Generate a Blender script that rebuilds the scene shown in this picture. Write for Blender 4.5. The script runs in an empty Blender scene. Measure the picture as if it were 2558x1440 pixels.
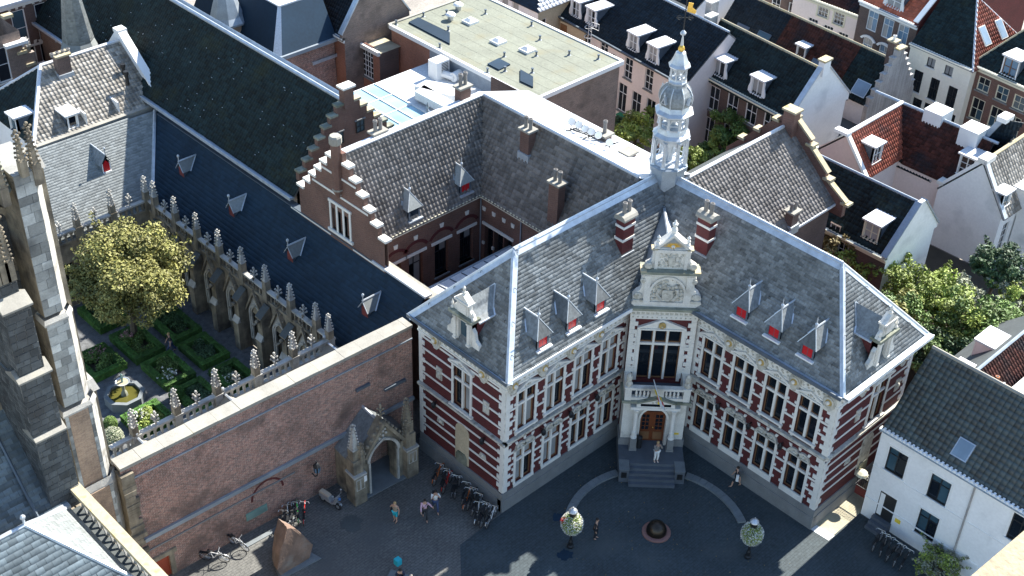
import bpy, bmesh, math, random
import numpy as np
from mathutils import Vector, Matrix
random.seed(7); RNG = np.random.default_rng(7)
SC = bpy.context.scene
COL = SC.collection
S2 = math.sqrt(.5)
# ---------------------------------------------------------------- camera
CH, CF = 58.0, 3300.0
CTH, CRO = math.radians(36.31), math.radians(2.117)
def ray(px, py):
    a, b = px-1279., py-720.
    u = (a*math.cos(CRO)+b*math.sin(CRO))/CF; v = (-a*math.sin(CRO)+b*math.cos(CRO))/CF
    d1 = math.cos(CTH)-v*math.sin(CTH); d2 = -math.sin(CTH)-v*math.cos(CTH)
    return Vector(((u+d1)*S2, (d1-u)*S2, d2))
cam = bpy.data.cameras.new('camera'); camo = bpy.data.objects.new('camera', cam); COL.objects.link(camo)
cam.sensor_width = 36; cam.lens = CF/2558*36; cam.clip_start = .3; cam.clip_end = 2000
_o = ray(1279, 720); _r = (ray(1280, 720)-_o).normalized(); _u = (ray(1279, 719)-_o).normalized(); _b = _r.cross(_u)
camo.matrix_world = Matrix(((_r.x, _u.x, _b.x, 0), (_r.y, _u.y, _b.y, 0), (_r.z, _u.z, _b.z, CH), (0, 0, 0, 1)))
SC.camera = camo
# ---------------------------------------------------------------- light
SUN_AZ, SUN_EL = math.radians(1.0), math.radians(42.5)
w = bpy.data.worlds.new('World'); SC.world = w; w.use_nodes = True
nt = w.node_tree; sky = nt.nodes.new('ShaderNodeTexSky'); sky.sky_type = 'NISHITA'; sky.sun_disc = False
sky.sun_elevation = SUN_EL; sky.sun_rotation = math.pi/2-SUN_AZ; sky.air_density = 1.15; sky.dust_density = .3; sky.ozone_density = 2.4
bg = nt.nodes['Background']; bg.inputs[1].default_value = .1; nt.links.new(sky.outputs[0], bg.inputs[0])
sl = bpy.data.lights.new('sun', 'SUN'); sl.energy = 5.0; sl.angle = math.radians(.53); sl.color = (1, .95, .86)
so = bpy.data.objects.new('sun', sl); COL.objects.link(so)
so.rotation_euler = Vector((-math.cos(SUN_AZ)*math.cos(SUN_EL), -math.sin(SUN_AZ)*math.cos(SUN_EL), -math.sin(SUN_EL))).to_track_quat('-Z', 'Y').to_euler()
SC.view_settings.view_transform = 'Standard'; SC.view_settings.look = 'None'
SC.view_settings.exposure = 1.5; SC.view_settings.gamma = 1
# ---------------------------------------------------------------- materials
MATS = {}
def _n(t, k, **kw):
    n = t.nodes.new(k)
    for a, b in kw.items(): setattr(n, a, b)
    return n
def mat(name, c, rough=.8, metal=0., var=.18, scale=1.2, bump=.0, bscale=30., tint=0., dirt=None, brick=None, fine=.12, emis=None, spec=.5, streak=False, flat=False, coat=0.):
    """Principled material; colour broken up by two noises, optional per-piece tint, stains, brick courses."""
    m = bpy.data.materials.new(name); m.use_nodes = True; t = m.node_tree; L = t.links.new
    p = t.nodes['Principled BSDF']; p.inputs['Roughness'].default_value = rough; p.inputs['Metallic'].default_value = metal
    p.inputs['Specular IOR Level'].default_value = spec
    if coat: p.inputs['Coat Weight'].default_value = 1; p.inputs['Coat IOR'].default_value = coat; p.inputs['Coat Roughness'].default_value = rough
    c = (*c, 1); geo = _n(t, 'ShaderNodeNewGeometry'); pos = geo.outputs['Position']
    def noise(sc, det=4, vec=None):
        n = _n(t, 'ShaderNodeTexNoise'); n.inputs['Scale'].default_value = sc; n.inputs['Detail'].default_value = det
        L(vec or pos, n.inputs['Vector']); return n.outputs[0]
    def mul(col, fac, lo, hi):
        r = _n(t, 'ShaderNodeMapRange'); L(fac, r.inputs[0]); r.inputs[1].default_value = .3; r.inputs[2].default_value = .7
        r.inputs[3].default_value = lo; r.inputs[4].default_value = hi
        x = _n(t, 'ShaderNodeMix', data_type='RGBA', blend_type='MULTIPLY'); x.inputs[0].default_value = 1
        L(col, x.inputs[6]); cr = _n(t, 'ShaderNodeCombineColor')
        for i in range(3): L(r.outputs[0], cr.inputs[i])
        L(cr.outputs[0], x.inputs[7]); return x.outputs[2]
    if brick:
        bw, bh, c2, mort = brick
        sp = _n(t, 'ShaderNodeSeparateXYZ'); L(pos, sp.inputs[0])
        a = _n(t, 'ShaderNodeMath', operation='MULTIPLY'); L(sp.outputs[0], a.inputs[0]); a.inputs[1].default_value = .95
        b = _n(t, 'ShaderNodeMath', operation='MULTIPLY'); L(sp.outputs[1], b.inputs[0]); b.inputs[1].default_value = -1.05
        s_ = _n(t, 'ShaderNodeMath', operation='ADD'); L(a.outputs[0], s_.inputs[0]); L(b.outputs[0], s_.inputs[1])
        cv = _n(t, 'ShaderNodeCombineXYZ'); L(s_.outputs[0], cv.inputs[0]); L(sp.outputs[2], cv.inputs[1])
        if flat: L(sp.outputs[0], cv.inputs[0]); L(sp.outputs[1], cv.inputs[1])
        bt = _n(t, 'ShaderNodeTexBrick'); L(cv.outputs[0], bt.inputs['Vector']); bt.inputs['Scale'].default_value = 1
        bt.inputs['Brick Width'].default_value = bw; bt.inputs['Row Height'].default_value = bh
        bt.inputs['Mortar Size'].default_value = bh*.11; bt.inputs['Color1'].default_value = c; bt.inputs['Color2'].default_value = (*c2, 1)
        bt.inputs['Mortar'].default_value = (*mort, 1); bt.inputs['Bias'].default_value = -.1
        col = bt.outputs[0]; bfac = bt.outputs[1]
    else:
        rgb = _n(t, 'ShaderNodeRGB'); rgb.outputs[0].default_value = c; col = rgb.outputs[0]; bfac = None
    if var:
        col = mul(col, noise(scale, 5), 1-var, 1+var)
    if fine: col = mul(col, noise(scale*14, 3), 1-fine, 1+fine)
    if streak:
        mp = _n(t, 'ShaderNodeMapping'); mp.inputs['Scale'].default_value = (5, 5, .35); L(pos, mp.inputs[0])
        col = mul(col, noise(1., 4, mp.outputs[0]), .8, 1.16)
    if tint:
        at_ = _n(t, 'ShaderNodeAttribute'); at_.attribute_name = 'tint'
        r = _n(t, 'ShaderNodeMapRange'); L(at_.outputs['Fac'], r.inputs[0]); r.inputs[1].default_value = 0; r.inputs[2].default_value = 1
        r.inputs[3].default_value = 1-tint; r.inputs[4].default_value = 1+tint
        x = _n(t, 'ShaderNodeMix', data_type='RGBA', blend_type='MULTIPLY'); x.inputs[0].default_value = 1; L(col, x.inputs[6])
        cr = _n(t, 'ShaderNodeCombineColor')
        for i in range(3): L(r.outputs[0], cr.inputs[i])
        L(cr.outputs[0], x.inputs[7]); col = x.outputs[2]
    if dirt:
        dc, amt, dsc = dirt
        r = _n(t, 'ShaderNodeMapRange'); L(noise(dsc, 6), r.inputs[0]); r.inputs[1].default_value = .62-amt*.35; r.inputs[2].default_value = .82-amt*.35
        r.inputs[3].default_value = 0; r.inputs[4].default_value = .85
        x = _n(t, 'ShaderNodeMix', data_type='RGBA'); L(r.outputs[0], x.inputs[0]); L(col, x.inputs[6]); x.inputs[7].default_value = (*dc, 1); col = x.outputs[2]
    L(col, p.inputs['Base Color'])
    if bump:
        bn = _n(t, 'ShaderNodeBump'); bn.inputs['Strength'].default_value = bump; bn.inputs['Distance'].default_value = .03
        L(noise(bscale, 4), bn.inputs['Height']); L(bn.outputs[0], p.inputs['Normal'])
    if bfac is not None:
        bn = _n(t, 'ShaderNodeBump'); bn.inputs['Strength'].default_value = .5; bn.inputs['Distance'].default_value = .012; bn.invert = True
        L(bfac, bn.inputs['Height']); L(bn.outputs[0], p.inputs['Normal'])
    if emis: p.inputs['Emission Color'].default_value = (*emis[0], 1); p.inputs['Emission Strength'].default_value = emis[1]
    MATS[name] = m; return m
def glass(name, c, rough=.06):
    m = mat(name, c, rough=rough, var=.25, scale=.5, fine=0, spec=.6); return m
mat('brick_red', (.105, .013, .014), brick=(.23, .07, (.08, .011, .013), (.085, .03, .03)), var=.16, scale=.9)
mat('brick_brown', (.33, .155, .115), brick=(.26, .095, (.17, .10, .085), (.42, .36, .31)), var=.22, scale=.45, fine=.34, dirt=((.10, .07, .06), .28, .5))
mat('brick_court', (.15, .068, .048), brick=(.24, .075, (.11, .055, .042), (.2, .15, .13)), var=.2, scale=.6)
mat('brick_orange', (.30, .12, .075), brick=(.24, .075, (.24, .10, .065), (.3, .2, .16)), var=.2, scale=.5)
mat('brick_grey', (.22, .15, .12), brick=(.24, .075, (.15, .11, .09), (.32, .27, .23)), var=.22, scale=.6, dirt=((.1, .08, .07), .2, .8))
mat('brick_dark', (.115, .072, .058), brick=(.24, .075, (.085, .058, .05), (.15, .12, .11)), var=.2, scale=.6)
mat('brick_tan', (.36, .25, .17), brick=(.26, .08, (.26, .17, .12), (.35, .29, .23)), var=.22, scale=.7, dirt=((.13, .1, .08), .25, .9))
mat('stone_white', (.64, .62, .57), rough=.85, var=.1, dirt=((.27, .25, .2), .12, .9), bump=.15)
mat('stone_trim', (.70, .68, .63), rough=.8, var=.08, fine=.06)
mat('stone_carved', (.50, .48, .42), rough=.9, var=.2, scale=3, dirt=((.2, .18, .14), .3, 4), bump=.4, bscale=14)
mat('stone_mossy', (.23, .24, .19), rough=.95, var=.3, scale=1.5, dirt=((.08, .09, .06), .35, 1.2), bump=.3)
mat('stone_yellow', (.40, .35, .24), rough=.9, var=.2, scale=2, dirt=((.4, .3, .08), .2, 2), bump=.2)
mat('stone_plinth', (.20, .205, .205), rough=.75, var=.12, bump=.1)
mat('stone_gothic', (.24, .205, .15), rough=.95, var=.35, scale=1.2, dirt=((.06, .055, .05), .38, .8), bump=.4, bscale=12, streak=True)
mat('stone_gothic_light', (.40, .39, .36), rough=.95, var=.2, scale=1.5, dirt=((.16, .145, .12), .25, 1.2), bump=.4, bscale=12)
mat('stone_block', (.33, .345, .335), rough=.95, var=.2, scale=.9, tint=.55, dirt=((.085, .09, .09), .34, .7), bump=.3, bscale=12)
mat('stone_block_dark', (.075, .082, .084), rough=.95, var=.3, scale=1.0, tint=.35, dirt=((.05, .05, .05), .3, .9), bump=.3, bscale=12)
mat('mortar', (.27, .27, .255), rough=.95)
mat('coping', (.28, .268, .235), rough=.9, var=.16, scale=1.0, dirt=((.3, .28, .22), .2, 1.0), bump=.15)
mat('slate_blue', (.15, .165, .172), rough=.6, spec=.4, var=.22, scale=.5, tint=.35, streak=True, fine=.2)
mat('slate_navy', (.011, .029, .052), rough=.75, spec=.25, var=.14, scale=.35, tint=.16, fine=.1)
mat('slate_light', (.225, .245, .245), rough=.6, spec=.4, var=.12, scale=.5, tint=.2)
mat('slate_church', (.14, .175, .195), rough=.6, spec=.4, var=.15, scale=.6, tint=.3)
mat('tile_grey', (.17, .158, .15), rough=.7, spec=.25, var=.16, scale=.7, tint=.3)
mat('tile_dark', (.0085, .0195, .0225), rough=.75, spec=.25, var=.25, scale=.5, tint=.45, dirt=((.026, .034, .02), .16, .4))
mat('tile_black', (.008, .017, .026), rough=.75, spec=.25, var=.2, scale=.5, tint=.35)
mat('tile_green', (.018, .032, .036), rough=.5, var=.2, scale=.6, tint=.5, spec=.8)
mat('tile_striped', (.27, .25, .22), rough=.75, var=.2, scale=1, tint=.4, dirt=((.09, .085, .07), .2, 2))
mat('tile_red', (.26, .068, .04), rough=.7, var=.25, scale=.8, tint=.35, dirt=((.06, .05, .05), .2, .6))
mat('tile_orange', (.42, .11, .055), rough=.7, var=.2, scale=.8, tint=.3)
mat('tile_brown', (.060, .020, .015), rough=.75, spec=.25, var=.25, scale=.6, tint=.45, dirt=((.012, .018, .024), .38, .5))
mat('lead', (.30, .345, .39), rough=.45, metal=.35, var=.14, scale=1.5, bump=.06)
mat('lead_dark', (.10, .125, .155), rough=.5, metal=.2, var=.14, scale=1.5)
mat('lead_bright', (.50, .54, .58), rough=.38, metal=.4, var=.15, scale=2.5)
mat('zinc', (.60, .62, .65), rough=.5, metal=.15, var=.06, scale=.7)
mat('roof_white', (.62, .64, .65), rough=.6, var=.05, scale=.4)
mat('roof_felt', (.19, .20, .158), rough=.9, var=.12, scale=.5, dirt=((.19, .18, .12), .25, .6), bump=.1)
mat('roof_flat_dark', (.075, .085, .085), rough=.8, var=.15, scale=.6)
mat('roof_gravel', (.40, .36, .26), rough=.95, var=.2, scale=1.0, bump=.4, bscale=40)
mat('paint_white', (.80, .80, .78), rough=.45, var=.04, fine=.03)
mat('paint_cream', (.70, .66, .50), rough=.5, var=.04, fine=.03)
mat('plaster_white', (.82, .82, .81), rough=.85, var=.06, scale=.4, fine=.04, streak=False, dirt=((.56, .57, .57), .1, .5))
mat('plaster_cream', (.83, .80, .69), rough=.85, var=.06, scale=.4, fine=.04)
mat('plaster_pink', (.80, .70, .655), rough=.85, var=.06, scale=.4, fine=.04)
mat('plaster_rose', (.66, .50, .45), rough=.85, var=.06, scale=.4, fine=.04)
mat('plaster_beige', (.50, .42, .29), rough=.9, var=.12, scale=.6)
mat('plaster_grey', (.36, .345, .33), rough=.9, var=.2, scale=.6, streak=True)
glass('glass_dark', (.008, .012, .018)); glass('glass_blue', (.045, .09, .12), .1); glass('glass_sky', (.16, .26, .36), .12)
glass('glass_roof', (.27, .45, .55), .15); glass('glass_curtain', (.30, .31, .31), .3); glass('skylight_glass', (.20, .27, .34), .1)
mat('wood_frame', (.20, .10, .045), rough=.6); mat('wood_door', (.155, .042, .012), rough=.5, var=.25, scale=3)
mat('door_red', (.30, .05, .022), rough=.5); mat('shutter_red', (.50, .006, .012), rough=.45, var=.06)
mat('gold', (.75, .48, .10), rough=.35, metal=.6); mat('gilt_stain', (.42, .29, .10), rough=.8, var=.3, scale=5)
mat('iron', (.02, .022, .025), rough=.5, metal=.4); mat('steel', (.5, .52, .54), rough=.35, metal=.7)
mat('asphalt_shaded', (.046, .062, .070), rough=.85, var=.2, scale=.3, brick=(.34, .17, (.040, .055, .062), (.032, .044, .05)), flat=True, fine=.2, dirt=((.068, .08, .082), .2, .22))
mat('paving', (.135, .134, .125), rough=.9, var=.2, scale=.35, brick=(.34, .17, (.115, .115, .108), (.085, .085, .082)), flat=True, fine=.2, dirt=((.085, .09, .09), .28, .22))
mat('street_brick', (.27, .245, .215), rough=.9, var=.2, scale=.4, fine=.2)
mat('granite', (.16, .18, .19), rough=.75, var=.14, scale=1.5, bump=.1); mat('steps_stone', (.085, .10, .12), rough=.7, var=.15, scale=1.5)
mat('earth', (.06, .05, .035), rough=1); mat('gravel', (.24, .205, .16), rough=1, var=.3, scale=3, bump=.6, bscale=30, fine=.35)
mat('cobble', (.12, .125, .13), rough=.9, var=.3, scale=3, bump=.6, bscale=18, fine=.4)
mat('hedge', (.045, .11, .018), rough=.9, var=.4, scale=4, tint=.5); mat('leaf_bed', (.05, .10, .03), rough=.8, var=.3, tint=.5)
for nm, c in dict(leaf_olive=(.19, .185, .05), leaf_lime=(.20, .255, .045), leaf_green=(.10, .165, .035), leaf_deep=(.045, .09, .035), leaf_rust=(.20, .15, .05), leaf_silver=(.24, .255, .18), flower_white=(.75, .75, .68), flower_pink=(.45, .25, .25), flower_red=(.55, .04, .03)).items():
    m = mat(nm, c, rough=.65, var=.25, scale=.8, tint=.5, fine=.1)
    m.node_tree.nodes['Principled BSDF'].inputs['Transmission Weight'].default_value = 0
mat('bark', (.10, .08, .06), rough=.95, var=.25, scale=4)
glass('water', (.085, .08, .02), .03); mat('bronze', (.05, .04, .032), rough=.32, metal=.8); mat('verdigris', (.16, .26, .24), rough=.6)
mat('plaque', (.15, .29, .25), rough=.5, var=.1, scale=3); mat('boulder', (.205, .135, .10), rough=.95, var=.3, scale=1.1, dirt=((.26, .22, .18), .3, 1.2), bump=.8, bscale=6)
mat('terracotta', (.42, .15, .06), rough=.8); mat('pot_grey', (.20, .19, .18), rough=.8)
mat('skin', (.50, .30, .21), rough=.6, var=.05); mat('hair_dark', (.025, .018, .014)); mat('hair_fair', (.40, .27, .13))
mat('rubber', (.018, .018, .02), rough=.7, var=.1); mat('plastic_black', (.02, .022, .024), rough=.4, var=.1)
for nm, c in dict(cloth_white=(.76, .76, .74), cloth_pink=(.62, .40, .50), cloth_black=(.018, .02, .026), cloth_navy=(.02, .03, .07), cloth_teal=(.02, .42, .50), cloth_grey=(.24, .22, .20), cloth_beige=(.50, .42, .32), cloth_denim=(.035, .06, .14), cloth_khaki=(.30, .25, .19),
                  bike_red=(.5, .02, .015), bike_orange=(.55, .12, .01), bike_green=(.03, .32, .06), bike_white=(.6, .6, .6), bike_black=(.02, .02, .022), bike_blue=(.05, .15, .35), flag_yellow=(.80, .55, .04), flag_red=(.6, .02, .03), sign_yellow=(.75, .55, .05), sign_blue=(.03, .08, .3), granite_pink=(.24, .12, .10), scooter_grey=(.28, .29, .3), green_bin=(.03, .25, .12), orange_brick_paint=(.40, .15, .06)).items():
    mat(nm, c, rough=.6, var=.08, fine=.05)
mat('iron_red', (.18, .035, .03), rough=.6); mat('stone_ledge', (.33, .28, .19), rough=.95, var=.12, scale=4, bump=.3)
# ---------------------------------------------------------------- frames
class Fr:
    """a plane: origin o, U to the right, V up in the plane, N outward"""
    def __init__(s, o, U, V=(0, 0, 1)):
        s.o = Vector(o if len(o) == 3 else (*o, 0)); U = Vector(U if len(U) == 3 else (*U, 0)).normalized()
        s.U = U; V = Vector(V); s.V = (V-U*V.dot(U)).normalized(); s.N = s.U.cross(s.V)
    def P(s, u, v, d=0.): return s.o+s.U*u+s.V*v+s.N*d
    def px(s, x, y, d=0.):
        r = ray(x, y); c = Vector((0, 0, CH)); t = (s.o+s.N*d-c).dot(s.N)/r.dot(s.N); q = c+r*t-s.o
        return q.dot(s.U), q.dot(s.V)
    def at(s, u, v, d=0.): return Fr(s.P(u, v, d), s.U, s.V)
    def mx(s, u=0, v=0, d=0.):
        p = s.P(u, v, d); return Matrix(((s.U.x, -s.N.x, s.V.x, p.x), (s.U.y, -s.N.y, s.V.y, p.y), (s.U.z, -s.N.z, s.V.z, p.z), (0, 0, 0, 1)))
W = Fr((0, 0, 0), (1, 0, 0), (0, 1, 0))
def at(px, py, z=0.):
    r = ray(px, py); return Vector((0, 0, CH))+r*((z-CH)/r.z)
class MB:
    def __init__(s): s.v = []; s.f = []; s.m = []; s.mats = []; s.cur = 0; s.t = []; s.tint = None
    def mat(s, n):
        if n not in s.mats: s.mats.append(n)
        s.cur = s.mats.index(n); return s
    def face(s, pts):
        i = len(s.v); s.v += [tuple(p) for p in pts]; s.f.append(tuple(range(i, i+len(pts)))); s.m.append(s.cur); s.t.append(s.tint if s.tint is not None else random.random()); return s
    def box(s, F, u0, u1, v0, v1, d0, d1):
        if u0 > u1: u0, u1 = u1, u0
        if v0 > v1: v0, v1 = v1, v0
        if d0 > d1: d0, d1 = d1, d0
        return s.prism(F, [(u0, v0), (u1, v0), (u1, v1), (u0, v1)], d0, d1)
    def prism(s, F, poly, d0, d1, back=True):
        """polygon (counter-clockwise seen from +N) extruded from d0 to d1 > d0"""
        n = len(poly); i = len(s.v); t = s.tint if s.tint is not None else random.random()
        s.v += [tuple(F.P(u, v, d0)) for u, v in poly]+[tuple(F.P(u, v, d1)) for u, v in poly]
        fs = [tuple(range(i+n, i+2*n))]+([tuple(range(i+n-1, i-1, -1))] if back else [])+[(i+k, i+(k+1) % n, i+n+(k+1) % n, i+n+k) for k in range(n)]
        s.f += fs; s.m += [s.cur]*len(fs); s.t += [t]*len(fs); return s
    def frust(s, F, u0, u1, v0, v1, d0, d1, k):
        """box whose top (at d1) is scaled by k"""
        cu, cv = (u0+u1)/2, (v0+v1)/2; i = len(s.v); q = [(u0, v0), (u1, v0), (u1, v1), (u0, v1)]
        s.v += [tuple(F.P(u, v, d0)) for u, v in q]+[tuple(F.P(cu+(u-cu)*k, cv+(v-cv)*k, d1)) for u, v in q]
        fs = [(i+4, i+5, i+6, i+7), (i+3, i+2, i+1, i)]+[(i+a, i+(a+1) % 4, i+4+(a+1) % 4, i+4+a) for a in range(4)]
        s.f += fs; s.m += [s.cur]*6; s.t += [random.random()]*6; return s
    def lathe(s, F, u, v, prof, n=8, rot=0., d=0.):
        """profile [(r, h)] turned about N at (u, v); h along N"""
        i = len(s.v); t = s.tint if s.tint is not None else random.random()
        for r, h in prof:
            for k in range(n):
                a = rot+2*math.pi*k/n; s.v.append(tuple(F.P(u+r*math.cos(a), v+r*math.sin(a), d+h)))
        for j in range(len(prof)-1):
            for k in range(n):
                s.f.append((i+j*n+k, i+j*n+(k+1) % n, i+(j+1)*n+(k+1) % n, i+(j+1)*n+k)); s.m.append(s.cur); s.t.append(t)
        s.f.append(tuple(i+n-1-k for k in range(n))); s.f.append(tuple(i+(len(prof)-1)*n+k for k in range(n))); s.m += [s.cur]*2; s.t += [t]*2
        return s
    def ball(s, c, r, n=6, sq=1.):
        prof = [(max(.001, r*math.sin(math.pi*k/n)), -r*sq*math.cos(math.pi*k/n)) for k in range(n+1)]
        F = Fr(c, (1, 0, 0), (0, 1, 0)); return s.lathe(F, 0, 0, prof, max(6, n))
    def tube(s, p, q, r, n=5, r2=None):
        p = Vector(p); q = Vector(q); d = q-p
        if d.length < 1e-6: return s
        a = d.orthogonal().normalized(); F = Fr(p, a, d.cross(a)); 
        if F.N.dot(d) < 0: F = Fr(p, d.cross(a), a)
        return s.lathe(F, 0, 0, [(r, 0), (r if r2 is None else r2, d.length)], n)
    def path(s, pts, r, n=5):
        for a, b in zip(pts[:-1], pts[1:]): s.tube(a, b, r, n)
        return s
    def build(s, name, parent=None, smooth=False, tint=True, **pr):
        me = bpy.data.meshes.new(name); me.from_pydata(s.v, [], s.f)
        for n in s.mats: me.materials.append(MATS[n])
        if s.mats: me.polygons.foreach_set('material_index', s.m)
        a = me.attributes.new('tint', 'FLOAT', 'FACE'); a.data.foreach_set('value', s.t)
        if smooth: me.polygons.foreach_set('use_smooth', [True]*len(s.f))
        me.update(); return link(name, me, parent, **pr)
def link(name, me, parent=None, mx=None, **pr):
    o = bpy.data.objects.new(name, me); COL.objects.link(o)
    if mx is not None: o.matrix_world = mx
    if parent is not None:
        o.parent = parent
        L_ = PL[parent.name] if parent.name in PL else parent.matrix_world
        o.matrix_parent_inverse = L_.inverted()
        PL[o.name] = mx if mx is not None else Matrix()
    for k, v in pr.items(): o[k] = v
    return o
PL = {}
def thing(name, label, cat, loc, group=None, kind=None):
    o = bpy.data.objects.new(name, None); COL.objects.link(o); o.location = loc; o.empty_display_size = .2
    PL[o.name] = Matrix.Translation(Vector(loc))
    o['label'] = label; o['category'] = cat
    if group: o['group'] = group
    if kind: o['kind'] = kind
    return o
def tag(o, label, cat, group=None):
    o['label'] = label; o['category'] = cat
    if group: o['group'] = group
    return o
def mesh_of(mb, name):
    me = bpy.data.meshes.new(name); me.from_pydata(mb.v, [], mb.f)
    for n in mb.mats: me.materials.append(MATS[n])
    if mb.mats: me.polygons.foreach_set('material_index', mb.m)
    a = me.attributes.new('tint', 'FLOAT', 'FACE'); a.data.foreach_set('value', mb.t); me.update(); return me
def dup(root, mx, label=None, group=None):
    """copy a thing and its parts to a new matrix"""
    r = root.copy(); COL.objects.link(r); r.matrix_world = mx
    if label: r['label'] = label
    if group: r['group'] = group
    for c in list(root.children):
        k = c.copy(); COL.objects.link(k); k.parent = r
        for g in c.children:
            q = g.copy(); COL.objects.link(q); q.parent = k
    return r
# ---------------------------------------------------------------- building pieces
def wall(mb, F, u0, u1, v0, v1, ops=(), rev=.16, top=None):
    """one wall face with rectangular openings (u0,u1,v0,v1) and their reveals; top = extra polygon above"""
    us = sorted({u0, u1, *[x for o in ops for x in o[:2] if u0 < x < u1]}); vs = sorted({v0, v1, *[x for o in ops for x in o[2:] if v0 < x < v1]})
    for a, b in zip(us[:-1], us[1:]):
        run = None
        for c, d in zip(vs[:-1], vs[1:]):
            mu, mv = (a+b)/2, (c+d)/2; hole = any(o[0] < mu < o[1] and o[2] < mv < o[3] for o in ops)
            if hole:
                if run: mb.face([F.P(a, run[0]), F.P(b, run[0]), F.P(b, run[1]), F.P(a, run[1])]); run = None
            else: run = (run[0], d) if run else (c, d)
        if run: mb.face([F.P(a, run[0]), F.P(b, run[0]), F.P(b, run[1]), F.P(a, run[1])])
    for a, b, c, d in ops:
        for q in ([(a, c, 0), (b, c, 0), (b, c, -rev), (a, c, -rev)], [(a, d, -rev), (b, d, -rev), (b, d, 0), (a, d, 0)], [(a, c, -rev), (a, d, -rev), (a, d, 0), (a, c, 0)], [(b, c, 0), (b, d, 0), (b, d, -rev), (b, c, -rev)]):
            mb.face([F.P(*x) for x in q])
    if top: mb.face([F.P(*x) for x in top])
_win = {}
def window(parent, F, uc, v0, w, h, cols=2, rows=(1,), fm='paint_white', pm='glass_dark', rec=.12, ft=.07, bar=.035, sill=None, panes=True, name='window', casing=0., cm=None, arch=0):
    """window part: frame with glazing bars (+ sill, casing), panes as sub-parts sharing meshes"""
    key = (round(w, 2), round(h, 2), cols, tuple(rows), fm, rec, ft, bar, sill, casing, cm, arch)
    if key not in _win:
        L = Fr((0, 0, 0), (1, 0, 0)); a = w/2; mb = MB().mat(fm); d0, d1 = -rec-.02, -rec+.05
        mb.box(L, -a, -a+ft, 0, h, d0, d1).box(L, a-ft, a, 0, h, d0, d1).box(L, -a+ft, a-ft, 0, ft, d0, d1).box(L, -a+ft, a-ft, h-ft, h, d0, d1)
        iw, ih = w-2*ft, h-2*ft; tot = sum(rows); vs = [ft]
        for r in rows: vs.append(vs[-1]+ih*r/tot)
        for k in range(1, cols): x = -a+ft+iw*k/cols; mb.box(L, x-bar/2, x+bar/2, ft, h-ft, d0+.005, d1-.012)
        for y in vs[1:-1]: mb.box(L, -a+ft, a-ft, y-bar/2, y+bar/2, d0+.003, d1-.008)
        if sill: mb.mat(sill).box(L, -a-.1, a+.1, -.11, 0, -rec, .1)
        if casing:
            mb.mat(cm or fm); c = casing
            mb.box(L, -a-c, -a, -.02, h+c, -.01, .05).box(L, a, a+c, -.02, h+c, -.01, .05).box(L, -a, a, h, h+c, -.01, .05)
        me = mesh_of(mb, name); ps = []
        for k in range(cols):
            for y0, y1 in zip(vs[:-1], vs[1:]):
                pw, ph = iw/cols, y1-y0; kk = ('p', round(pw, 3), round(ph, 3))
                if kk not in _win:
                    m2 = MB(); m2.box(L, -pw/2, pw/2, 0, ph, -.01, 0); _win[kk] = m2
                ps.append((-a+ft+iw*(k+.5)/cols, y0, kk))
        _win[key] = (me, ps)
    me, ps = _win[key]
    M = F.mx(uc, v0); o = link(name, me, parent, M)
    if not panes: ps = []
    pl = [pm] if isinstance(pm, str) else pm
    for x, y, kk in ps:
        pmn = random.choice(pl); k3 = (kk, pmn)
        if k3 not in _win:
            m2 = _win[kk]; m2.mats = [pmn]; m2.cur = 0; _win[k3] = mesh_of(m2, 'pane')
        link('pane', _win[k3], o, M @ Matrix.Translation((x, rec, y)))
    return o
def np_mesh(name, V, Fq, m, tint=None, parent=None, smooth=False, **pr):
    """mesh from numpy arrays: V (n,3), faces (k,3|4)"""
    me = bpy.data.meshes.new(name); k, c = Fq.shape
    me.vertices.add(len(V)); me.vertices.foreach_set('co', np.ascontiguousarray(V, 'f4').ravel())
    me.loops.add(k*c); me.loops.foreach_set('vertex_index', np.ascontiguousarray(Fq, 'i4').ravel())
    me.polygons.add(k); me.polygons.foreach_set('loop_start', np.arange(0, k*c, c, dtype='i4'))
    me.materials.append(MATS[m])
    a = me.attributes.new('tint', 'FLOAT', 'FACE'); a.data.foreach_set('value', (RNG.random(k) if tint is None else tint).astype('f4'))
    if smooth: me.polygons.foreach_set('use_smooth', np.ones(k, bool))
    me.update(calc_edges=True); return link(name, me, parent, **pr)
PROF = dict(pan=[(0, .012), (.12, .05), (.34, .062), (.56, .03), (.78, .0), (1.0, .012)], flat=[(0, 0), (.06, .022), (.5, .018), (.94, .022), (1, 0)], slate=[(0.015, .012), (.985, .012)])
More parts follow.
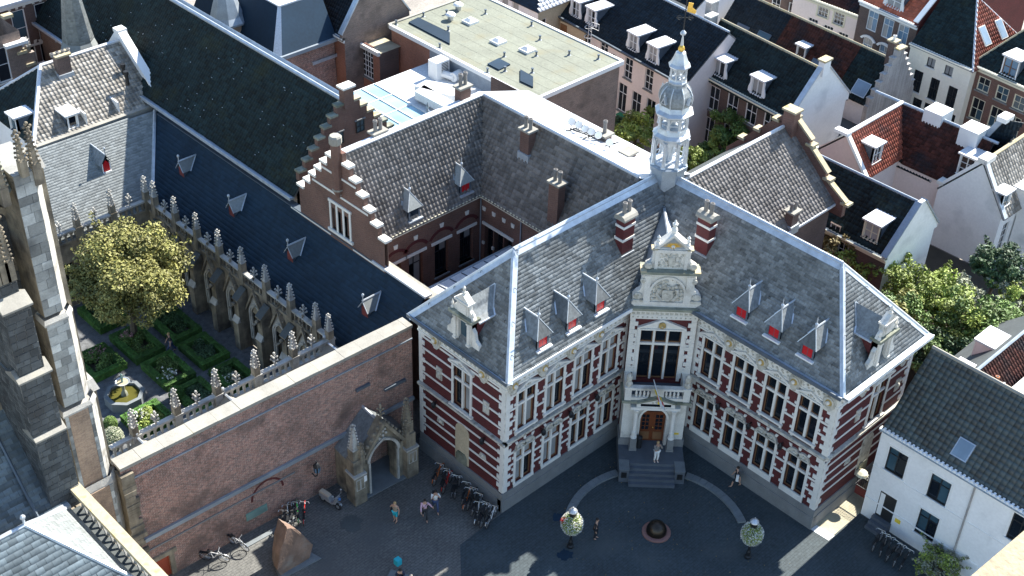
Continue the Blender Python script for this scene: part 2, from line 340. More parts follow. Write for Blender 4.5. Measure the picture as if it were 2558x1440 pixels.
def tiles(F, poly, kind, tw, th, m, parent, name='roof_tiles', jit=.006, hide=None, lift=None, solo=0, stag=None):
    """courses of single tiles laid on the plane F inside the polygon: each has its own relief, lip and tint"""
    pr = np.array(PROF[kind]); np_ = len(pr); P = np.array(poly, float); v0, v1 = P[:, 1].min(), P[:, 1].max()
    lift = (.035 if kind == 'pan' else .022 if kind == 'flat' else .007) if lift is None else lift
    V = []; Tn = []; nt_ = 0; nrow = max(1, int(round((v1-v0)/th))); th = (v1-v0)/nrow
    quads = []
    for r in range(nrow):
        va = v0+r*th; vm = va+th*.5; xs = []
        for (a, b), (c, d) in zip(P, np.roll(P, -1, 0)):
            if (b <= vm) != (d <= vm): xs.append(a+(vm-b)/(d-b)*(c-a))
        xs.sort()
        for xa, xb in zip(xs[::2], xs[1::2]):
            off = (r % 2)*.5 if (kind == 'slate' if stag is None else stag) else 0
            k0 = math.floor(xa/tw-off); k1 = math.ceil(xb/tw-off)
            k = np.arange(k0, k1); ua = (k+off)*tw; n = len(k)
            if n == 0: continue
            if hide is not None:
                keep = ~hide(ua+tw/2, np.full(n, vm)); ua = ua[keep]; n = len(ua)
                if n == 0: continue
            rnd = RNG.normal(0, 1, (n, 3))
            u = np.clip(ua[:, None]+pr[None, :, 0]*tw+rnd[:, :1]*jit*.6, xa, xb); h = pr[None, :, 1]+np.zeros((n, 1))
            vt = va+th*1.06; vb = va-.25*lift+rnd[:, 1:2]*jit
            lo = h+lift+np.abs(rnd[:, 2:3])*jit*.8
            b0 = np.stack([u, np.broadcast_to(vb, u.shape), np.zeros_like(u)], -1)
            b1 = np.stack([u, np.broadcast_to(vb, u.shape), lo], -1)
            b2 = np.stack([u, np.full_like(u, vt), h*.9+.004], -1)
            V.append(np.concatenate([b0, b1, b2], 1)); nt_ += n; Tn.append(RNG.random(n))
    if not V: return None
    V = np.concatenate(V); n = len(V); Tn = np.concatenate(Tn)
    o, U, Vv, N = [np.array(x) for x in (F.o, F.U, F.V, F.N)]
    Wd = o+V[..., :1]*U+V[..., 1:2]*Vv+V[..., 2:3]*N
    j = np.arange(np_-1); q1 = np.stack([j, j+1, j+1+np_, j+np_], 1); q2 = q1+np_; q = np.concatenate([q1, q2])
    if solo and n > 0:
        d = np.linalg.norm(Wd[:, 0]-np.array([0, 0, CH]), axis=1); idx = np.argsort(d)[:solo]
        base = {}
        for i in idx:
            c = Wd[i].mean(0); np_mesh('tile' if kind != 'slate' else 'slate', Wd[i], q, m, np.full(len(q), Tn[i]), parent)
        keep = np.ones(n, bool); keep[idx] = False; Wd = Wd[keep]; Tn = Tn[keep]; n = len(Wd)
        if n == 0: return None
    Fq = (q[None]+(np.arange(n)*3*np_)[:, None, None]).reshape(-1, 4)
    return np_mesh(name, Wd.reshape(-1, 3), Fq, m, np.repeat(Tn, len(q)), parent, kind='stuff')
def slab(mb, F, poly, th=.12):
    return mb.prism(F, poly, -th, 0)
def roof_plane(a, b, c):
    """frame on the plane through eave points a->b (left to right) and a ridge point c"""
    a, b, c = Vector(a), Vector(b), Vector(c); return Fr(a, b-a, c-a)
def uv(F, p): q = Vector(p)-F.o; return (q.dot(F.U), q.dot(F.V))
def roof_face(parent, pts, kind, tw, th, m, base='roof_flat_dark', tl=True, solo=0, thick=.12, hide=None, name='roof'):
    """sloping roof through the corner points (eave left, eave right, then on round); slab + tiles"""
    F = roof_plane(pts[0], pts[1], pts[2]); poly = [uv(F, p) for p in pts]; mb = MB().mat(base); mb.prism(F, poly, -thick, 0)
    r = mb.build(name, parent)
    if tl: tiles(F, poly, kind, tw, th, m, r, hide=hide, solo=solo)
    return F, poly, r
# ================================================================= ACADEMY BUILDING
AX, AY = 39.67, 39.82; BX, BY = 52.45, 26.43
ZE = 11.0
acad = thing('academy_building', 'red brick and white stone academy with two hipped slate wings and lead spire', 'building', (50, 40, 0))
FLe = Fr((AX, 47.3), (0, -1)); FLl = Fr((AX, AY), (1, 0)); FRl = Fr((BX, 36.62), (0, -1)); FRe = Fr((BX, BY), (1, 0))
sP = 88.7; cP = Vector(((sP+12.93)/2, (sP-12.93)/2, 0)); FPv = Fr(cP, (S2, -S2))
WL = 10.38; WE = 7.48; WR = 10.19; WRE = 7.75
Lc = [41.32-AX, 43.66-AX, 46.04-AX, 48.34-AX]; Rc = [36.62-y for y in (35.17, 32.83, 30.48, 28.13)]
ww = 1.36
def win_ops(cs, dz): return [(c-ww/2, c+ww/2, 1.72+dz, 4.35+dz) for c in cs]+[(c-ww/2, c+ww/2, 6.0+dz, 8.78+dz) for c in cs]
mb = MB().mat('brick_red')
opsL, opsR = win_ops(Lc, 0), win_ops(Rc, .2)
ue = 47.3-43.48; opsLe = [(ue-.72, ue+.72, 5.8, 8.8)]
ure = 57.05-BX; opsRe = [(ure-.72, ure+.72, 6.0, 9.0)]
wall(mb, FLl, 0, WL, 1.45, 10.9, opsL, .28); wall(mb, FRl, 0, WR, 1.5, 10.9, opsR, .28)
wall(mb, FLe, 0, WE, 1.45, 10.9, opsLe, .28); wall(mb, FRe, 0, WRE, 1.5, 10.9, opsRe, .28)
wall(mb, Fr((AX+WL+1.5, 47.3), (-1, 0)), 0, WL+1.5, 0, 10.9); wall(mb, Fr((BX+WRE, BY), (0, 1)), 0, 17, 0, 10.9)
wall(mb, FPv, -2.0, 2.0, 1.0, 10.6, [(-1.28, 1.18, 5.35, 9.15)], .3)
mb.box(FPv, -2., -1.9, 1, 10.6, -1.2, -.02); mb.box(FPv, 1.9, 2., 1, 10.6, -1.2, -.02)
mb.build('wall', acad)
# plinth
mb = MB().mat('stone_plinth')
for F, a, b in ((FLl, -.12, WL), (FRl, 0, WR+.12), (FLe, 0, WE), (FRe, 0, WRE)):
    z1 = 1.45 if F in (FLl, FLe) else 1.5
    mb.box(F, a, b, -.2, z1*.62, -.3, .12); mb.box(F, a+.02, b-.02, z1*.62, z1, -.3, .075)
    x = a+.7
    while x < b: mb.mat('granite').box(F, x, x+.02, .05, z1*.62-.03, .12, .123); x += 1.05
    mb.mat('stone_plinth')
mb.build('plinth', acad)
# stone bands, quoins, string course
def teeth(mb, F, u, s, z0, z1, w=.34, h=.33, d=.05):
    z = z0; k = 0
    while z < z1-.05:
        ww_ = w if k % 2 else w*.58
        mb.box(F, u, u+s*ww_, z, min(z+h-.008, z1), -.05, d); z += h; k += 1
def stone_dress(F, L, cs, dz, ends, c_end=None):
    zt = 9.45
    ups = [(c-ww/2, c+ww/2) for c in cs]
    def spans(lim):
        x = 0; out = []
        for a, b in lim: out.append((x, a)); x = b
        out.append((x, L)); return out
    for z in (2.45, 3.35, 4.3):
        for a, c in spans(ups): MB().mat('stone_trim').box(F, a, c, z+dz, z+dz+.15, -.04, .03).build('stone_band', acad)
    for z in (6.85, 7.75, 8.75):
        for a, c in spans(ups): MB().mat('stone_trim').box(F, a, c, z+dz, z+dz+.15, -.04, .03).build('stone_band', acad)
    q = MB().mat('stone_trim')
    for (u, s) in ends:
        teeth(q, F, u, s, 1.5, 5.3+dz, .55); teeth(q, F, u, s, 5.65+dz, 9.5, .55)
    q.build('quoins', acad, kind='stuff')
    s = MB().mat('stone_trim'); s.box(F, -.1, L+.05, 5.3+dz, 5.45+dz, -.05, .12); s.mat('stone_carved').box(F, -.16, L+.05, 5.45+dz, 5.62+dz, -.05, .24)
    s.build('string_course', acad)
    # jamb stones round each window
    for c in cs:
        j = MB().mat('stone_trim')
        for sgn in (-1, 1):
            e = c+sgn*ww/2
            for za, zb in ((1.5, 4.4+dz), (5.65+dz, 8.95+dz)):
                j.box(F, min(e, e+sgn*.17), max(e, e+sgn*.17), za, zb, -.05, .06)
                for z in np.arange(za+.5, zb-.3, .92): j.box(F, min(e+sgn*.17, e+sgn*.3), max(e+sgn*.17, e+sgn*.3), z, z+.18, -.05, .045)
        j.box(F, c-ww/2-.17, c+ww/2+.17, 1.5, 1.72+dz, -.05, .1); j.box(F, c-ww/2-.22, c+ww/2+.22, 5.86+dz, 6.0+dz, -.05, .18)
        j.build('window_surround', acad)
    return None
def cross_window(F, c, v0, h, low):
    """stone cross with four lights"""
    o = MB().mat('stone_trim'); t = v0+h*.66
    o.box(F, c-.075, c+.075, v0, v0+h, -.24, -.02); o.box(F, c-ww/2, c+ww/2, t-.08, t+.08, -.25, -.03)
    m = o.build('window', acad)
    for s in (-1, 1):
        x = c+s*(ww/4+.03)
        for a, b in ((v0, t-.08), (t+.08, v0+h)):
            f = MB().mat('wood_frame'); pw = ww/2-.08; r = .05
            f.box(F, x-pw/2, x-pw/2+r, a, b, -.26, -.14).box(F, x+pw/2-r, x+pw/2, a, b, -.26, -.14).box(F, x-pw/2+r, x+pw/2-r, a, a+r, -.26, -.14).box(F, x-pw/2+r, x+pw/2-r, b-r, b, -.26, -.14)
            f.build('frame', m)
            g = MB().mat('glass_curtain' if (low and random.random() < .55) else 'glass_dark'); g.box(F, x-pw/2+r, x+pw/2-r, a+r, b-r, -.27, -.2); g.build('pane', m)
def pediment(F, c, z, w=1.95, h=.62, m='stone_trim'):
    o = MB().mat(m); a = w/2
    o.box(F, c-a, c+a, z, z+.1, -.05, .16)
    o.prism(F, [(c-a+.12, z+.1), (c+a-.12, z+.1), (c, z+h-.1)], -.05, .07)
    for s in (-1, 1):
        p = [(c+s*a, z+.08), (c+s*a, z+.2), (c, z+h), (c, z+h-.13)]
        o.prism(F, p if s > 0 else p[::-1], -.05, .2)
    o.mat('stone_carved').ball(F.P(c, z+.27, .1), .1, 6).ball(F.P(c-.2, z+.2, .08), .06, 5).ball(F.P(c+.2, z+.2, .08), .06, 5)
    o.build('pediment', acad)
def arch_hood(F, c, z):
    o = MB().mat('stone_carved')
    for s in (-1, 1):
        x = c+s*ww/4; n = 9; R1, R0 = ww/4+.1, ww/4-.03; prev = None
        for k in range(n+1):
            a = math.pi*k/n; p = ((x+R0*math.cos(a), z+R0*math.sin(a)), (x+R1*math.cos(a), z+R1*math.sin(a)))
            if prev: o.prism(F, [prev[0], prev[1], p[1], p[0]], -.05, .13)
            prev = p
        o.prism(F, [(x+R0*math.cos(math.pi*k/n), z+R0*math.sin(math.pi*k/n)) for k in range(n+1)], -.05, .04)
        o.ball(F.P(x, z+.12, .06), .1, 6)
    o.box(F, c-ww/2-.2, c+ww/2+.2, z-.1, z, -.05, .12)
    for dx, dz_ in ((-.62, .42), (0, .5), (.62, .42)): o.mat('stone_trim').prism(F, [(c+dx-.07, z+dz_-.06), (c+dx+.07, z+dz_-.06), (c+dx*1.12+.1, z+dz_+.16), (c+dx*1.12-.1, z+dz_+.16)], -.04, .06)
    o.build('arch_hood', acad)
def frieze(F, L, meds, dz=0):
    o = MB().mat('stone_trim'); o.box(F, -.06, L, 9.5, 9.62, -.05, .1); o.box(F, -.04, L, 9.62, 10.35, -.05, .05); o.box(F, -.1, L, 10.35, 10.5, -.05, .22); o.box(F, -.3, L, 10.5, 10.75, -.05, .42)
    o.mat('stone_carved'); u = .1
    while u < L-.1:   # swags, dentils
        o.ball(F.P(u+.12, 9.95+.05*math.sin(u*5), .06), .085, 5).ball(F.P(u+.28, 10.12, .06), .06, 4)
        if not any(abs(u+.2-m) < .35 for m in meds): o.ball(F.P(u+.2, 9.8, .05), .075, 4)
        u += .36
    u = .05
    while u < L: o.box(F, u, u+.11, 10.36, 10.5, .2, .3); u += .24
    o.build('frieze', acad)
    for m in meds:
        c = MB().mat('stone_carved'); R = Fr(F.P(m, 9.72, .1), F.U, F.V)
        c.prism(R, [(-.36, -.3), (-.12, -.62), (.12, -.62), (.36, -.3), (.42, .1), (.3, .42), (-.3, .42), (-.42, .1)], -.16, .06)
        c.lathe(R, 0, .05, [(.32, .06), (.34, .12), (.26, .14)], 12); c.mat('gilt_stain').lathe(R, .02, .05, [(.24, .12), (.2, .17), (.08, .19)], 10)
        c.mat('stone_trim').ball(R.P(0, .06, .2), .13, 6); c.build('medallion', acad)
for F, L, cs, dz, ends in ((FLl, WL, Lc, 0, ((0, 1), (WL, -1))), (FRl, WR, Rc, .2, ((0, 1), (WR, -1)))):
    stone_dress(F, L, cs, dz, ends)
    for c in cs:
        cross_window(F, c, 1.72+dz, 2.63, F is FLl); cross_window(F, c, 6.0+dz, 2.78, F is FLl)
        pediment(F, c, 8.93+dz); arch_hood(F, c, 4.5+dz)
    mids = [(a+b)/2 for a, b in zip(cs[:-1], cs[1:])]
    frieze(F, L, mids+([cs[0]-1.2] if F is FLl else [cs[-1]+1.2]), dz)
# end facades
for F, L, uw, dz, s0 in ((FLe, WE, ue, 0, -1), (FRe, WRE, ure, .2, 1)):
    for z in (2.45, 3.2, 3.95, 4.7): MB().mat('stone_trim').box(F, .0, L, z+dz-.2, z+dz-.06, -.04, .03).build('stone_band', acad)
    for z in (6.4, 7.35, 8.3, 9.15):
        MB().mat('stone_trim').box(F, 0, uw-.72, z+dz, z+dz+.14, -.04, .03).build('stone_band', acad); MB().mat('stone_trim').box(F, uw+.72, L, z+dz, z+dz+.14, -.04, .03).build('stone_band', acad)
    q = MB().mat('stone_trim')
    for (u, s) in ((0, 1), (L, -1)): teeth(q, F, u, s, 1.5, 5.3, .5); teeth(q, F, u, s, 5.65, 9.5, .5)
    q.build('quoins', acad, kind='stuff')
    s = MB().mat('stone_trim'); s.box(F, 0, L+.1, 5.3+dz, 5.45+dz, -.05, .12); s.mat('stone_carved').box(F, 0, L+.24, 5.45+dz, 5.62+dz, -.05, .24); s.build('string_course', acad)
    sv = ww; ww = 1.44; cross_window(F, uw, 5.8+dz, 3.0, F is FLe)
    j = MB().mat('stone_trim')
    for sg in (-1, 1): j.box(F, uw+sg*.72-.08+sg*.08, uw+sg*.72+.08+sg*.08, 5.65+dz, 8.9+dz, -.05, .07)
    j.box(F, uw-1, uw+1, 5.66+dz, 5.8+dz, -.05, .2); j.build('window_surround', acad); pediment(F, uw, 8.9+dz, 2.1, .6); ww = sv
    frieze(F, L, (uw-2.2, uw+1.9), dz)
    # blind arched niche
    n = MB().mat('plaster_beige' if F is FLe else 'stone_carved'); nu = uw+.08; pts = [(nu-.6, 1.55+dz), (nu+.6, 1.55+dz)]+[(nu+.6*math.cos(a), 4.0+dz+.6*math.sin(a)) for a in np.linspace(0, math.pi, 11)]
    n.prism(F, pts, -.05, .05); n.mat('stone_mossy').prism(F, [(nu-.48, 1.5+dz), (nu+.48, 1.5+dz), (nu+.48, 2.1+dz), (nu+.3, 2.35+dz), (nu-.3, 2.35+dz), (nu-.48, 2.1+dz)], .05, .12); n.build('niche', acad)
    for uu, zz_ in ((uw-1.9, 3.55+dz), (uw+1.9, 3.3+dz)):
        c = MB().mat('stone_carved'); c.prism(F, [(uu-.3, zz_-.16), (uu+.3, zz_-.16), (uu+.22, zz_+.2), (uu-.22, zz_+.2)], -.05, .06).ball(F.P(uu, zz_, .05), .12, 5); c.build('carved_block', acad)
    for uu in (uw-2.0, uw+2.1): 
        c = MB().mat('stone_carved'); c.box(F, uu-.25, uu+.25, 6.85+dz, 7.75+dz, -.05, .06); c.ball(F.P(uu, 7.3+dz, .04), .15, 6); c.build('carved_panel', acad)
# wall lamps between windows
for F, us in ((FLl, (2.95, 5.3, 7.6)), (FRl, (2.6, 4.95, 7.3)), (FLe, (1.6, 5.9))):
    for u in us:
        o = MB().mat('iron'); o.tube(F.P(u, 4.95, .02), F.P(u, 5.0, .3), .03); R = Fr(F.P(u, 4.55, .3), (1, 0, 0), (0, 1, 0))
        o.lathe(R, 0, 0, [(.05, 0), (.14, .1), (.17, .35), (.1, .42), (.03, .55)], 6); o.build('wall_lantern', acad)
# ---- roofs (tile courses are real slates)
g = .86; RZ = 15.88; yr = 43.12; xr = 56.05
L0 = Vector((AX-g+.1, AY-g, ZE)); L1 = Vector((AX-g+.1, 47.35, ZE)); R0 = Vector((BX-g+.2, BY-.5, ZE)); R1 = Vector((60.35, BY-.5, ZE))
apL = Vector((43.15, yr, RZ)); apR = Vector((xr, 29.95, RZ)); J0 = Vector((xr, yr, RZ)); VI = Vector((R0.x, L0.y, ZE)); VO = Vector((60.35, 47.35, ZE))
SL = ('slate', .36, .21, 'slate_blue')
FA, polyA, _ = roof_face(acad, [L0, VI, J0, apL], *SL)
roof_face(acad, [L1, L0, apL], *SL)
FB, polyB, _ = roof_face(acad, [VI, R0, apR, J0], *SL)
FC, polyC, _ = roof_face(acad, [R0, R1, apR], *SL)
roof_face(acad, [VO, L1, apL, J0], *SL, tl=False); roof_face(acad, [R1, VO, J0, apR], *SL, tl=False)
FD = roof_plane(L1, L0, apL)
mb = MB().mat('lead_bright')
def ridge(mb, a, b, r=.13, n=6): mb.tube(a, b, r, n)
def strip(mb, F, p, q, w, d=.05):
    """lead strip on roof plane F along p-q"""
    a, b = uv(F, p), uv(F, q); v = Vector((b[0]-a[0], b[1]-a[1])).normalized(); n = Vector((-v.y, v.x))*w
    pts = [a, b, (b[0]+n.x, b[1]+n.y), (a[0]+n.x, a[1]+n.y)]
    ar = sum(pts[i][0]*pts[(i+1) % 4][1]-pts[(i+1) % 4][0]*pts[i][1] for i in range(4))
    mb.prism(F, pts if ar > 0 else pts[::-1], .01, d)
strip(mb, FA, apL, L0, .3); strip(mb, FD, L0, apL, .12); strip(mb, FB, R0, apR, .16); strip(mb, FC, apR, R0, .16)
strip(mb, FA, J0, apL, .42); strip(mb, FB, apR, J0, .42); strip(mb, FD, apL, L1, .4); strip(mb, FC, R1, apR, .3)
ridge(mb, apL, J0); ridge(mb, apR, J0); ridge(mb, apL, L0, .09); ridge(mb, apR, R0, .09); ridge(mb, apL, L1, .1); ridge(mb, apR, R1, .1)
mb.build('ridge_lead', acad)
# gutters: box gutter of lead over a white cornice
for F, a, b, k in ((FLl, -g+.1, WL+.3, .0), (FLe, -.1, WE+g, .0), (FRl, -.3, WR+.5, 0), (FRe, -g+.2, WRE+.2, 0)):
    o = MB().mat('stone_trim'); o.box(F, max(a, -.7), b-.12, 10.75, 10.9, -.1, g-.2)
    o.mat('lead'); o.box(F, a, b, 10.9, 11.06, g-.34, g-.03); o.box(F, a, b, 10.9, 10.97, g-.6, g-.3); o.mat('paint_white' if F in (FLl, FRe) else 'lead_dark').box(F, a, b, 10.86, 11.1, g-.03, g+.03)
    o.build('gutter', acad)
# snow hooks
h = MB().mat('iron')
for F, poly, lst in ((FA, polyA, 0), (FB, polyB, 0), (FC, polyC, 0), (FD, [uv(FD, p) for p in (L1, L0, apL)], 0)):
    us = [p[0] for p in poly]; 
    for r_, v in enumerate((1.3, 2.9, 4.5)):
        u = min(us)+1.+(r_ % 2)*1.0
        while u < max(us):
            n_ = len(poly); ins = False
            for i in range(n_):
                (x1, y1), (x2, y2) = poly[i], poly[(i+1) % n_]
                if (y1 > v) != (y2 > v) and u < (x2-x1)*(v-y1)/(y2-y1)+x1: ins = not ins
            if ins: h.tube(F.P(u, v, 0), F.P(u, v-.05, .16), .018, 4).tube(F.P(u, v-.05, .16), F.P(u+.06, v-.16, .13), .015, 4)
            u += 2.1
h.build('roof_hooks', acad, kind='stuff')
# ---- spired dormers with red shutters
def spire_dormer(parent, FR_, u, v, w=.92, m='slate_blue', red=True, wm=None, s=1.):
    """FR_ roof frame; (u, v) foot of the dormer face"""
    base = FR_.P(u, v); U = FR_.U; out = Vector((FR_.N.x, FR_.N.y, 0)).normalized(); F = Fr(base-out*.02*0, U); F = Fr(base+out*.0, U)
    sl = math.hypot(FR_.V.x, FR_.V.y)/FR_.V.z   # horizontal run per height
    a = w/2; H1 = .92*s; H2 = 1.85*s; D = lambda hh: hh*sl+.1
    d = MB().mat('lead_dark' if wm is None else wm)
    for sg in (-1, 1):
        x = sg*a; pts = [F.P(x, 0, 0), F.P(x, H1, 0), F.P(x, H1, -D(H1))]; d.face(pts if sg < 0 else pts[::-1])
    d.box(F, -a, -a+.12, 0, H1, -.1, .02).box(F, a-.12, a, 0, H1, -.1, .02).box(F, -a, a, H1-.1, H1, -.1, .02)
    body = d.build('dormer', parent)
    r = MB().mat(m); e = a+.16; tip = F.P(0, H2, -.42*s); bk = F.P(0, H2, -D(H2))
    A, B = F.P(-e, H1-.12, .16), F.P(e, H1-.12, .16); A2, B2 = F.P(-e, H1-.12+.0, -D(H1-.12)), F.P(e, H1-.12, -D(H1-.12))
    for f in ([A, B, tip], [B, B2, bk, tip], [A2, A, tip, bk]): r.face(f)
    r.face([A2, B2, B, A]); r.build('dormer_roof', body)
    lb = MB().mat('lead_bright'); lb.tube(tip, bk, .055, 5)
    for sg in (-1, 1):
        lb.tube(bk, FR_.P(u+sg*e*.97, v+(D(H1-.12))/math.hypot(FR_.V.x, FR_.V.y)*.98, .03), .06, 4); lb.tube(tip, F.P(sg*e, H1-.12, .16), .03, 4)
    lb.build('flashing', body)
    f = MB().mat('lead_bright'); R = Fr(tip, (1, 0, 0), (0, 1, 0)); f.lathe(R, 0, 0, [(.07, -.05), (.05, .1), (.1, .18), (.1, .26), (.03, .34), (.03, .55), (.005, .75)], 7); f.build('finial', body)
    sh = MB().mat('shutter_red' if red else 'glass_dark'); sh.box(F, -a+.12, a-.12, .02, H1-.1, -.1, -.03)
    if red:
        sh.mat('lead_dark').box(F, -.012, .012, .02, H1-.1, -.03, -.026)
    sh.build('shutter' if red else 'pane', body)
    si = MB().mat('paint_white' if m == 'slate_blue' else 'lead_bright'); si.box(F, -a-.12, a+.12, -.1, .0, -.02, .24).box(F, -a-.05, a+.05, -.2, -.1, -.02, .14); si.build('sill', body)
k1 = zz = lambda x0, y0, k, x, y: (x0+x/k, y0+y/k)
for x, y in ((1457, 1115), (1668, 985), (1870, 855)): u, v = FA.px(850+x/2.88, 480+y/2.88); spire_dormer(acad, FA, u, v)
for x, y in ((432, 905), (665, 1045), (905, 1185)): u, v = FB.px(1700+x/2.88, 480+y/2.88); spire_dormer(acad, FB, u, v)
# ---- stone fronted end dormers
def stone_dormer(FR_, u, v):
    base = FR_.P(u, v); out = Vector((FR_.N.x, FR_.N.y, 0)).normalized(); F = Fr(base, FR_.U); sl = math.hypot(FR_.V.x, FR_.V.y)/FR_.V.z
    d = MB().mat('stone_white'); d.box(F, -.75, -.36, 0, 1.75, -.4, 0).box(F, .36, .75, 0, 1.75, -.4, 0).box(F, -.36, .36, 1.45, 1.75, -.4, 0)
    for s in (-.56, .56): d.box(F, s-.09, s+.09, 0, 1.6, 0, .12); d.box(F, s-.13, s+.13, 1.5, 1.62, 0, .16); d.box(F, s-.13, s+.13, 0, .14, 0, .16)
    d.mat('stone_mossy').box(F, -.95, .95, 1.75, 1.95, -.5, .22); d.mat('stone_white')
    d.box(F, -.46, .46, 1.95, 2.75, -.35, .0); d.box(F, -.32, .32, 2.05, 2.65, 0, .06); d.box(F, -.6, .6, 2.75, 2.87, -.4, .12)
    d.prism(F, [(-.58, 2.87), (.58, 2.87), (0, 3.35)], -.35, .06)
    for s in (-1, 1):
        q = [(s*.46, 1.95), (s*.9, 1.95), (s*.78, 2.2), (s*.55, 2.4), (s*.5, 2.7)]; d.prism(F, q if s > 0 else q[::-1], -.25, -.03)
        q = [(s*.75, 0), (s*1.35, 0), (s*1.3, .4), (s*1.05, .62), (s*.95, 1.1), (s*.75, 1.3)]; d.prism(F, q if s > 0 else q[::-1], -.25, -.03)
        d.lathe(Fr(F.P(s*.84, 1.95, 0), (1, 0, 0), (0, 1, 0)), 0, 0, [(.1, 0), (.12, .1), (.05, .2), (.09, .35), (.01, .6)], 6)
    d.lathe(Fr(F.P(0, 3.3, -.1), (1, 0, 0), (0, 1, 0)), 0, 0, [(.1, 0), (.13, .12), (.06, .2), (.1, .35), (.1, .42), (.01, .55)], 6)
    body = d.build('stone_dormer', acad)
    b = MB().mat('brick_red')
    for s in (-1, 1): b.face([F.P(s*.75, 0, -.02), F.P(s*.75, 1.7, -.02), F.P(s*.75, 1.7, -1.7*sl)][::(1 if s < 0 else -1)])
    b.build('cheek', body)
    r = MB().mat('slate_blue'); zt = 2.85
    for s in (-1, 1):
        prev = None
        for hh, xx in ((1.72, 1.05), (1.95, .72), (2.3, .42), (zt, .0)):
            p = (F.P(s*xx, hh, -.3), F.P(s*xx, hh, -hh*sl))
            if prev: r.face(([prev[0], prev[1], p[1], p[0]])[::(1 if s > 0 else -1)])
            prev = p
    r.build('dormer_roof', body)
    lb = MB().mat('lead_bright')
    for s in (-1, 1):
        pts = [F.P(s*xx, hh, -hh*sl+.02) for hh, xx in ((1.72, 1.05), (1.95, .72), (2.3, .42), (zt, 0))]; lb.path(pts, .07, 4); lb.tube(F.P(s*1.05, 1.72, -.3), F.P(s*1.05, 1.72, -1.7*sl), .06, 4)
    lb.build('flashing', body)
    MB().mat('glass_blue').box(F, -.36, .36, .03, 1.45, -.3, -.2).build('pane', body)
u, v = FD.px(850+880/2.88, 480+1075/2.88); stone_dormer(FD, u, v)
u, v = FC.px(1700+1440/2.88, 480+1215/2.88); stone_dormer(FC, u, v)
# ---- banded chimneys
def pot(mb, R, x, y, h=.75, r=.12, z=0, m='pot_grey'):
    mb.mat(m).lathe(R, x, y, [(r*1.15, z), (r, z+h*.1), (r*.9, z+h*.75), (r*1.2, z+h*.82), (r*1.2, z+h*.95), (r, z+h)], 9); mb.mat('rubber').lathe(R, x, y, [(r*.75, z+h-.02), (r*.75, z+h+.006)], 9)
def chimney(parent, x, y, z0, z1, wx, wy, m='brick_red', bands=(), pots=2, cap='coping', ph=.7, axis='x', potm='pot_grey', curved=False, name='chimney', flash=True):
    b = MB().mat(m); b.box(W, x-wx/2, x+wx/2, y-wy/2, y+wy/2, z0-.6, z1)
    for z in bands: b.mat('stone_trim').box(W, x-wx/2-.04, x+wx/2+.04, y-wy/2-.04, y+wy/2+.04, z, z+.16)
    if flash: b.mat('lead_bright').box(W, x-wx/2-.1, x+wx/2+.1, y-wy/2-.1, y+wy/2+.1, z0-.6, z0+.05)
    o = b.build(name, parent)
    c = MB().mat(cap); e = .12
    if curved:
        n = 6; L = (wx if axis == 'x' else wy)/2+e; D = (wy if axis == 'x' else wx)/2+e; pts = [(-D, 0), (D, 0)]+[(D*math.cos(a), .08+.3*math.sin(a)) for a in np.linspace(.15, math.pi-.15, n)]
        FF = Fr((x-L, y, z1), (0, 1, 0), (0, 0, 1)) if axis == 'x' else Fr((x, y-L, z1), (-1, 0, 0), (0, 0, 1))
        FF = Fr(FF.o, FF.U, FF.V); c.prism(FF, pts, 0, 2*L); zt = z1+.34
    else: c.box(W, x-wx/2-e, x+wx/2+e, y-wy/2-e, y+wy/2+e, z1, z1+.14); zt = z1+.14
    c.build('chimney_cap', o)
    for k in range(pots):
        t = (k-(pots-1)/2)*.42; p = MB(); pot(p, Fr((x+(t if axis == 'x' else 0), y+(t if axis == 'y' else 0), zt-.1), (1, 0, 0), (0, 1, 0)), 0, 0, ph, .13, 0, potm); p.build('chimney_pot', o)
    return o
chimney(acad, 50.55, 41.3, 13.3, 15.75, .95, .62, bands=(14.3, 15.2), pots=2, axis='x', curved=True, ph=.85)
u = at(1769, 635, 13.5); chimney(acad, 54.15, 38.1, 13.3, 15.75, .62, .95, bands=(14.3, 15.2), pots=2, axis='y', curved=True, ph=.85)
# ================================================================= PAVILION
mb = MB().mat('stone_trim')
for s in (-1, 1): teeth(mb, FPv, s*2.0, -s, 5.6, 9.9, .5, .3, .07); mb.box(FPv, min(s*2.0, s*1.68), max(s*2.0, s*1.68), 5.3, 10.1, -.1, .045)
for z in (6.2, 7.1, 8.0, 8.95): mb.box(FPv, -2, -1.28, z, z+.15, -.05, .03).box(FPv, 1.18, 2, z, z+.15, -.05, .03)
for s, e in ((-1, -1.28), (1, 1.18)): mb.box(FPv, min(e, e+s*.2), max(e, e+s*.2), 5.3, 9.25, -.05, .09); teeth(mb, FPv, e+s*.2, s, 5.5, 9.2, .16, .45, .05)
mb.build('stone_dressing', acad, kind='stuff')
o = MB().mat('stone_trim')
for x in (-.46, .36): o.box(FPv, x-.065, x+.065, 5.35, 9.15, -.27, -.02)
o.box(FPv, -1.28, 1.18, 8.0, 8.16, -.28, -.04); wn = o.build('window', acad)
for a, b in ((-1.28, -.525), (-.395, .295), (.425, 1.18)):
    for z0, z1 in ((5.35, 8.0), (8.16, 9.15)):
        f = MB().mat('wood_frame'); f.box(FPv, a, a+.05, z0, z1, -.29, -.16).box(FPv, b-.05, b, z0, z1, -.29, -.16).box(FPv, a+.05, b-.05, z0, z0+.07, -.29, -.16).box(FPv, a+.05, b-.05, z1-.05, z1, -.29, -.16); f.build('frame', wn)
        MB().mat('glass_dark').box(FPv, a+.05, b-.05, z0+.07, z1-.05, -.3, -.23).build('pane', wn)
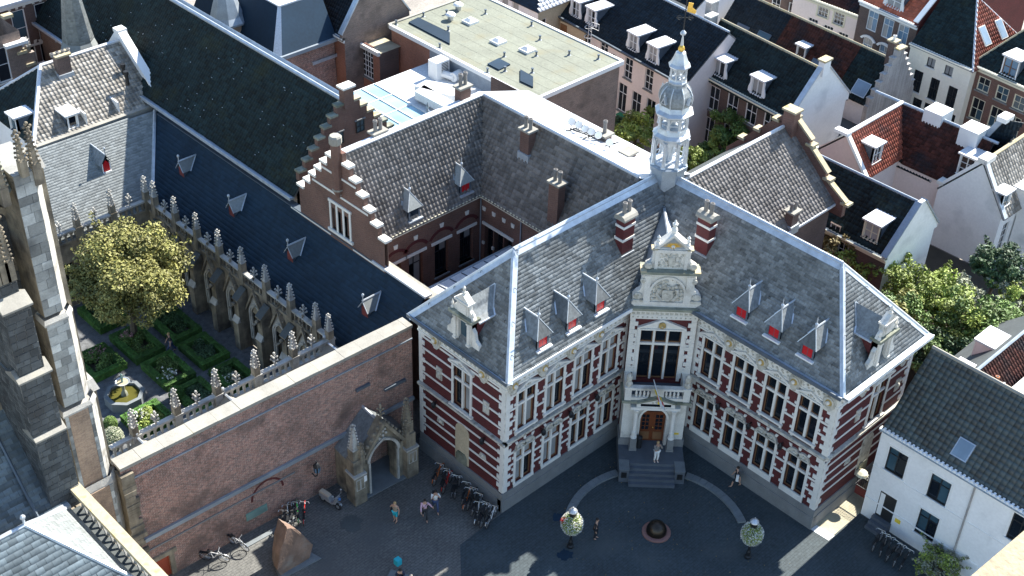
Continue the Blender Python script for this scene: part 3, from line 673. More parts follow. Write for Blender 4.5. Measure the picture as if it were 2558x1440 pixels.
pediment(FPv, -.05, 9.25, 2.95, .85); MB().mat('gilt_stain').lathe(FPv, -.05, 9.62, [(.22, .1), (.22, .16), (.16, .17)], 12).build('roundel', acad)
mb = MB().mat('stone_trim'); mb.box(FPv, -2.02, 2.02, 10.05, 10.35, -.3, .08); mb.box(FPv, -2.0, 2.0, 10.35, 10.75, -.3, .05)
for k in range(14): x = -1.85+k*.285; mb.mat('stone_carved').box(FPv, x-.09, x+.09, 10.42, 10.68, .05, .1); mb.ball(FPv.P(x, 10.2, .08), .06, 4)
mb.mat('stone_trim').box(FPv, -2.2, 2.2, 10.75, 10.95, -.4, .3); mb.mat('stone_mossy').box(FPv, -2.38, 2.38, 10.95, 11.12, -.5, .5)
for k in range(16): x = -2.1+k*.28; mb.mat('stone_trim').box(FPv, x-.07, x+.07, 10.8, 10.95, .3, .4)
mb.build('cornice', acad)
# sculpted gable
Gf = Fr(FPv.P(0, 0, .12), FPv.U); mb = MB().mat('stone_white')
mb.box(Gf, -2.05, 2.05, 11.12, 11.45, -.7, .12); mb.box(Gf, -1.35, 1.3, 11.45, 13.45, -.6, 0)
for s in (-1, 1): mb.box(Gf, min(s*1.05, s*1.4), max(s*1.05, s*1.4), 11.45, 13.3, 0, .1); mb.box(Gf, min(s*1.0, s*1.45), max(s*1.0, s*1.45), 13.2, 13.35, 0, .15)
n = 14; R1, R0 = 1.12, .98
arc = [(R0*math.cos(math.pi*k/n)-.02, 12.0+R0*.0+1.15*math.sin(math.pi*k/n)) for k in range(n+1)]
arc2 = [(R1*math.cos(math.pi*k/n)-.02, 12.0+1.28*math.sin(math.pi*k/n)) for k in range(n+1)]
for k in range(n): mb.prism(Gf, [arc[k], arc2[k], arc2[k+1], arc[k+1]], 0, .12)
for s in (-1, 1): mb.box(Gf, min(s*.98, s*1.1)-.02, max(s*.98, s*1.1)-.02, 11.45, 12.0, 0, .12)
mb.mat('stone_mossy').box(Gf, -1.72, 1.72, 13.62, 13.8, -.6, .42); mb.mat('stone_yellow')
for s in (-1, 1): mb.box(Gf, min(s*1.4, s*1.75), max(s*1.4, s*1.75), 13.8, 13.86, -.3, .44)
mb.mat('stone_trim').box(Gf, -1.5, 1.5, 13.42, 13.62, -.55, .2)
for s in (-1, 1):   # side volutes
    q = [(s*1.35, 11.45), (s*2.0, 11.45), (s*2.02, 11.75), (s*1.85, 12.05), (s*1.6, 12.25), (s*1.52, 12.7), (s*1.62, 13.1), (s*1.5, 13.42), (s*1.35, 13.42)]; mb.mat('stone_white').prism(Gf, q if s > 0 else q[::-1], -.4, .02)
    mb.mat('stone_carved').lathe(Gf, s*1.72, 11.85, [(.24, 0), (.24, .12), (.1, .16)], 10).lathe(Gf, s*1.5, 12.95, [(.17, 0), (.17, .1), (.08, .13)], 8).box(Gf, min(s*1.4, s*2.0), max(s*1.4, s*2.0), 11.45, 11.62, 0, .2)
mb.mat('stone_white').box(Gf, -.95, .95, 13.8, 15.1, -.5, 0); mb.box(Gf, -.95, -.76, 13.8, 15.0, 0, .07).box(Gf, .76, .95, 13.8, 15.0, 0, .07).box(Gf, -1.02, 1.02, 15.0, 15.2, -.5, .16)
for s in (-1, 1):
    q = [(s*.95, 13.8), (s*1.5, 13.8), (s*1.45, 14.1), (s*1.15, 14.3), (s*1.08, 14.7), (s*1.12, 15.0), (s*.95, 15.0)]; mb.mat('stone_white').prism(Gf, q if s > 0 else q[::-1], -.35, -.02)
    mb.mat('stone_carved').lathe(Gf, s*1.3, 14.08, [(.22, -.1), (.22, .2), (.1, .24)], 10)
    mb.mat('stone_yellow').box(Gf, min(s*.85, s*1.22), max(s*.85, s*1.22), 15.2, 15.27, -.3, .2)
mb.mat('stone_white').prism(Gf, [(-.95, 15.2), (.95, 15.2), (0, 16.12)], -.5, .05)
for s in (-1, 1): q = [(s*1.05, 15.2), (s*1.05, 15.3), (0, 16.28), (0, 16.1)]; mb.prism(Gf, q if s > 0 else q[::-1], -.5, .18)
mb.build('gable', acad)
# carved reliefs
def relief(F, u0, u1, v0, v1, n, d, inside=None, r=(.05, .13)):
    rg = random.Random(int((u0+9)*100)); o = MB().mat('stone_carved')
    for _ in range(n):
        u, v = rg.uniform(u0, u1), rg.uniform(v0, v1)
        if inside and not inside(u, v): continue
        rr = rg.uniform(*r); F2 = Fr(F.P(u, v, d), F.U, F.V); o.lathe(F2, 0, 0, [(rr, 0), (rr*.85, rr*.5), (rr*.4, rr*.8)], 6, rg.random()*6)
    return o
rl = relief(Gf, -.95, .9, 11.55, 13.1, 110, 0, lambda u, v: ((u+.02)/.93)**2+((max(v, 12)-12)/1.08)**2 < 1); rl.prism(Gf, [(-.32, 11.75), (.0, 11.55), (.32, 11.75), (.32, 12.35), (-.32, 12.35)], 0, .16).ball(Gf.P(0, 12.55, .1), .16, 6)
for s in (-1, 1): rl.path([Gf.P(s*.35, 11.6, .1), Gf.P(s*.62, 12.0, .12), Gf.P(s*.5, 12.45, .12)], .12, 6); rl.ball(Gf.P(s*.48, 12.62, .12), .12, 6)
rl.build('crest_relief', acad)
rl = relief(Gf, -.7, .7, 13.92, 14.92, 70, 0, None, (.04, .1)); rl.prism(Gf, [(-.2, 14.2), (0, 14.0), (.2, 14.2), (.2, 14.65), (-.2, 14.65)], 0, .12); rl.build('panel_relief', acad)
sd = MB().mat('sign_blue'); sd = MB().mat('lead'); sd.prism(Gf, [(-.74, 15.27), (.74, 15.27), (0, 15.98)], .05, .062); sd.mat('gold')
for k in range(18):
    a = math.pi*k/17; r1 = .5 if 3 < k < 14 else .62; r1 = min(r1, .36+.2*abs(math.cos(a)) + (.06 if k % 2 else 0)); c_, s_ = math.cos(a), math.sin(a)
    sd.prism(Gf, [(.14*c_+.03*s_, 15.4+.14*s_-.03*c_), (r1*c_, 15.4+r1*.75*s_), (.14*c_-.03*s_, 15.4+.14*s_+.03*c_)], .062, .075)
sd.lathe(Gf, 0, 15.42, [(.17, .06), (.17, .08)], 14); sd.mat('stone_trim').lathe(Gf, 0, 15.42, [(.11, .08), (.1, .14), (.03, .17)], 12); sd.mat('iron').tube(Gf.P(0, 15.42, .15), Gf.P(.05, 15.3, .32), .015); sd.build('sundial', acad)
st = MB().mat('stone_trim')
st.lathe(Fr(Gf.P(0, 16.2, -.15), (1, 0, 0), (0, 1, 0)), 0, 0, [(.15, -.05), (.12, .1), (.2, .2), (.16, .35), (.08, .42), (.17, .55), (.17, .66), (.05, .75), (.08, .82), (.01, .92)], 7)
for s in (-1, 1): st.lathe(Fr(Gf.P(s*.86, 15.27, .0), (1, 0, 0), (0, 1, 0)), 0, 0, [(.16, 0), (.12, .1), (.15, .25), (.07, .36), (.13, .5), (.06, .62), (.11, .72), (.02, .86)], 7)
st.build('finial_statues', acad)
# pavilion saddle roof behind gable; paler zinc paints sunlight on its right side
gb = Gf.P(0, 14.6, -.45); a0, a1 = Gf.P(-1.9, 11.2, -.4), Gf.P(1.9, 11.2, -.4); tp = Vector((xr-.85, yr-.85, 14.3))
mb = MB().mat('lead'); l1 = Gf.P(-1.3, 12.9, -.45); r1 = Gf.P(1.3, 12.9, -.45)
sr, sl_ = Vector((xr-.5, yr-1.35, 13.2)), Vector((xr-1.35, yr-.5, 13.2))
mb.face([l1, gb, tp, sl_]); mb.face([a0, l1, sl_, Vector((xr-1.4, yr-.5, 12.6))]); mb.mat('zinc').face([r1, sr, tp, gb]); mb.face([a1, Vector((xr-.5, yr-1.4, 12.6)), sr, r1]); mb.mat('lead_bright').tube(gb, tp, .1, 6)
mb.build('pavilion_roof', acad)
# porch, balcony
Pf = Fr(FPv.P(0, 0, (88.7-86.9)*S2), FPv.U)      # porch front plane
mb = MB().mat('stone_white'); dR = 1.27
mb.box(Pf, -2.0, -.86, 1.0, 4.5, -dR, 0).box(Pf, .74, 1.88, 1.0, 4.5, -dR, 0); n = 10
arc = [(-.06+.8*math.cos(math.pi*k/n), 3.25+.8*math.sin(math.pi*k/n)) for k in range(n+1)]
mb.prism(Pf, [(.74, 3.25)]+arc[0:n//2+1]+[(-.06, 4.5), (.74, 4.5)][::1] if False else [(.74, 3.25), (.74, 4.5), (-.06, 4.5)]+arc[n//2::-1][0:n//2+1][:-1], -dR, 0)
mb.prism(Pf, [(-.06, 4.5), (-.86, 4.5), (-.86, 3.25)]+arc[n-1:n//2-1:-1], -dR, 0)
mb.mat('stone_plinth').box(Pf, -2.1, -1.3, .95, 1.55, -dR, .08).box(Pf, 1.2, 1.98, .95, 1.55, -dR, .08)
mb.build('porch', acad)
mb = MB().mat('stone_trim')
for k in range(n): 
    p = [(-.06+r*math.cos(math.pi*j/n), 3.25+r*math.sin(math.pi*j/n)) for r, j in ((.8, k), (.95, k), (.95, k+1), (.8, k+1))]; mb.prism(Pf, p, 0, .08)
mb.prism(Pf, [(-.16, 4.0), (.04, 4.0), (.09, 4.3), (-.21, 4.3)], 0, .16)
mb.box(Pf, -1.6, 1.45, 4.3, 4.5, -.1, .5); mb.box(Pf, -1.25, 1.1, 4.5, 4.85, -.6, .45); mb.mat('glass_dark').box(Pf, -1.0, .85, 4.58, 4.78, .45, .46)
mb.mat('stone_mossy').box(Pf, -2.2, 2.05, 4.85, 5.02, -dR, .55); mb.mat('stone_trim').prism(Pf, [(-1.1, 4.88), (.98, 4.88), (-.06, 5.3)], .3, .56)
mb.mat('verdigris'); mb.mat('stone_mossy')
for s in (-1, 1): q = [(-.06+s*1.2, 4.9), (-.06+s*1.2, 5.0), (-.06, 5.42), (-.06, 5.28)]; mb.prism(Pf, q if s > 0 else q[::-1], .1, .66)
mb.mat('stone_carved').ball(Pf.P(-.06, 5.05, .56), .1, 6).ball(Pf.P(-.3, 4.98, .56), .07, 5).ball(Pf.P(.18, 4.98, .56), .07, 5)
mb.build('entablature', acad)
for x in (-1.22, 1.1):
    c = MB().mat('stone_plinth'); c.box(Pf, x-.24, x+.24, 1.0, 1.15, .1, .62).box(Pf, x-.2, x+.2, 1.15, 1.95, .14, .58); c.mat('stone_trim')
    c.lathe(Fr(Pf.P(x, 1.95, .36), (1, 0, 0), (0, 1, 0)), 0, 0, [(.22, 0), (.2, .1), (.16, .14), (.17, .5), (.14, .55), (.14, 2.05), (.2, 2.2), (.24, 2.35)], 12); c.build('column', acad)
dr = MB().mat('wood_door'); Df = Pf.at(-.06, 1.0, -.42)
dr.box(Df, -.8, -.02, 0, 2.45, -.1, 0).box(Df, .02, .8, 0, 2.45, -.1, 0).box(Df, -.02, .02, 0, 2.45, -.1, -.02); dr.box(Df, -.8, .8, 2.3, 2.45, 0, .05)
door = dr.build('door', acad)
gp = MB().mat('glass_dark')
for s in (-1, 1):
    for k in range(4):
        for j in range(2): x = s*(.2+j*.24+.1); gp.box(Df, x-.095, x+.095, .95+k*.32, 1.2+k*.32, 0, .015)
gp.build('door_panes', door, kind='stuff'); dp = MB().mat('wood_frame')
for s in (-1, 1): dp.box(Df, min(s*.12, s*.68), max(s*.12, s*.68), .15, .75, 0, .03)
dp.build('door_panels', door); MB().mat('gold').ball(Df.P(.07, 1.15, .05), .04, 5).build('door_knob', door)
MB().mat('glass_dark').prism(Df, [(.8*math.cos(a), 2.45+.6*math.sin(a)) for a in np.linspace(0, math.pi, 9)], -.1, -.03).build('fanlight', acad)
MB().mat('sign_yellow').box(Pf, 1.3, 1.62, 1.95, 2.1, .0, .02).build('notice', acad)
# balcony
mb = MB().mat('stone_white'); bz = 5.02
for s in (-1, 1):
    x = -.06+s*1.78; mb.box(Pf, x-.2, x+.2, bz, bz+.95, .05, .45); mb.box(Pf, x-.26, x+.26, bz+.95, bz+1.05, .0, .5); mb.box(Pf, x-.2, x+.2, bz, bz+.9, -dR, .05)
    mb.mat('stone_carved').lathe(Fr(Pf.P(x, bz+1.05, .25), (1, 0, 0), (0, 1, 0)), 0, 0, [(.2, 0), (.22, .2), (.14, .35), (.2, .55), (.18, .75), (.05, .95)], 7); mb.mat('stone_white')
mb.box(Pf, -1.64, 1.52, bz, bz+.2, .1, .4).box(Pf, -1.64, 1.52, bz+.78, bz+.95, .08, .42).box(Pf, -.46, .34, bz+.2, bz+.78, .12, .38)
mb.mat('lead_dark').box(Pf, -1.9, 1.8, bz, bz+.04, -dR, .1); mb.build('balcony', acad)
for s in (-1, 1):
    for k in range(4):
        x = -.06+s*(.55+.24*k); b = MB().mat('stone_trim'); b.lathe(Fr(Pf.P(x, bz+.2, .25), (1, 0, 0), (0, 1, 0)), 0, 0, [(.07, 0), (.04, .06), (.085, .22), (.04, .46), (.07, .58)], 7); b.build('baluster', acad)
# landing and steps
Sf = Fr(((83.55+12.93)/2, (83.55-12.93)/2, 0), (S2, -S2))
mb = MB().mat('steps_stone'); mb.box(Sf, -2.1, 1.95, -.2, 1.0, -3.6, -.9); mb.box(Sf, -2.1, -1.5, -.2, 1.0, -.9, 0).box(Sf, 1.35, 1.95, -.2, 1.0, -.9, 0); mb.mat('granite').box(Sf, -2.12, -1.48, 1.0, 1.03, -.92, .02).box(Sf, 1.33, 1.97, 1.0, 1.03, -.92, .02)
mb.build('landing', acad)
for k in range(5): MB().mat('steps_stone').box(Sf, -1.5, 1.35, -.1, .2+.2*(4-k)-.2*0 if k else 1.0, -.9+.0+.26*k-.0, -.9+.26*(k+1)).build('step', acad)
for x in (-1.8, 1.65): MB().mat('iron').box(Sf, x-.17, x+.17, .35, .8, 0, .02).build('grille', acad)
# ================================================================= SPIRE
SX, SY = 56.1, 42.95; R = Fr((SX, SY, 0), (1, 0, 0), (0, 1, 0)); rt = math.pi/8
mb = MB().mat('lead'); mb.lathe(R, 0, 0, [(1.12, 12.0), (1.1, 16.2), (1.22, 16.25), (1.24, 16.55), (1.1, 16.65)], 8, rt); mb.build('spire_base', acad)
def lantern(z0, z1, r, arch, name, pw=.13):
    o = MB().mat('lead_bright'); o.lathe(R, 0, 0, [(r*.92, z0-.1), (r*.95, z0+.06)], 8, rt)
    for k in range(8):
        a = rt+k*math.pi/4; x, y = r*.93*math.cos(a), r*.93*math.sin(a); o.lathe(R, x, y, [(pw*1.4, z0), (pw, z0+.1), (pw*.85, z1-.12), (pw*1.3, z1)], 6)
        am = a+math.pi/8; F = Fr((SX+r*.93*math.cos(math.pi/8)*math.cos(am), SY+r*.93*math.cos(math.pi/8)*math.sin(am), z0), (-math.sin(am), math.cos(am))); h = r*.93*math.sin(math.pi/8); t = z1-z0; s0 = t-h*.95
        n = 6; ar = [((h-pw)*math.cos(math.pi*j/n), s0-.12+(h-pw)*math.sin(math.pi*j/n)) for j in range(n+1)]
        for j in range(n):
            p, q = ar[j], ar[j+1]; o.face([F.P(*p), F.P(p[0], t), F.P(q[0], t), F.P(*q)]); o.face([F.P(*q, -.08), F.P(q[0], t, -.08), F.P(p[0], t, -.08), F.P(*p, -.08)]); o.face([F.P(*p), F.P(*q), F.P(*q, -.08), F.P(*p, -.08)])
        o.tube(F.P(-h, .35), F.P(h, .35), .03, 4)
    o.lathe(R, 0, 0, [(r*.2, z0), (r*.2, z1)], 8, rt); o.lathe(R, 0, 0, [(r*.98, z1-.04), (r, z1+.1), (r*.9, z1+.1)], 8, rt); o.build(name, acad)
lantern(16.65, 18.45, 1.12, 1, 'lower_lantern')
def skirt(z, r0, r1, h, name, m='lead_bright'):
    o = MB().mat(m); o.lathe(R, 0, 0, [(r0*.9, z-.12), (r0, z), (r0*1.01, z+.07), ((r0+r1)/2-.05, z+h*.45), (r1, z+h)], 8, rt); o.build(name, acad)
skirt(18.55, 1.17, .84, .55, 'lower_skirt'); lantern(19.1, 20.0, .92, 1, 'upper_lantern', .11); skirt(20.1, 1.2, .86, .5, 'bulb_skirt')
o = MB().mat('slate_blue'); o.lathe(R, 0, 0, [(.84, 20.55), (1.0, 20.8), (1.03, 21.05), (.98, 21.35), (.85, 21.6), (.62, 21.85), (.52, 22.05)], 8, rt)
bulb = o.build('bulb', acad); o = MB().mat('lead_bright')
for k in range(8):
    a = rt+k*math.pi/4; pts = [Vector((SX+r*math.cos(a), SY+r*math.sin(a), z)) for r, z in ((.86, 20.55), (1.02, 20.8), (1.05, 21.05), (1.0, 21.35), (.87, 21.6), (.64, 21.85))]; o.path(pts, .035, 4)
for k in range(0, 8, 2):
    a = k*math.pi/4+.0+math.pi/4*0; F = Fr((SX+.95*math.cos(a), SY+.95*math.sin(a), 20.95), (-math.sin(a), math.cos(a))); o.prism(F, [(-.2, 0), (.2, 0), (0, .42)], -.2, .2); o.lathe(Fr(F.P(0, .4, .12), (1, 0, 0), (0, 1, 0)), 0, 0, [(.03, 0), (.06, .12), (.02, .2), (.01, .35)], 5)
    MB().mat('lead_dark').prism(F, [(-.11, .04), (.11, .04), (0, .28)], .2, .21).build('vent_opening', bulb)
o.build('bulb_ribs', bulb, kind='stuff')
o = MB().mat('lead_bright'); o.lathe(R, 0, 0, [(.54, 22.0), (.58, 22.12), (.5, 22.2), (.46, 22.3)], 8, rt); o.build('neck', acad)
lantern(22.3, 23.05, .5, 1, 'top_lantern', .06)
o = MB().mat('lead_bright'); o.lathe(R, 0, 0, [(.62, 23.05), (.68, 23.15), (.55, 23.3), (.42, 23.6), (.3, 23.95), (.16, 24.05)], 8, rt)
o.mat('gold').lathe(R, 0, 0, [(.15, 24.0), (.2, 24.15), (.16, 24.3), (.08, 24.4)], 8); o.mat('lead_bright').lathe(R, 0, 0, [(.1, 24.4), (.06, 24.8), (.04, 25.0), (.16, 25.08), (.18, 25.18), (.1, 25.28), (.03, 25.35)], 8); o.build('spire_cap', acad)
o = MB().mat('iron'); o.tube((SX, SY, 25.3), (SX, SY, 29.2), .035, 5); U_ = Vector((S2, -S2, 0))
for z, L in ((26.1, .5), (27.6, .35)):
    c = Vector((SX, SY, z)); o.tube(c-U_*L, c+U_*L, .025, 4)
    for s in (-1, 1):
        for k in range(5): a, b = 2*math.pi*k/5, 2*math.pi*(k+1)/5; q = c+U_*s*L*.65; o.tube(q+U_*.14*math.cos(a)+Vector((0, 0, .14*math.sin(a))), q+U_*.14*math.cos(b)+Vector((0, 0, .14*math.sin(b))), .018, 4)
o.ball(Vector((SX, SY, 27.2))-U_*.42, .08, 6); Vn = Fr((SX, SY, 26.5), U_); o.mat('gold').prism(Vn, [(.06, 0), (.55, -.15), (.6, .05), (.35, .25), (.4, .5), (.12, .55)], -.015, .015); o.build('weather_vane', acad)
# ================================================================= COURTYARD BUILDING
court = thing('courtyard_building', 'brown brick courtyard building with grey tiled L-shaped roof and front stepped gable', 'building', (46, 55, 0))
zr = 15.9; ze = 10.5; RY = 57.6; RX = 54.2; FY = 54.9; FX = 51.6
Fc = Fr((42.2, FY), (1, 0)); Fx = Fr((FX, FY), (0, -1))
mb = MB().mat('brick_court')
ow = [(x-.6-42.2, x+.6-42.2, 5.4, 8.12) for x in (45.85, 48.1, 50.35)]+[(1.5, 2.4, 4.9, 8.1)]
wall(mb, Fc, 0, FX-42.2, 0, ze, ow, .35)
ox = [(.45, 1.3, 5.2, 8.2), (1.42, 2.28, 5.2, 8.2), (2.4, 3.15, 5.2, 8.2)]
wall(mb, Fx, 0, 7.6, 0, ze, ox, .5)
wall(mb, Fr((42.2, 61.6), (0, -1)), 0, 7.6, 0, 12.2, [(61.6-y-.27, 61.6-y+.27, 10.3, 12.0) for y in ()]); wall(mb, Fr((FX+7, 61.4), (-1, 0)), 0, 16, 0, ze); wall(mb, Fr((58.6, 45.5), (0, 1)), 0, 16, 0, 14.3)
mb.build('wall', court)
for u, w_ in ((3.65, 1.2), (5.9, 1.2), (8.15, 1.2)):
    window(court, Fc, u, 5.4, w_, 2.72, 2, (2.2, 1), 'plastic_black', ['glass_dark', 'glass_dark', 'glass_curtain'], .3, .06, .05, sill='stone_plinth')
window(court, Fc, 1.95, 4.9, .9, 3.2, 2, (2.2, 1), 'plastic_black', 'glass_dark', .3)
for a, b, c, d in ox: window(court, Fx, (a+b)/2, c, b-a, d-c, 1, (2, 1), 'plastic_black', 'glass_dark', .4)
st = MB().mat('stone_trim')
for u in (1.95, 3.65, 5.9, 8.15):
    MB().mat('stone_trim').box(Fc, u-.9, u+.9, 8.14, 8.34, -.04, .08).build('lintel', court); MB().mat('stone_trim').prism(Fc, [(u-.12, 9.3), (u+.12, 9.3), (u+.17, 9.6), (u-.17, 9.6)], -.04, .06).build('keystone', court)
    a = MB().mat('brick_red'); n = 8
    for k in range(n):
        p = [(u+r*math.cos(.5+2.14*j/n), 8.1+r*.9*math.sin(.5+2.14*j/n)) for r, j in ((1.0, k), (1.25, k), (1.25, k+1), (1.0, k+1))]; a.prism(Fc, p, -.04, .025)
    a.build('relieving_arch', court)
MB().mat('stone_trim').box(Fx, .3, 3.3, 8.22, 8.42, -.04, .1).build('lintel', court)
for u in (.4, 1.36, 2.34, 3.2): MB().mat('stone_trim').prism(Fx, [(u-.12, 9.3), (u+.12, 9.3), (u+.17, 9.6), (u-.17, 9.6)], -.04, .06).build('keystone', court); MB().mat('stone_trim').box(Fx, u-.1, u+.1, 6.6, 6.8, -.02, .1).build('stone_block', court)
g = MB().mat('stone_trim'); g.box(Fc, .0, FX-42.2-.1, ze-.25, ze-.05, -.1, .14).box(Fx, -.14, 7.6, ze-.25, ze-.05, -.1, .14); g.mat('paint_cream').box(Fc, .0, FX-42.2-.2, ze-.05, ze+.12, .1, .32).box(Fx, .2, 7.6, ze-.05, ze+.12, .1, .32); g.build('gutter', court)
dp = MB().mat('lead'); dp.tube(Fx.P(.12, 3, .08), Fx.P(.12, ze, .08), .05, 6); dp.tube(Fx.P(4.0, 3, .08), Fx.P(4.0, ze, .08), .05, 6); dp.build('downpipe', court)
TK = ('pan', .30, .33, 'tile_grey')
yE, xE = FY-.3, FX-.3
FW_, pW, _ = roof_face(court, [(42.3, yE, ze), (xE, yE, ze), (RX, RY, zr), (42.3, RY, zr)], *TK)
FE_, pE, _ = roof_face(court, [(xE, yE, ze), (xE, 46.6, ze), (RX, 43.4, zr), (RX, RY, zr)], *TK)
mb = MB().mat('zinc'); mb.tube((42.3, RY, zr+.06), (RX, RY, zr+.06), .12, 6).tube((RX, RY, zr+.06), (RX, 43.6, zr+.06), .12, 6); mb.box(W, 42.3, RX, RY-.02, RY+.5, zr-.25, zr+.03); mb.build('ridge_cap', court)
mb = MB().mat('lead_dark'); strip(mb, FE_, (xE, yE, ze), (RX, RY, zr), .12, .04); mb.build('valley_lead', court)
# back zinc roof with standing seams
xz = 59.1; zz_ = 14.3
mb = MB().mat('zinc'); mb.face([(RX, 43.4, zr), (xz, 43.4, zz_), (xz, RY+.6, zz_), (RX, RY+.6, zr)]); mb.face([(xz, 43.4, zz_), (xz, 43.4, zz_-.4), (xz, RY+.6, zz_-.4), (xz, RY+.6, zz_)])
mb.build('zinc_roof', court); 
for k in range(11):
    y = 44.6+k*1.25; s = MB().mat('lead'); pts = [Vector((RX, y, zr+.02)), Vector((RX+2.3, y+.0, zr-.73)), Vector((xz, y+.35, zz_+.02))]; s.path(pts, .02, 4); s.build('standing_seam', court)
roof_face(court, [(RX+.3, 61.2, ze), (42.2, 61.2, ze), (42.2, RY, zr), (RX+.3, RY, zr)], *TK, tl=False)
# front stepped gable with central chimney
Gc = Fr((42.05, 57.75), (0, -1)); pts = []; n = 6; sw, sh = .66, .76; cols = []
mb = MB().mat('brick_court'); wl = [(-1.05, -.62), (-.42, .1), (.3, .73)]; wl = [(-.95, -.45), (-.28, .22), (.39, .89)]
zt = 16.15
ops = [(a, b, 9.95, 12.0) for a, b in wl]
wall(mb, Gc, -4.45, 4.4, 0, zt-6*sh, ops, .2)
for k in range(6): hw = .5+sw*k; mb.box(Gc, -hw, hw, zt-sh*(k+1)-.001, zt-sh*k, -.3, 0)
mb.box(Gc, -4.45, 4.4, 0, zt-6*sh, -.3, -.25)
mb.build('gable_wall', court)
for k in range(1, 7):
    hw = .5+sw*k
    for s in (-1, 1):
        u = s*(hw-sw/2) if k < 6 else s*(hw-sw/2+.1); MB().mat('stone_trim').box(Gc, u-sw/2-.03, u+sw/2+.06, zt-sh*k, zt-sh*k+.17, -.42, .1).build('coping_stone', court)
for a, b in wl:
    window(court, Gc, (a+b)/2, 9.95, b-a, 2.05, 1, (2, 1), 'plastic_black', 'glass_dark', .18, .05); 
s = MB().mat('stone_trim')
for u in (-1.05, -.365, .305, .99): s.box(Gc, u-.085, u+.085, 9.7, 12.0, -.2, .06)
s.box(Gc, -1.2, 1.15, 12.0, 12.2, -.1, .08).box(Gc, -1.3, 1.25, 9.75, 9.95, -.1, .14); s.build('window_surround', court)
for z in (9.3, 12.75, 14.2): MB().mat('stone_trim').box(Gc, -(zt-z)*.78-.2, -1.2 if z < 12 else (zt-z)*.78+.2, z, z+.14, -.05, .035).build('stone_band', court)
MB().mat('stone_trim').box(Gc, 1.15, 4.3, 9.3, 9.44, -.05, .035).build('stone_band', court)
o = MB().mat('brick_court'); o.lathe(Fr((41.95, 57.75, 13.4), (1, 0, 0), (0, 1, 0)), 0, 0, [(.1, -.6), (.36, 0), (.34, 3.3)], 8, math.pi/8); ch = o.build('chimney', court)
o = MB().mat('coping'); o.lathe(Fr((41.95, 57.75, 13.4), (1, 0, 0), (0, 1, 0)), 0, 0, [(.38, .0), (.38, .12)], 8, math.pi/8).lathe(Fr((41.95, 57.75, 16.7), (1, 0, 0), (0, 1, 0)), 0, 0, [(.38, 0), (.42, .1), (.42, .5), (.34, .6)], 8, math.pi/8); o.build('chimney_cap', ch)
MB().mat('stone_carved').prism(Gc, [(-.2, 13.0), (.2, 13.0), (.2, 13.35), (0, 13.5), (-.2, 13.35)], -.02, .08).build('carved_shield', court)
u, v = FW_.px(1163, 482); spire_dormer(court, FW_, u, v, .95, 'slate_light', True); u, v = FW_.px(1035, 546); spire_dormer(court, FW_, u, v, .95, 'slate_light', False)
chimney(court, 53.35, 52.4, 14.1, 15.75, .62, .8, 'brick_court', pots=2, axis='y', ph=.9)
chimney(court, 52.0, 48.3, 10.6, 14.2, .62, .85, 'brick_court', pots=2, axis='y', ph=.9)
q = at(1175, 215, 16.2); chimney(court, 52.9, 58.2, 15.0, 16.7, .9, .6, 'brick_court', pots=2, axis='x', ph=1.0)
chimney(court, 45.6, 58.15, 14.9, 16.0, .95, .5, 'brick_court', pots=2, axis='x', ph=.9)
chimney(court, 57.3, 49.3, 14.4, 15.3, .7, .7, 'brick_court', pots=1, axis='x', ph=1.0); chimney(court, 57.0, 46.9, 14.5, 15.1, .75, .7, 'brick_court', pots=0, axis='x')
# low zinc roof over the passage inside the courtyard, with battens
mb = MB().mat('zinc'); mb.face([(43.0, 47.4, 8.3), (FX, 47.4, 8.3), (FX, 51.8, 7.75), (43.0, 51.8, 7.75)][::1]); mb.mat('lead').box(W, 43.0, FX, 51.8, 51.95, 7.6, 7.78); lo = mb.build('passage_roof', court)
for k in range(7): x = 44.0+k*1.0; MB().mat('lead_dark').tube((x, 47.6, 8.32), (x, 51.7, 7.8), .035, 4).build('roof_batten', lo)
MB().mat('brick_court').box(W, 42.9, FX, 51.4, 51.7, 0, 7.6).build('passage_wall', court)
MB().mat('brick_court').box(W, 42.5, 42.95, 47.35, 54.8, 0, 9.1).build('end_wall', court); MB().mat('coping').box(W, 42.4, 43.05, 47.35, 54.2, 9.1, 9.25).build('end_wall_coping', court)
# floodlights on the zinc roof
fl = thing('floodlight_rail', 'row of six round white floodlights on a rail behind the tiled ridge', 'floodlight', (56.2, 48, 15.2))
A_, B_ = at(1425, 318, 15.6), at(1530, 358, 15.6)
b = MB().mat('iron'); d_ = (B_-A_).normalized(); b.tube(A_-Vector((0, 0, .1)), B_-Vector((0, 0, .1)), .045, 5); b.tube(A_+Vector((.4, .1, -.25)), B_+Vector((.4, .1, -.25)), .045, 5)
for t in (0.02, .45, .95): p = A_.lerp(B_, t); b.tube(p+Vector((-.5, 0, -.1)), p+Vector((.9, 0, -.3)), .04, 4); b.tube(p, p-Vector((0, 0, .6)), .03, 4)
b.build('rail', fl)
for x, y in ((1429, 304), (1446, 312), (1462, 322), (1478, 329), (1495, 338), (1523, 356)):
    c = at(x, y, 15.9); Fd = Fr(c, (S2, -S2, 0), (.2, .2, .9)); o = MB().mat('iron'); o.lathe(Fd, 0, 0, [(.13, -.16), (.26, -.06), (.27, .0)], 12); o.tube(c, c-Vector((0, 0, .35)), .03, 4); f = o.build('lamp_housing', fl); o = MB().mat('paint_white'); o.lathe(Fd, 0, 0, [(.25, 0), (.24, .02), (.2, .03)], 12); o.build('lens', f)
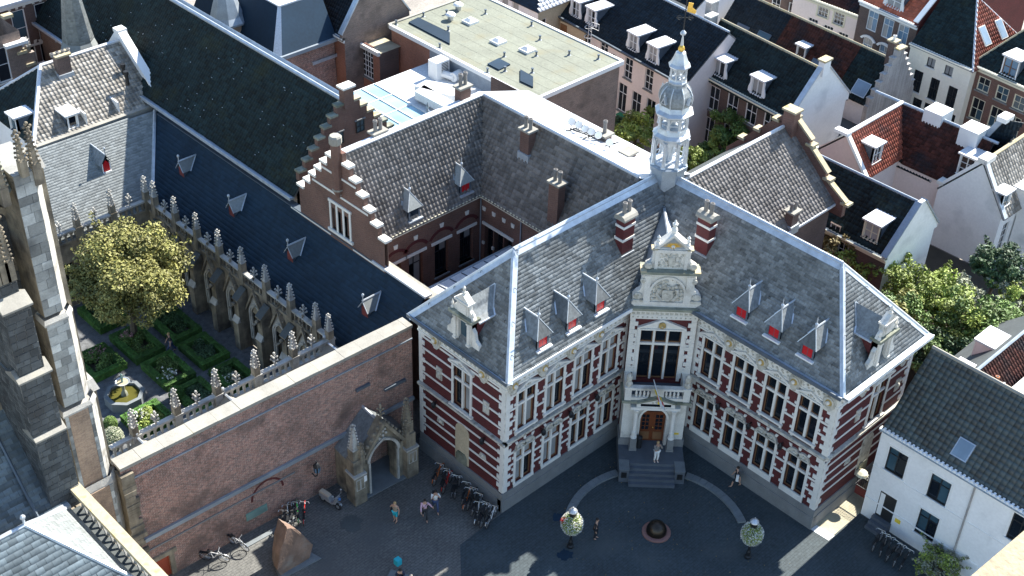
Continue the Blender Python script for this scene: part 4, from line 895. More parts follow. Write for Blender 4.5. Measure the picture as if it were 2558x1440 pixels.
# ================================================================= GREAT HALL
hall = thing('great_hall', 'long great hall with huge dark mossy tiled roof and a plain brown stepped gable', 'building', (46, 75, 0))
HX0, HX1, HXR, HY0, HY1 = 42.5, 51.3, 46.9, 63.2, 99
mb = MB().mat('brick_grey'); wall(mb, Fr((HX0, HY1), (0, -1)), 0, HY1-HY0, 0, 10.3); wall(mb, Fr((HX1, HY0), (0, 1)), 0, HY1-HY0, 0, 10.2); wall(mb, Fr((HX1, HY1), (-1, 0)), 0, 7.4, 0, 10.2, top=[(7.4, 10.2), (3.8, 16.2), (0, 10.2)][::-1])
mb.build('wall', hall)
FH, pH, _ = roof_face(hall, [(HX0-.25, HY1, 10.1), (HX0-.25, HY0, 10.1), (HXR, HY0, 15.6), (HXR, HY1, 15.6)], 'pan', .27, .34, 'tile_dark')
roof_face(hall, [(HX1+.2, HY0, 10.1), (HX1+.2, HY1, 10.1), (HXR, HY1, 15.6), (HXR, HY0, 15.6)], 'pan', .3, .36, 'tile_dark', tl=False)
mb = MB().mat('lead_bright'); mb.tube((HXR, HY0, 15.68), (HXR, HY1, 15.68), .16, 6); strip(mb, FH, (HXR, HY0, 15.6), (HXR, HY1, 15.6), -.4); strip(mb, FH, (HXR, HY1, 15.6), (HXR, HY0, 15.6), .45); mb.build('ridge_cap', hall)
mb = MB().mat('lead'); mb.box(W, HX0-.55, HX0-.2, HY0, HY1, 9.95, 10.1); mb.mat('lead_bright').box(W, HX0-.6, HX0-.54, HY0, HY1, 9.92, 10.16); mb.build('gutter', hall)
for k in range(9): y = 64+k*4; MB().mat('lead').tube((HX0-.1, y, 9.2), (HX0-.1, y, 10), .05, 5).build('downpipe', hall)
h = MB().mat('lead_bright'); rg = random.Random(3)
for k in range(70): u, v = rg.uniform(1, 35), rg.uniform(.7, 6); h.tube(FH.P(u, v, .04), FH.P(u, v, .12), .03, 4)
h.build('roof_hooks', hall, kind='stuff')
Gh = Fr((HXR+.2, HY0-.05), (1, 0)); mb = MB().mat('brick_court'); zt, sw, sh = 16.1, .56, .62
for k in range(8): hw = .42+sw*k; mb.box(Gh, -hw, hw, zt-sh*(k+1)-.001, zt-sh*k, -.35, 0)
mb.box(Gh, -3.9, 4.1, 0, zt-8*sh, -.35, 0); mb.build('gable_wall', hall)
for k in range(1, 8):
    hw = .42+sw*k
    for s in (-1, 1): u = s*(hw-sw/2); MB().mat('stone_yellow' if s > 0 and k < 5 else 'stone_mossy').box(Gh, u-sw/2-.02, u+sw/2+.06, zt-sh*k, zt-sh*k+.16, -.45, .08).build('coping_stone', hall)
chimney(hall, HXR+.2, HY0+.1, zt-.3, zt+.55, .8, .55, 'brick_court', pots=0, cap='stone_trim', flash=False, name='gable_chimney'); 
for u, z in ((-.9, 12.9), (.9, 13.2)):
    window(hall, Gh, u, z-.2, .7, .9, 2, (1, 1), 'plastic_black', 'glass_blue', -.02, .05); MB().mat('stone_plinth').box(Gh, u-.45, u+.45, z+.7, z+.78, 0, .08).build('lintel', hall)
for u in (3.0,): MB().mat('rubber').box(Gh, u-.45, u+.35, 11.4, 12.1, 0, .02).build('vent', hall)
# ================================================================= CLOISTER
cl_e = thing('cloister_gallery', 'gothic cloister gallery with dark navy slate roof beside the great hall', 'cloister', (40, 65, 0))
ca = math.radians(-.6)
CXW, CZB = 37.75, 5.2          # garden wall plane x, balustrade foot
P_ = [Vector((37.95, 83, 5.3)), Vector((37.95, 49.7, 5.3)), Vector((42.35, 49.7, 9.45)), Vector((42.35, 83, 9.45))]
vj = Vector((37.95, 75.0, 5.3)); vt = Vector((42.2, 80.6, 9.45))
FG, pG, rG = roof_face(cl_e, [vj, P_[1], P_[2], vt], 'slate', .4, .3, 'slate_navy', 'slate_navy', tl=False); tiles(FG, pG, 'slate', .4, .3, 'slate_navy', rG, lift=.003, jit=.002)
mb = MB().mat('lead_bright'); mb.tube(vj, vt, .14, 6); mb.mat('lead'); strip(mb, FG, vt, vj, -.25); mb.mat('zinc').box(W, 41.95, 42.5, 49.4, 54.6, 9.45, 9.6); mb.mat('lead_dark').box(W, 42.0, 42.5, 54.6, 80, 9.43, 9.5); mb.build('valley_lead', cl_e)
for x, y in ((455, 440), (580, 540), (726, 652), (912, 790)):
    u, v = FG.px(x, y); base = FG.P(u, v); F = Fr(base, FG.U); sl = math.hypot(FG.V.x, FG.V.y)/FG.V.z; D = lambda hh: hh*sl
    d = MB().mat('lead_dark'); d.face([F.P(-.3, 0), F.P(-.3, .62), F.P(-.3, .62, -D(.62))]); d.face([F.P(.3, .62, -D(.62)), F.P(.3, .62), F.P(.3, 0)]); d.mat('iron_red'); d.face([F.P(-.3, 0, .01), F.P(.3, 0, .01), F.P(.3, .62, .01), F.P(0, .95, .01), F.P(-.3, .62, .01)]); body = d.build('dormer', cl_e)
    r = MB().mat('slate_light'); r.face([F.P(-.48, .5, .12), F.P(0, 1.25, .12), F.P(0, 1.25, -D(1.25)), F.P(-.48, .5, -D(.5))][::-1]); r.face([F.P(.48, .5, .12), F.P(0, 1.25, .12), F.P(0, 1.25, -D(1.25)), F.P(.48, .5, -D(.5))]); r.build('dormer_roof', body)
    l = MB().mat('lead_bright'); l.tube(F.P(0, 1.27, .16), F.P(0, 1.27, -D(1.27)), .06, 5); l.tube(F.P(0, 1.27, -D(1.27)), F.P(.52, .45, -D(.45)), .055, 4); l.tube(F.P(0, 1.27, -D(1.27)), F.P(-.52, .45, -D(.45)), .055, 4)
    for s in (-1, 1): l.tube(F.P(0, 1.2, .14), F.P(s*.48, .5, .14), .03, 4)
    l.lathe(Fr(F.P(0, 1.27, .1), (1, 0, 0), (0, 1, 0)), 0, 0, [(.04, 0), (.04, .3), (.1, .38), (.1, .46), (.03, .55)], 6); l.build('flashing', body)
def pinnacle(mb, c, h, r=.2, m='stone_gothic_light', shaft=.35):
    R_ = Fr(c, (1, 0, 0), (0, 1, 0)); mb.mat('stone_gothic').box(R_, -r, r, -r, r, 0, h*shaft); mb.mat(m)
    mb.lathe(R_, 0, 0, [(r*1.25, h*shaft), (r*1.05, h*shaft+.1), (.05, h*.93)], 4, math.pi/4); z = h*shaft+.12
    while z < h*.86:
        f = r*1.0*(1-(z-h*shaft)/(h*(1-shaft)))+.03
        for k in range(4): a = k*math.pi/2+math.pi/4; mb.ball(Vector(c)+Vector(((f+.05)*math.cos(a), (f+.05)*math.sin(a), z)), .065, 4)
        z += .23
    mb.ball(Vector(c)+Vector((0, 0, h)), .085, 5)
    for k in range(4): a = k*math.pi/2; mb.ball(Vector(c)+Vector((.15*math.cos(a), .15*math.sin(a), h-.16)), .075, 4)
def fleuron(mb, c, h=.95, m='stone_gothic_light'):
    mb.mat(m).tube(c, Vector(c)+Vector((0, 0, h)), .07, 5, .04); mb.ball(Vector(c)+Vector((0, 0, h)), .09, 5)
    for z, r in ((h*.45, .2), (h*.72, .17)):
        for k in range(4): a = k*math.pi/2+math.pi/4; mb.tube(Vector(c)+Vector((0, 0, z-.08)), Vector(c)+Vector((r*math.cos(a), r*math.sin(a), z)), .05, 4); mb.ball(Vector(c)+Vector((r*math.cos(a), r*math.sin(a), z+.03)), .075, 4)
def balustrade(parent, a, b, z, pitch=2.65, first=0., h=.95, light=False, pins=True, skip=()):
    """pierced stone parapet from a to b with pinnacles on the piers and fleurons between"""
    a, b = Vector((*a, z)), Vector((*b, z)); d = (b-a); L = d.length; F = Fr(a, d); m = 'stone_gothic_light' if light else 'stone_gothic'
    MB().mat(m).box(F, 0, L, 0, .18, -.16, .16).build('balustrade_foot', parent); MB().mat('stone_gothic_light').box(F, 0, L, h-.14, h, -.17, .17).build('balustrade_rail', parent)
    u = .2
    while u < L-.1:
        o = MB().mat(m); o.box(F, u-.06, u+.06, .18, h-.14, -.08, .08)
        o.prism(F, [(u+.06, h-.36), (u+.21, h-.2), (u+.21, h-.14), (u+.06, h-.14)], -.06, .06); o.prism(F, [(u-.06, h-.14), (u-.21, h-.14), (u-.21, h-.2), (u-.06, h-.36)], -.06, .06); o.build('baluster', parent); u += .43
    u = first; k = 0
    while u < L+.05 and pins:
        o = MB()
        if k % 2 == 0: o.mat(m).box(F, u-.24, u+.24, 0, h+.05, -.22, .22); pinnacle(o, F.P(u, h, 0), 1.9, .2); o.build('pinnacle', parent)
        else: fleuron(o, F.P(u, h, 0)); o.build('fleuron', parent)
        u += pitch/2; k += 1
balustrade(cl_e, (CXW, 75.2), (CXW, 53.9), CZB, 2.72, 1.1)
# garden front: buttresses, traceried windows under gablets
bay = 2.72; y0 = 74.1; Fg = Fr((CXW, 75.2), (0, -1)); mb = MB().mat('stone_gothic'); ops = []
cs = [1.1+bay*(k+.5) for k in range(7)]
wall(mb, Fg, 0, 21.3, 0, CZB, [(c-.62, c+.62, .9, 3.1) for c in cs], .5); mb.build('garden_wall', cl_e)
for c in cs:
    o = MB().mat('glass_dark'); o.box(Fg, c-.62, c+.62, .9, 3.2, -.55, -.45); wn = o.build('window', cl_e)
    o = MB().mat('stone_gothic_light')
    for r0_, r1_, d0_, d1_ in ((.62, .74, -.1, .12), (.74, .88, -.2, .18)):
        n = 10
        for s in (-1, 1):
            prev = None
            for k in range(n+1):
                a = k/n*math.pi*.42; R_ = 1.1; x0 = -(R_-r0_) ; p = (c+s*(x0+R_*math.cos(a)), 3.0+R_*math.sin(a)*.92); q = (c+s*(x0+(R_+r1_-r0_)*math.cos(a)), 3.0+(R_+r1_-r0_)*math.sin(a)*.92)
                if prev: o.prism(Fg, [prev[0], prev[1], q, p] if s > 0 else [prev[1], prev[0], p, q], d0_, d1_)
                prev = (p, q)
            o.box(Fg, c+s*r0_, c+s*r1_, .8, 3.0, d0_, d1_)
    o.build('window_arch', cl_e)
    t = MB().mat('stone_gothic_light')
    for x in (-.31, 0, .31): t.box(Fg, c+x-.04, c+x+.04, .9, 3.2, -.42, -.3)
    for x in (-.46, -.15, .15, .46): t.lathe(Fg, c+x, 2.75, [(.15, -.4), (.15, -.32), (.09, -.32), (.09, -.4)], 8)
    t.lathe(Fg, c, 3.25, [(.26, -.4), (.26, -.32), (.16, -.32)], 8); t.build('tracery', wn)
    g_ = MB().mat('stone_gothic_light'); g_.prism(Fg, [(c-1.0, 3.35), (c-.62, 3.1), (c-.45, 3.75), (c, 4.05), (c+.45, 3.75), (c+.62, 3.1), (c+1.0, 3.35), (c, 5.15)], -.05, .1)
    g_.mat('stone_gothic')
    for s in (-1, 1):
        q = [(c+s*1.12, 3.25), (c+s*1.0, 3.2), (c, 5.1), (c, 5.4)]; g_.prism(Fg, q[::-1] if s > 0 else q, -.05, .3)
        for k in range(4): f = (k+.6)/4.4; g_.ball(Fg.P(c+s*1.1*(1-f), 3.35+2*f, .15), .09, 4)
    for k in range(7): g_.mat('stone_gothic_light').ball(Fg.P(c+(k%3-1)*.2*(1-k/9), 4.1+k*.12, .08), .07, 4)
    g_.build('gablet', cl_e); o = MB(); fleuron(o, Fg.P(c, 5.2, .1), 1.1, 'stone_gothic'); o.build('fleuron', cl_e)
for k in range(8):
    c = 1.1+bay*k; o = MB().mat('stone_gothic'); o.box(Fg, c-.3, c+.3, 0, 2.4, 0, 1.0).box(Fg, c-.27, c+.27, 2.4, 4.2, 0, .8); o.mat('stone_gothic_light').prism(Fr(Fg.P(c-.34, 0), -Fg.N, (0, 0, 1)), [(-1.05, 2.35), (-.8, 2.35), (-.8, 2.75)][::1], 0, .68)
    Q = Fr(Fg.P(c+.3, 0), Vector((-1, 0, 0))); 
    o.mat('roof_flat_dark'); o.face([Fg.P(c-.32, 4.2, .9), Fg.P(c+.32, 4.2, .9), Fg.P(c+.32, 4.85, .1), Fg.P(c-.32, 4.85, .1)]); o.mat('stone_gothic'); o.face([Fg.P(c-.32, 4.2, .9), Fg.P(c-.32, 4.85, .1), Fg.P(c-.32, 4.2, 0)][::-1]); o.face([Fg.P(c+.32, 4.2, .9), Fg.P(c+.32, 4.2, 0), Fg.P(c+.32, 4.85, .1)][::-1]); o.box(Fg, c-.32, c+.32, 4.1, 4.2, 0, .9)
    o.ball(Fg.P(c, 3.9, 1.0), .16, 5).tube(Fg.P(c, 3.9, .8), Fg.P(c, 3.75, 1.35), .09, 5)
    o.build('buttress', cl_e)
# north gallery, light slate
cl_n = thing('cloister_gallery', 'sunlit cloister gallery with pale grey slate roof behind the garden tree', 'cloister', (34, 78, 0))
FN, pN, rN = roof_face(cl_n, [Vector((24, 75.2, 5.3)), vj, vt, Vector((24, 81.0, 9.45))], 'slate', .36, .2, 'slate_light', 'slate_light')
mb = MB().mat('stone_gothic'); wall(mb, Fr((24, 75.05), (1, 0)), 0, 13.7, 0, CZB, [(k*2.72+.7, k*2.72+2.0, .9, 3.6) for k in range(5)], .5); mb.build('garden_wall', cl_n)
for k in range(5): MB().mat('glass_dark').box(Fr((24, 75.05), (1, 0)), k*2.72+.7, k*2.72+2.0, .9, 3.6, -.55, -.45).build('window', cl_n)
for k in range(5): MB().mat('stone_gothic').box(Fr((24, 75.05), (1, 0)), k*2.72-.3, k*2.72+.3, 0, 4.2, 0, .9).build('buttress', cl_n)
balustrade(cl_n, (25, 75.1), (CXW, 75.1), CZB, 2.72, 1.75); mb = MB().mat('coping'); mb.box(W, 24, 42.4, 81.0, 81.55, 9.0, 9.62); mb.build('coping', cl_n)
u, v = FN.px(268, 428); base = FN.P(u, v); F = Fr(base, (1, 0)); sl = math.hypot(FN.V.x, FN.V.y)/FN.V.z; D = lambda hh: hh*sl
d = MB().mat('slate_blue'); d.face([F.P(-.34, 0), F.P(-.34, .7), F.P(-.34, .7, -D(.7))]); d.face([F.P(.34, .7, -D(.7)), F.P(.34, .7), F.P(.34, 0)]); d.mat('paint_white').box(F, -.34, .34, -.08, .0, -.05, .1).box(F, -.34, -.26, 0, .7, -.05, .03).box(F, .26, .34, 0, .7, -.05, .03); d.mat('shutter_red').prism(F, [(-.26, 0), (.26, 0), (.26, .6), (0, .9), (-.26, .6)], -.05, .0); body = d.build('dormer', cl_n)
r = MB().mat('slate_blue'); r.face([F.P(-.5, .58, .15), F.P(0, 1.4, .15), F.P(0, 1.4, -D(1.4)), F.P(-.5, .58, -D(.58))][::-1]); r.face([F.P(.5, .58, .15), F.P(0, 1.4, .15), F.P(0, 1.4, -D(1.4)), F.P(.5, .58, -D(.58))]); r.mat('lead_bright').tube(F.P(0, 1.42, .15), F.P(0, 1.42, -D(1.42)), .05, 5).tube(F.P(0, 1.4, .15), F.P(0, 2.0, .15), .03, 4).ball(F.P(0, 1.95, .15), .08, 5); r.build('dormer_roof', body)
# south gallery behind the street wall
cl_s = thing('cloister_gallery', 'low cloister gallery with weathered pierced balustrade along the brick street wall', 'cloister', (30, 52, 0))
mb = MB().mat('stone_gothic'); wall(mb, Fr((37.9, 53.85), (-1, 0)), 0, 20, 0, CZB, [(k*2.72+.9, k*2.72+2.2, .9, 3.6) for k in range(7)], .5); mb.mat('roof_flat_dark').box(W, 20, 37.9, 49.5, 53.85, CZB-.2, CZB); mb.build('garden_wall', cl_s)
balustrade(cl_s, (22.5, 53.95), (38.0, 53.6), CZB, 2.72, 1.55, .95, True)
for x in (24.1, 29.9, 37.4):   # stone saddle ridges
    o = MB().mat('coping'); o.prism(Fr((x, 53.8, CZB), (1, 0)), [(-.9, 0), (.9, 0), (0, .75)], 0, 4.2); o.mat('lead_bright').tube((x, 53.8, CZB+.8), (x, 49.7, CZB+.8), .08, 5); o.ball((x, 53.8, CZB+1.1), .13, 5); o.build('saddle_roof', cl_s)
# ================================================================= STREET WALL AND PORCH
sw_ = thing('street_wall', 'tall weathered brick wall with pale stone coping between church and academy', 'wall', (31, 48.6, 0))
a0, a1 = Vector((20.6, 48.83, 0)), Vector((39.75, 48.1, 0)); Fw = Fr(a0, a1-a0); LW_ = (a1-a0).length
ud = Fw.px(405, 1425)[0]
def wu(px, py): return Fw.px(px, py)
mb = MB().mat('brick_brown'); wall(mb, Fw, 0, LW_, -.2, 9.2, [(wu(388, 1425)[0], wu(425, 1400)[0], -.1, 1.75)], .25); mb.box(Fw, 0, LW_, 0, 9.2, -.75, -.7); mb.build('wall', sw_)
u = 0
while u < LW_-.2:
    L_ = random.uniform(1.1, 1.9); MB().mat('coping').box(Fw, u, min(u+L_-.015, LW_), 9.2+random.uniform(0, .015), 9.42+random.uniform(-.01, .015), -.88, .1).build('coping_stone', sw_); u += L_
for z, d in ((8.3, .07), (3.55, .16), (2.7, .06)):
    s = MB().mat('lead' if z > 3 else 'stone_plinth'); s.box(Fw, 0 if z > 3 else .0, LW_ if z > 3 else wu(735, 1170)[0], z, z+(.09 if z != 3.55 else .26), -.02, d); s.build('string_course', sw_)
u1, u0 = wu(425, 1400)[0], wu(388, 1425)[0]; c = (u0+u1)/2
MB().mat('door_red').box(Fw, u0, u1, -.1, 1.75, -.2, -.12).build('door', sw_)
o = MB().mat('stone_gothic'); o.box(Fw, u0-.3, u0, 0, 1.9, -.05, .05).box(Fw, u1, u1+.3, 0, 1.9, -.05, .05).box(Fw, u0-.6, u1+.45, 1.75, 2.05, -.05, .14); o.build('door_surround', sw_)
for x, y, w_ in ((905, 966, 1.0), (985, 960, 1.6), (925, 1075, .9)): u, v = wu(x, y); MB().mat('lead_dark').box(Fw, u-w_/2, u+w_/2, v-.09, v+.09, 0, .16).build('ledge', sw_)
u, v = wu(667, 1215); n = 10; o = MB().mat('brick_red')
for k in range(n):
    p = [(u+r*math.cos(math.pi*j/n), v-.6+r*math.sin(math.pi*j/n)) for r, j in ((1.0, k), (1.14, k), (1.14, k+1), (1.0, k+1))]; o.prism(Fw, p, -.02, .015)
o.build('blind_arch', sw_)
pts_ = [wu(x, y) for x, y in ((612, 1268), (664, 1240), (664, 1257), (612, 1285))]; u0, u1 = pts_[0][0], pts_[1][0]
pq = MB().mat('plaque'); pq.box(Fw, u0, u1, .95, 1.5, 0, .05); pq.mat('verdigris').box(Fw, u0+.06, u1-.06, 1.0, 1.45, .05, .06); tag(pq.build('plaque'), 'long green patinated plaque low on the brown brick street wall', 'plaque')
# ragged stone toothing at the church end
o = MB().mat('stone_gothic'); z = 0
while z < 8.8: o.box(Fw, -.1, random.uniform(.35, .75), z, z+.3, -.5, random.uniform(.1, .3)); z += .32
o.build('stone_toothing', sw_, kind='stuff')
# wall lantern
u, v = wu(778, 1165); o = MB().mat('iron'); o.path([Fw.P(u, v-.55, 0), Fw.P(u, v-.6, .35), Fw.P(u, v-.3, .6), Fw.P(u, v-.1, .6)], .035, 5); R_ = Fr(Fw.P(u, v-.1, .6), (1, 0, 0), (0, 1, 0)); o.lathe(R_, 0, 0, [(.06, 0), (.17, .1), (.2, .5), (.24, .55), (.12, .75), (.05, .8), (.05, .95)], 6)
wlm = thing('wall_lantern', 'black iron wall lantern on curled bracket above the brick street wall arch', 'lamp', Fw.P(u, v, 0)); o.build('lantern', wlm); o = MB().mat('glass_sky')
for k in range(6): a = k*math.pi/3+math.pi/6; o.tube(Fw.P(u, v+.02, .6)+Vector((.15*math.cos(a), .15*math.sin(a), 0)), Fw.P(u, v+.36, .6)+Vector((.175*math.cos(a), .175*math.sin(a), 0)), .045, 4)
o.build('panes', wlm)
# gothic porch
po = thing('gothic_porch', 'small gothic stone porch with pointed arch, crocketed gable and pinnacles', 'porch', (36.4, 47, 0))
pc = at(955, 1215); Pq = Fr((34.2, 45.85), (1, -.035)); PW = 4.3
po_l, po_r = at(890, 1250), at(1025, 1178)
Pq = Fr((po_l.x, po_l.y), (po_r.x-po_l.x, po_r.y-po_l.y)); PW = (po_r-po_l).length; cx = PW/2+.05; dpt = 2.7
mb = MB().mat('stone_gothic'); ar = 1.02
for u0, u1 in ((0, cx-ar), (cx+ar, PW)): mb.box(Pq, u0-.1, u1+.1*(u1 > cx+ar), 0, 2.9, -.7, .0)
n = 10
def parc(s, R_=1.55, base=2.5):
    out = []
    for k in range(n+1): a = k/n*math.pi*.43; out.append((cx+s*(-(R_-ar)+R_*math.cos(a)), base+R_*math.sin(a)*.92))
    return out
aR, aL = parc(1), parc(-1); top = aR[-1][1]
mb.prism(Pq, [(cx+ar+.25, 2.5), (cx+ar+.25, 3.4), (cx, top+1.3), (cx, top)]+aR[::-1][1:], -.5, 0)
mb.prism(Pq, [(cx, top), (cx, top+1.3), (cx-ar-.25, 3.4), (cx-ar-.25, 2.5)]+aL[:-1], -.5, 0)
for u0, u1 in ((-.1, .25), (PW-.25, PW+.1)): mb.box(Pq, u0, u1, 0, 2.9, -dpt, -.7)
mb.mat('stone_gothic').box(Pq, 0, PW, 0, 3.2, -dpt-.1, -dpt+.05); mb.build('porch_walls', po)
o = MB().mat('stone_gothic_light')
for s, ar_ in ((1, aR), (-1, aL)):
    for k in range(n):
        p, q = ar_[k], ar_[k+1]; e = lambda w: (w[0]+s*.17*(1-k/n*.6), w[1]+.12); pts = [p, e(p), e(q), q]; o.prism(Pq, pts if s > 0 else pts[::-1], -.4, .14)
    u = cx+s*(ar+.02); o.box(Pq, u-.07, u+.07, 0, 2.5, -.3, .12)
for k in range(9): o.ball(Pq.P(cx+(k % 3-1)*.28*(1-k/12), top+.2+k*.11, .05), .1, 4)
o.build('arch_moulding', po)
o = MB().mat('stone_gothic')
for s in (-1, 1):
    q = [(cx+s*(ar+.5), 3.2), (cx+s*(ar+.28), 3.15), (cx, top+1.25), (cx, top+1.6)]; o.prism(Pq, q if s < 0 else q[::-1], -.5, .3)
    for k in range(6): f = (k+.5)/6; o.ball(Pq.P(cx+s*(ar+.5)*(1-f), 3.35+(top-1.7)*f, .1), .14, 4)
o.build('crocketed_gable', po); o = MB(); fleuron(o, Pq.P(cx, top+1.4, -.1), 1.2, 'stone_gothic'); o.build('fleuron', po)
for u in (.1, PW-.1):
    o = MB().mat('stone_gothic'); o.box(Pq, u-.42, u+.42, 0, 2.3, -.5, .45).frust(Pq, u-.42, u+.42, 2.3, 2.3, -.5, .45, 1); o.box(Pq, u-.34, u+.34, 2.3, 3.4, -.45, .3); o.mat('stone_gothic_light').box(Pq, u-.46, u+.46, 2.25, 2.38, -.5, .5).box(Pq, u-.3, u+.3, 1.2, 2.1, .45, .47)
    for x in (-.15, .15): o.mat('stone_gothic').box(Pq, u+x-.1, u+x+.1, 1.25, 2.0, .47, .475)
    o.build('pier', po); o = MB(); pinnacle(o, Pq.P(u, 3.3, -.1), 2.7, .27, 'stone_gothic_light' if u < 1 else 'stone_gothic', .3); o.build('pinnacle', po); o = MB(); pinnacle(o, Pq.P(u+(.3 if u < 1 else -.3), 3.1, .2), 1.5, .15, 'stone_gothic'); o.build('pinnacle', po)
rp = [Pq.P(-.15, 3.0, -.3), Pq.P(cx, top+1.15, -.3), Pq.P(PW+.15, 3.0, -.3)]; rb = [Pq.P(-.15, 3.0, -dpt-.2), Pq.P(cx, top+1.15, -dpt-.2), Pq.P(PW+.15, 3.0, -dpt-.2)]
mb = MB().mat('slate_blue'); mb.face([rp[0], rp[1], rb[1], rb[0]][::-1]); mb.face([rp[2], rb[2], rb[1], rp[1]][::-1]); mb.mat('lead_bright').tube(rp[1], rb[1], .09, 5); mb.build('porch_roof', po)
MB().mat('granite').box(Pq, -.1, PW+.1, -.1, .04, -dpt, .3).build('floor', po); MB().mat('paint_white').box(Pq, .35, .55, 1.7, 2.15, .46, .48).build('notice', po)
# ================================================================= CHURCH, NEAR LEFT
chu = thing('church_buttress', 'tall blotchy pale gothic stone buttress with set-offs rising left of the cloister garden', 'buttress', (19.5, 49.5, 0))
def courses(mb, F, u0, u1, z0, z1, h, w, m, d=0., gap=.018):
    """ashlar blocks laid one by one"""
    z = z0; k = 0
    while z < z1-.05:
        hh = min(h*random.uniform(.8, 1.25), z1-z); u = u0-(w*.5 if k % 2 else 0)
        while u < u1-.02:
            ww_ = w*random.uniform(.7, 1.3); a, b = max(u, u0), min(u+ww_, u1); u += ww_
            if b-a > .05: mb.append((a+gap/2, b-gap/2, z+gap/2, z+hh-gap/2, d+random.uniform(0, .015)))
        z += hh; k += 1
def shaft(parent, x0, x1, yf, yb, z0, z1, ch=.42, m='stone_block', bh=.5, bw=.7, core='mortar', names='stone_block', brick=None):
    """buttress stage: front face to -Y made of single blocks, sunlit chamfer to the right"""
    F = Fr((x0, yf), (1, 0)); L = x1-x0; mb = MB().mat(core); pl = [(x0, yf+.03), (x1, yf+.03), (x1+ch, yf+ch+.03), (x1+ch, yb), (x0, yb)]
    mb.prism(W, pl, z0, z1); mb.build('core', parent)
    bl = []
    if brick:
        mb = MB().mat(brick); mb.box(F, .2, L-.2, z0, z1, -.05, .0); mb.build('brick_panel', parent)
        for a, b in ((0, .2), (L-.2, L)):
            courses(bl, F, a, b, z0, z1, .42, .6, m)
    else: courses(bl, F, 0, L, z0, z1, bh, bw, m)
    for a, b, c, d, e in bl: MB().mat(m).box(F, a, b, c, d, -.06, e).build(names, parent)
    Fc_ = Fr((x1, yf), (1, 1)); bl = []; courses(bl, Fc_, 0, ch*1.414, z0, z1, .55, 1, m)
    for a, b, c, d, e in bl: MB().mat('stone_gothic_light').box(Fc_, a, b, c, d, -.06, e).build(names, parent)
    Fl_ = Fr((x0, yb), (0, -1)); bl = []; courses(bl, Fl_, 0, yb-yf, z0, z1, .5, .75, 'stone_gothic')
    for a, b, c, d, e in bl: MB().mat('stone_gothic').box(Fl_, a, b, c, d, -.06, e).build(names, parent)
def ledge(parent, x0, x1, yf, z, ch=.42, h=.22, o=.07, m='stone_gothic_light'):
    mb = MB().mat(m); pl = [(x0-o, yf-o), (x1+.06, yf-o), (x1+ch+o, yf+ch-.06), (x1+ch+o, yf+ch+.7), (x0-o, yf+.9)]
    mb.prism(W, pl, z, z+.1); i = pl; q = [(x0, yf+.02), (x1, yf+.02), (x1+ch, yf+ch+.02), (x1+ch, yf+ch+.7), (x0, yf+.9)]
    for k in range(5):
        a, b, c, d = pl[k], pl[(k+1) % 5], q[(k+1) % 5], q[k]; mb.face([(*a, z+.1), (*b, z+.1), (*c, z+.1+h), (*d, z+.1+h)])
    mb.build('ledge', parent)
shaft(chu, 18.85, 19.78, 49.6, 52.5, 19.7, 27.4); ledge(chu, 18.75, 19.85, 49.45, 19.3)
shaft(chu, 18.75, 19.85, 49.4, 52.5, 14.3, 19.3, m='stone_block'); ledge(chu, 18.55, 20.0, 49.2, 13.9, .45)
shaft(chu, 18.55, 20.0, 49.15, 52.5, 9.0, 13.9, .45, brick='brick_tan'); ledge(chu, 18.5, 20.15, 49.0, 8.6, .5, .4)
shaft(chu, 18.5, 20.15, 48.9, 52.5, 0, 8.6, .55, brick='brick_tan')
p_ = MB().mat('stone_gothic'); p_.box(W, 20.15, 20.5, 50.2, 51.2, 14, 27).box(W, 20.3, 20.75, 50.0, 51.2, 4, 14); p_.mat('stone_gothic_light').frust(W, 20.1, 20.6, 50.1, 51.2, 27, 28, .3).frust(W, 20.2, 20.9, 49.9, 51.2, 14, 14.6, .6); p_.build('side_pier', chu)
for x, y, z, h, r in ((19.95, 49.7, 26.6, 3.0, .2), (19.35, 49.55, 27.3, 2.2, .17), (18.3, 49.6, 26.2, 2.6, .18)):
    o = MB(); pinnacle(o, (x, y, z), h, r, 'stone_gothic', .35); o.build('pinnacle', chu)
o = MB().mat('stone_mossy'); o.lathe(Fr((17.9, 51.0, 26.6), (1, 0, 0), (0, 1, 0)), 0, 0, [(1.5, 0), (1.35, .15), (.75, 1.7), (.38, 2.6), (.3, 3.0), (.2, 3.4)], 8, math.pi/8); o.mat('stone_gothic_light').ball((17.9, 51.0, 30.2), .28, 6); cp = o.build('turret_cap', chu)
o = MB()
for k in range(3): fleuron(o, (17.9+.3*math.cos(k*2.1), 51+.3*math.sin(k*2.1), 29.9), .5, 'stone_gothic_light')
o.build('cap_finial', cp)
bl = []; Fb = Fr((10, 51.5), (1, 0)); courses(bl, Fb, 0, 8.9, 12, 26.7, .5, .75, 's')
MB().mat('mortar').box(W, 10, 18.9, 51.53, 53, 0, 26.7).build('core', chu)
for a, b, c, d, e in bl: MB().mat('stone_block_dark' if random.random() < .55 else 'stone_gothic').box(Fb, a, b, c, d, -.06, e).build('stone_block', chu)
o = MB().mat('stone_gothic'); n = 10
for k in range(n):
    p = [(8.3+r*math.cos(math.pi*j/n), 24.2+r*1.3*math.sin(math.pi*j/n)) for r, j in ((.55, k), (.8, k), (.8, k+1), (.55, k+1))]; o.prism(Fb, p, 0, .25)
o.build('blind_arch', chu)
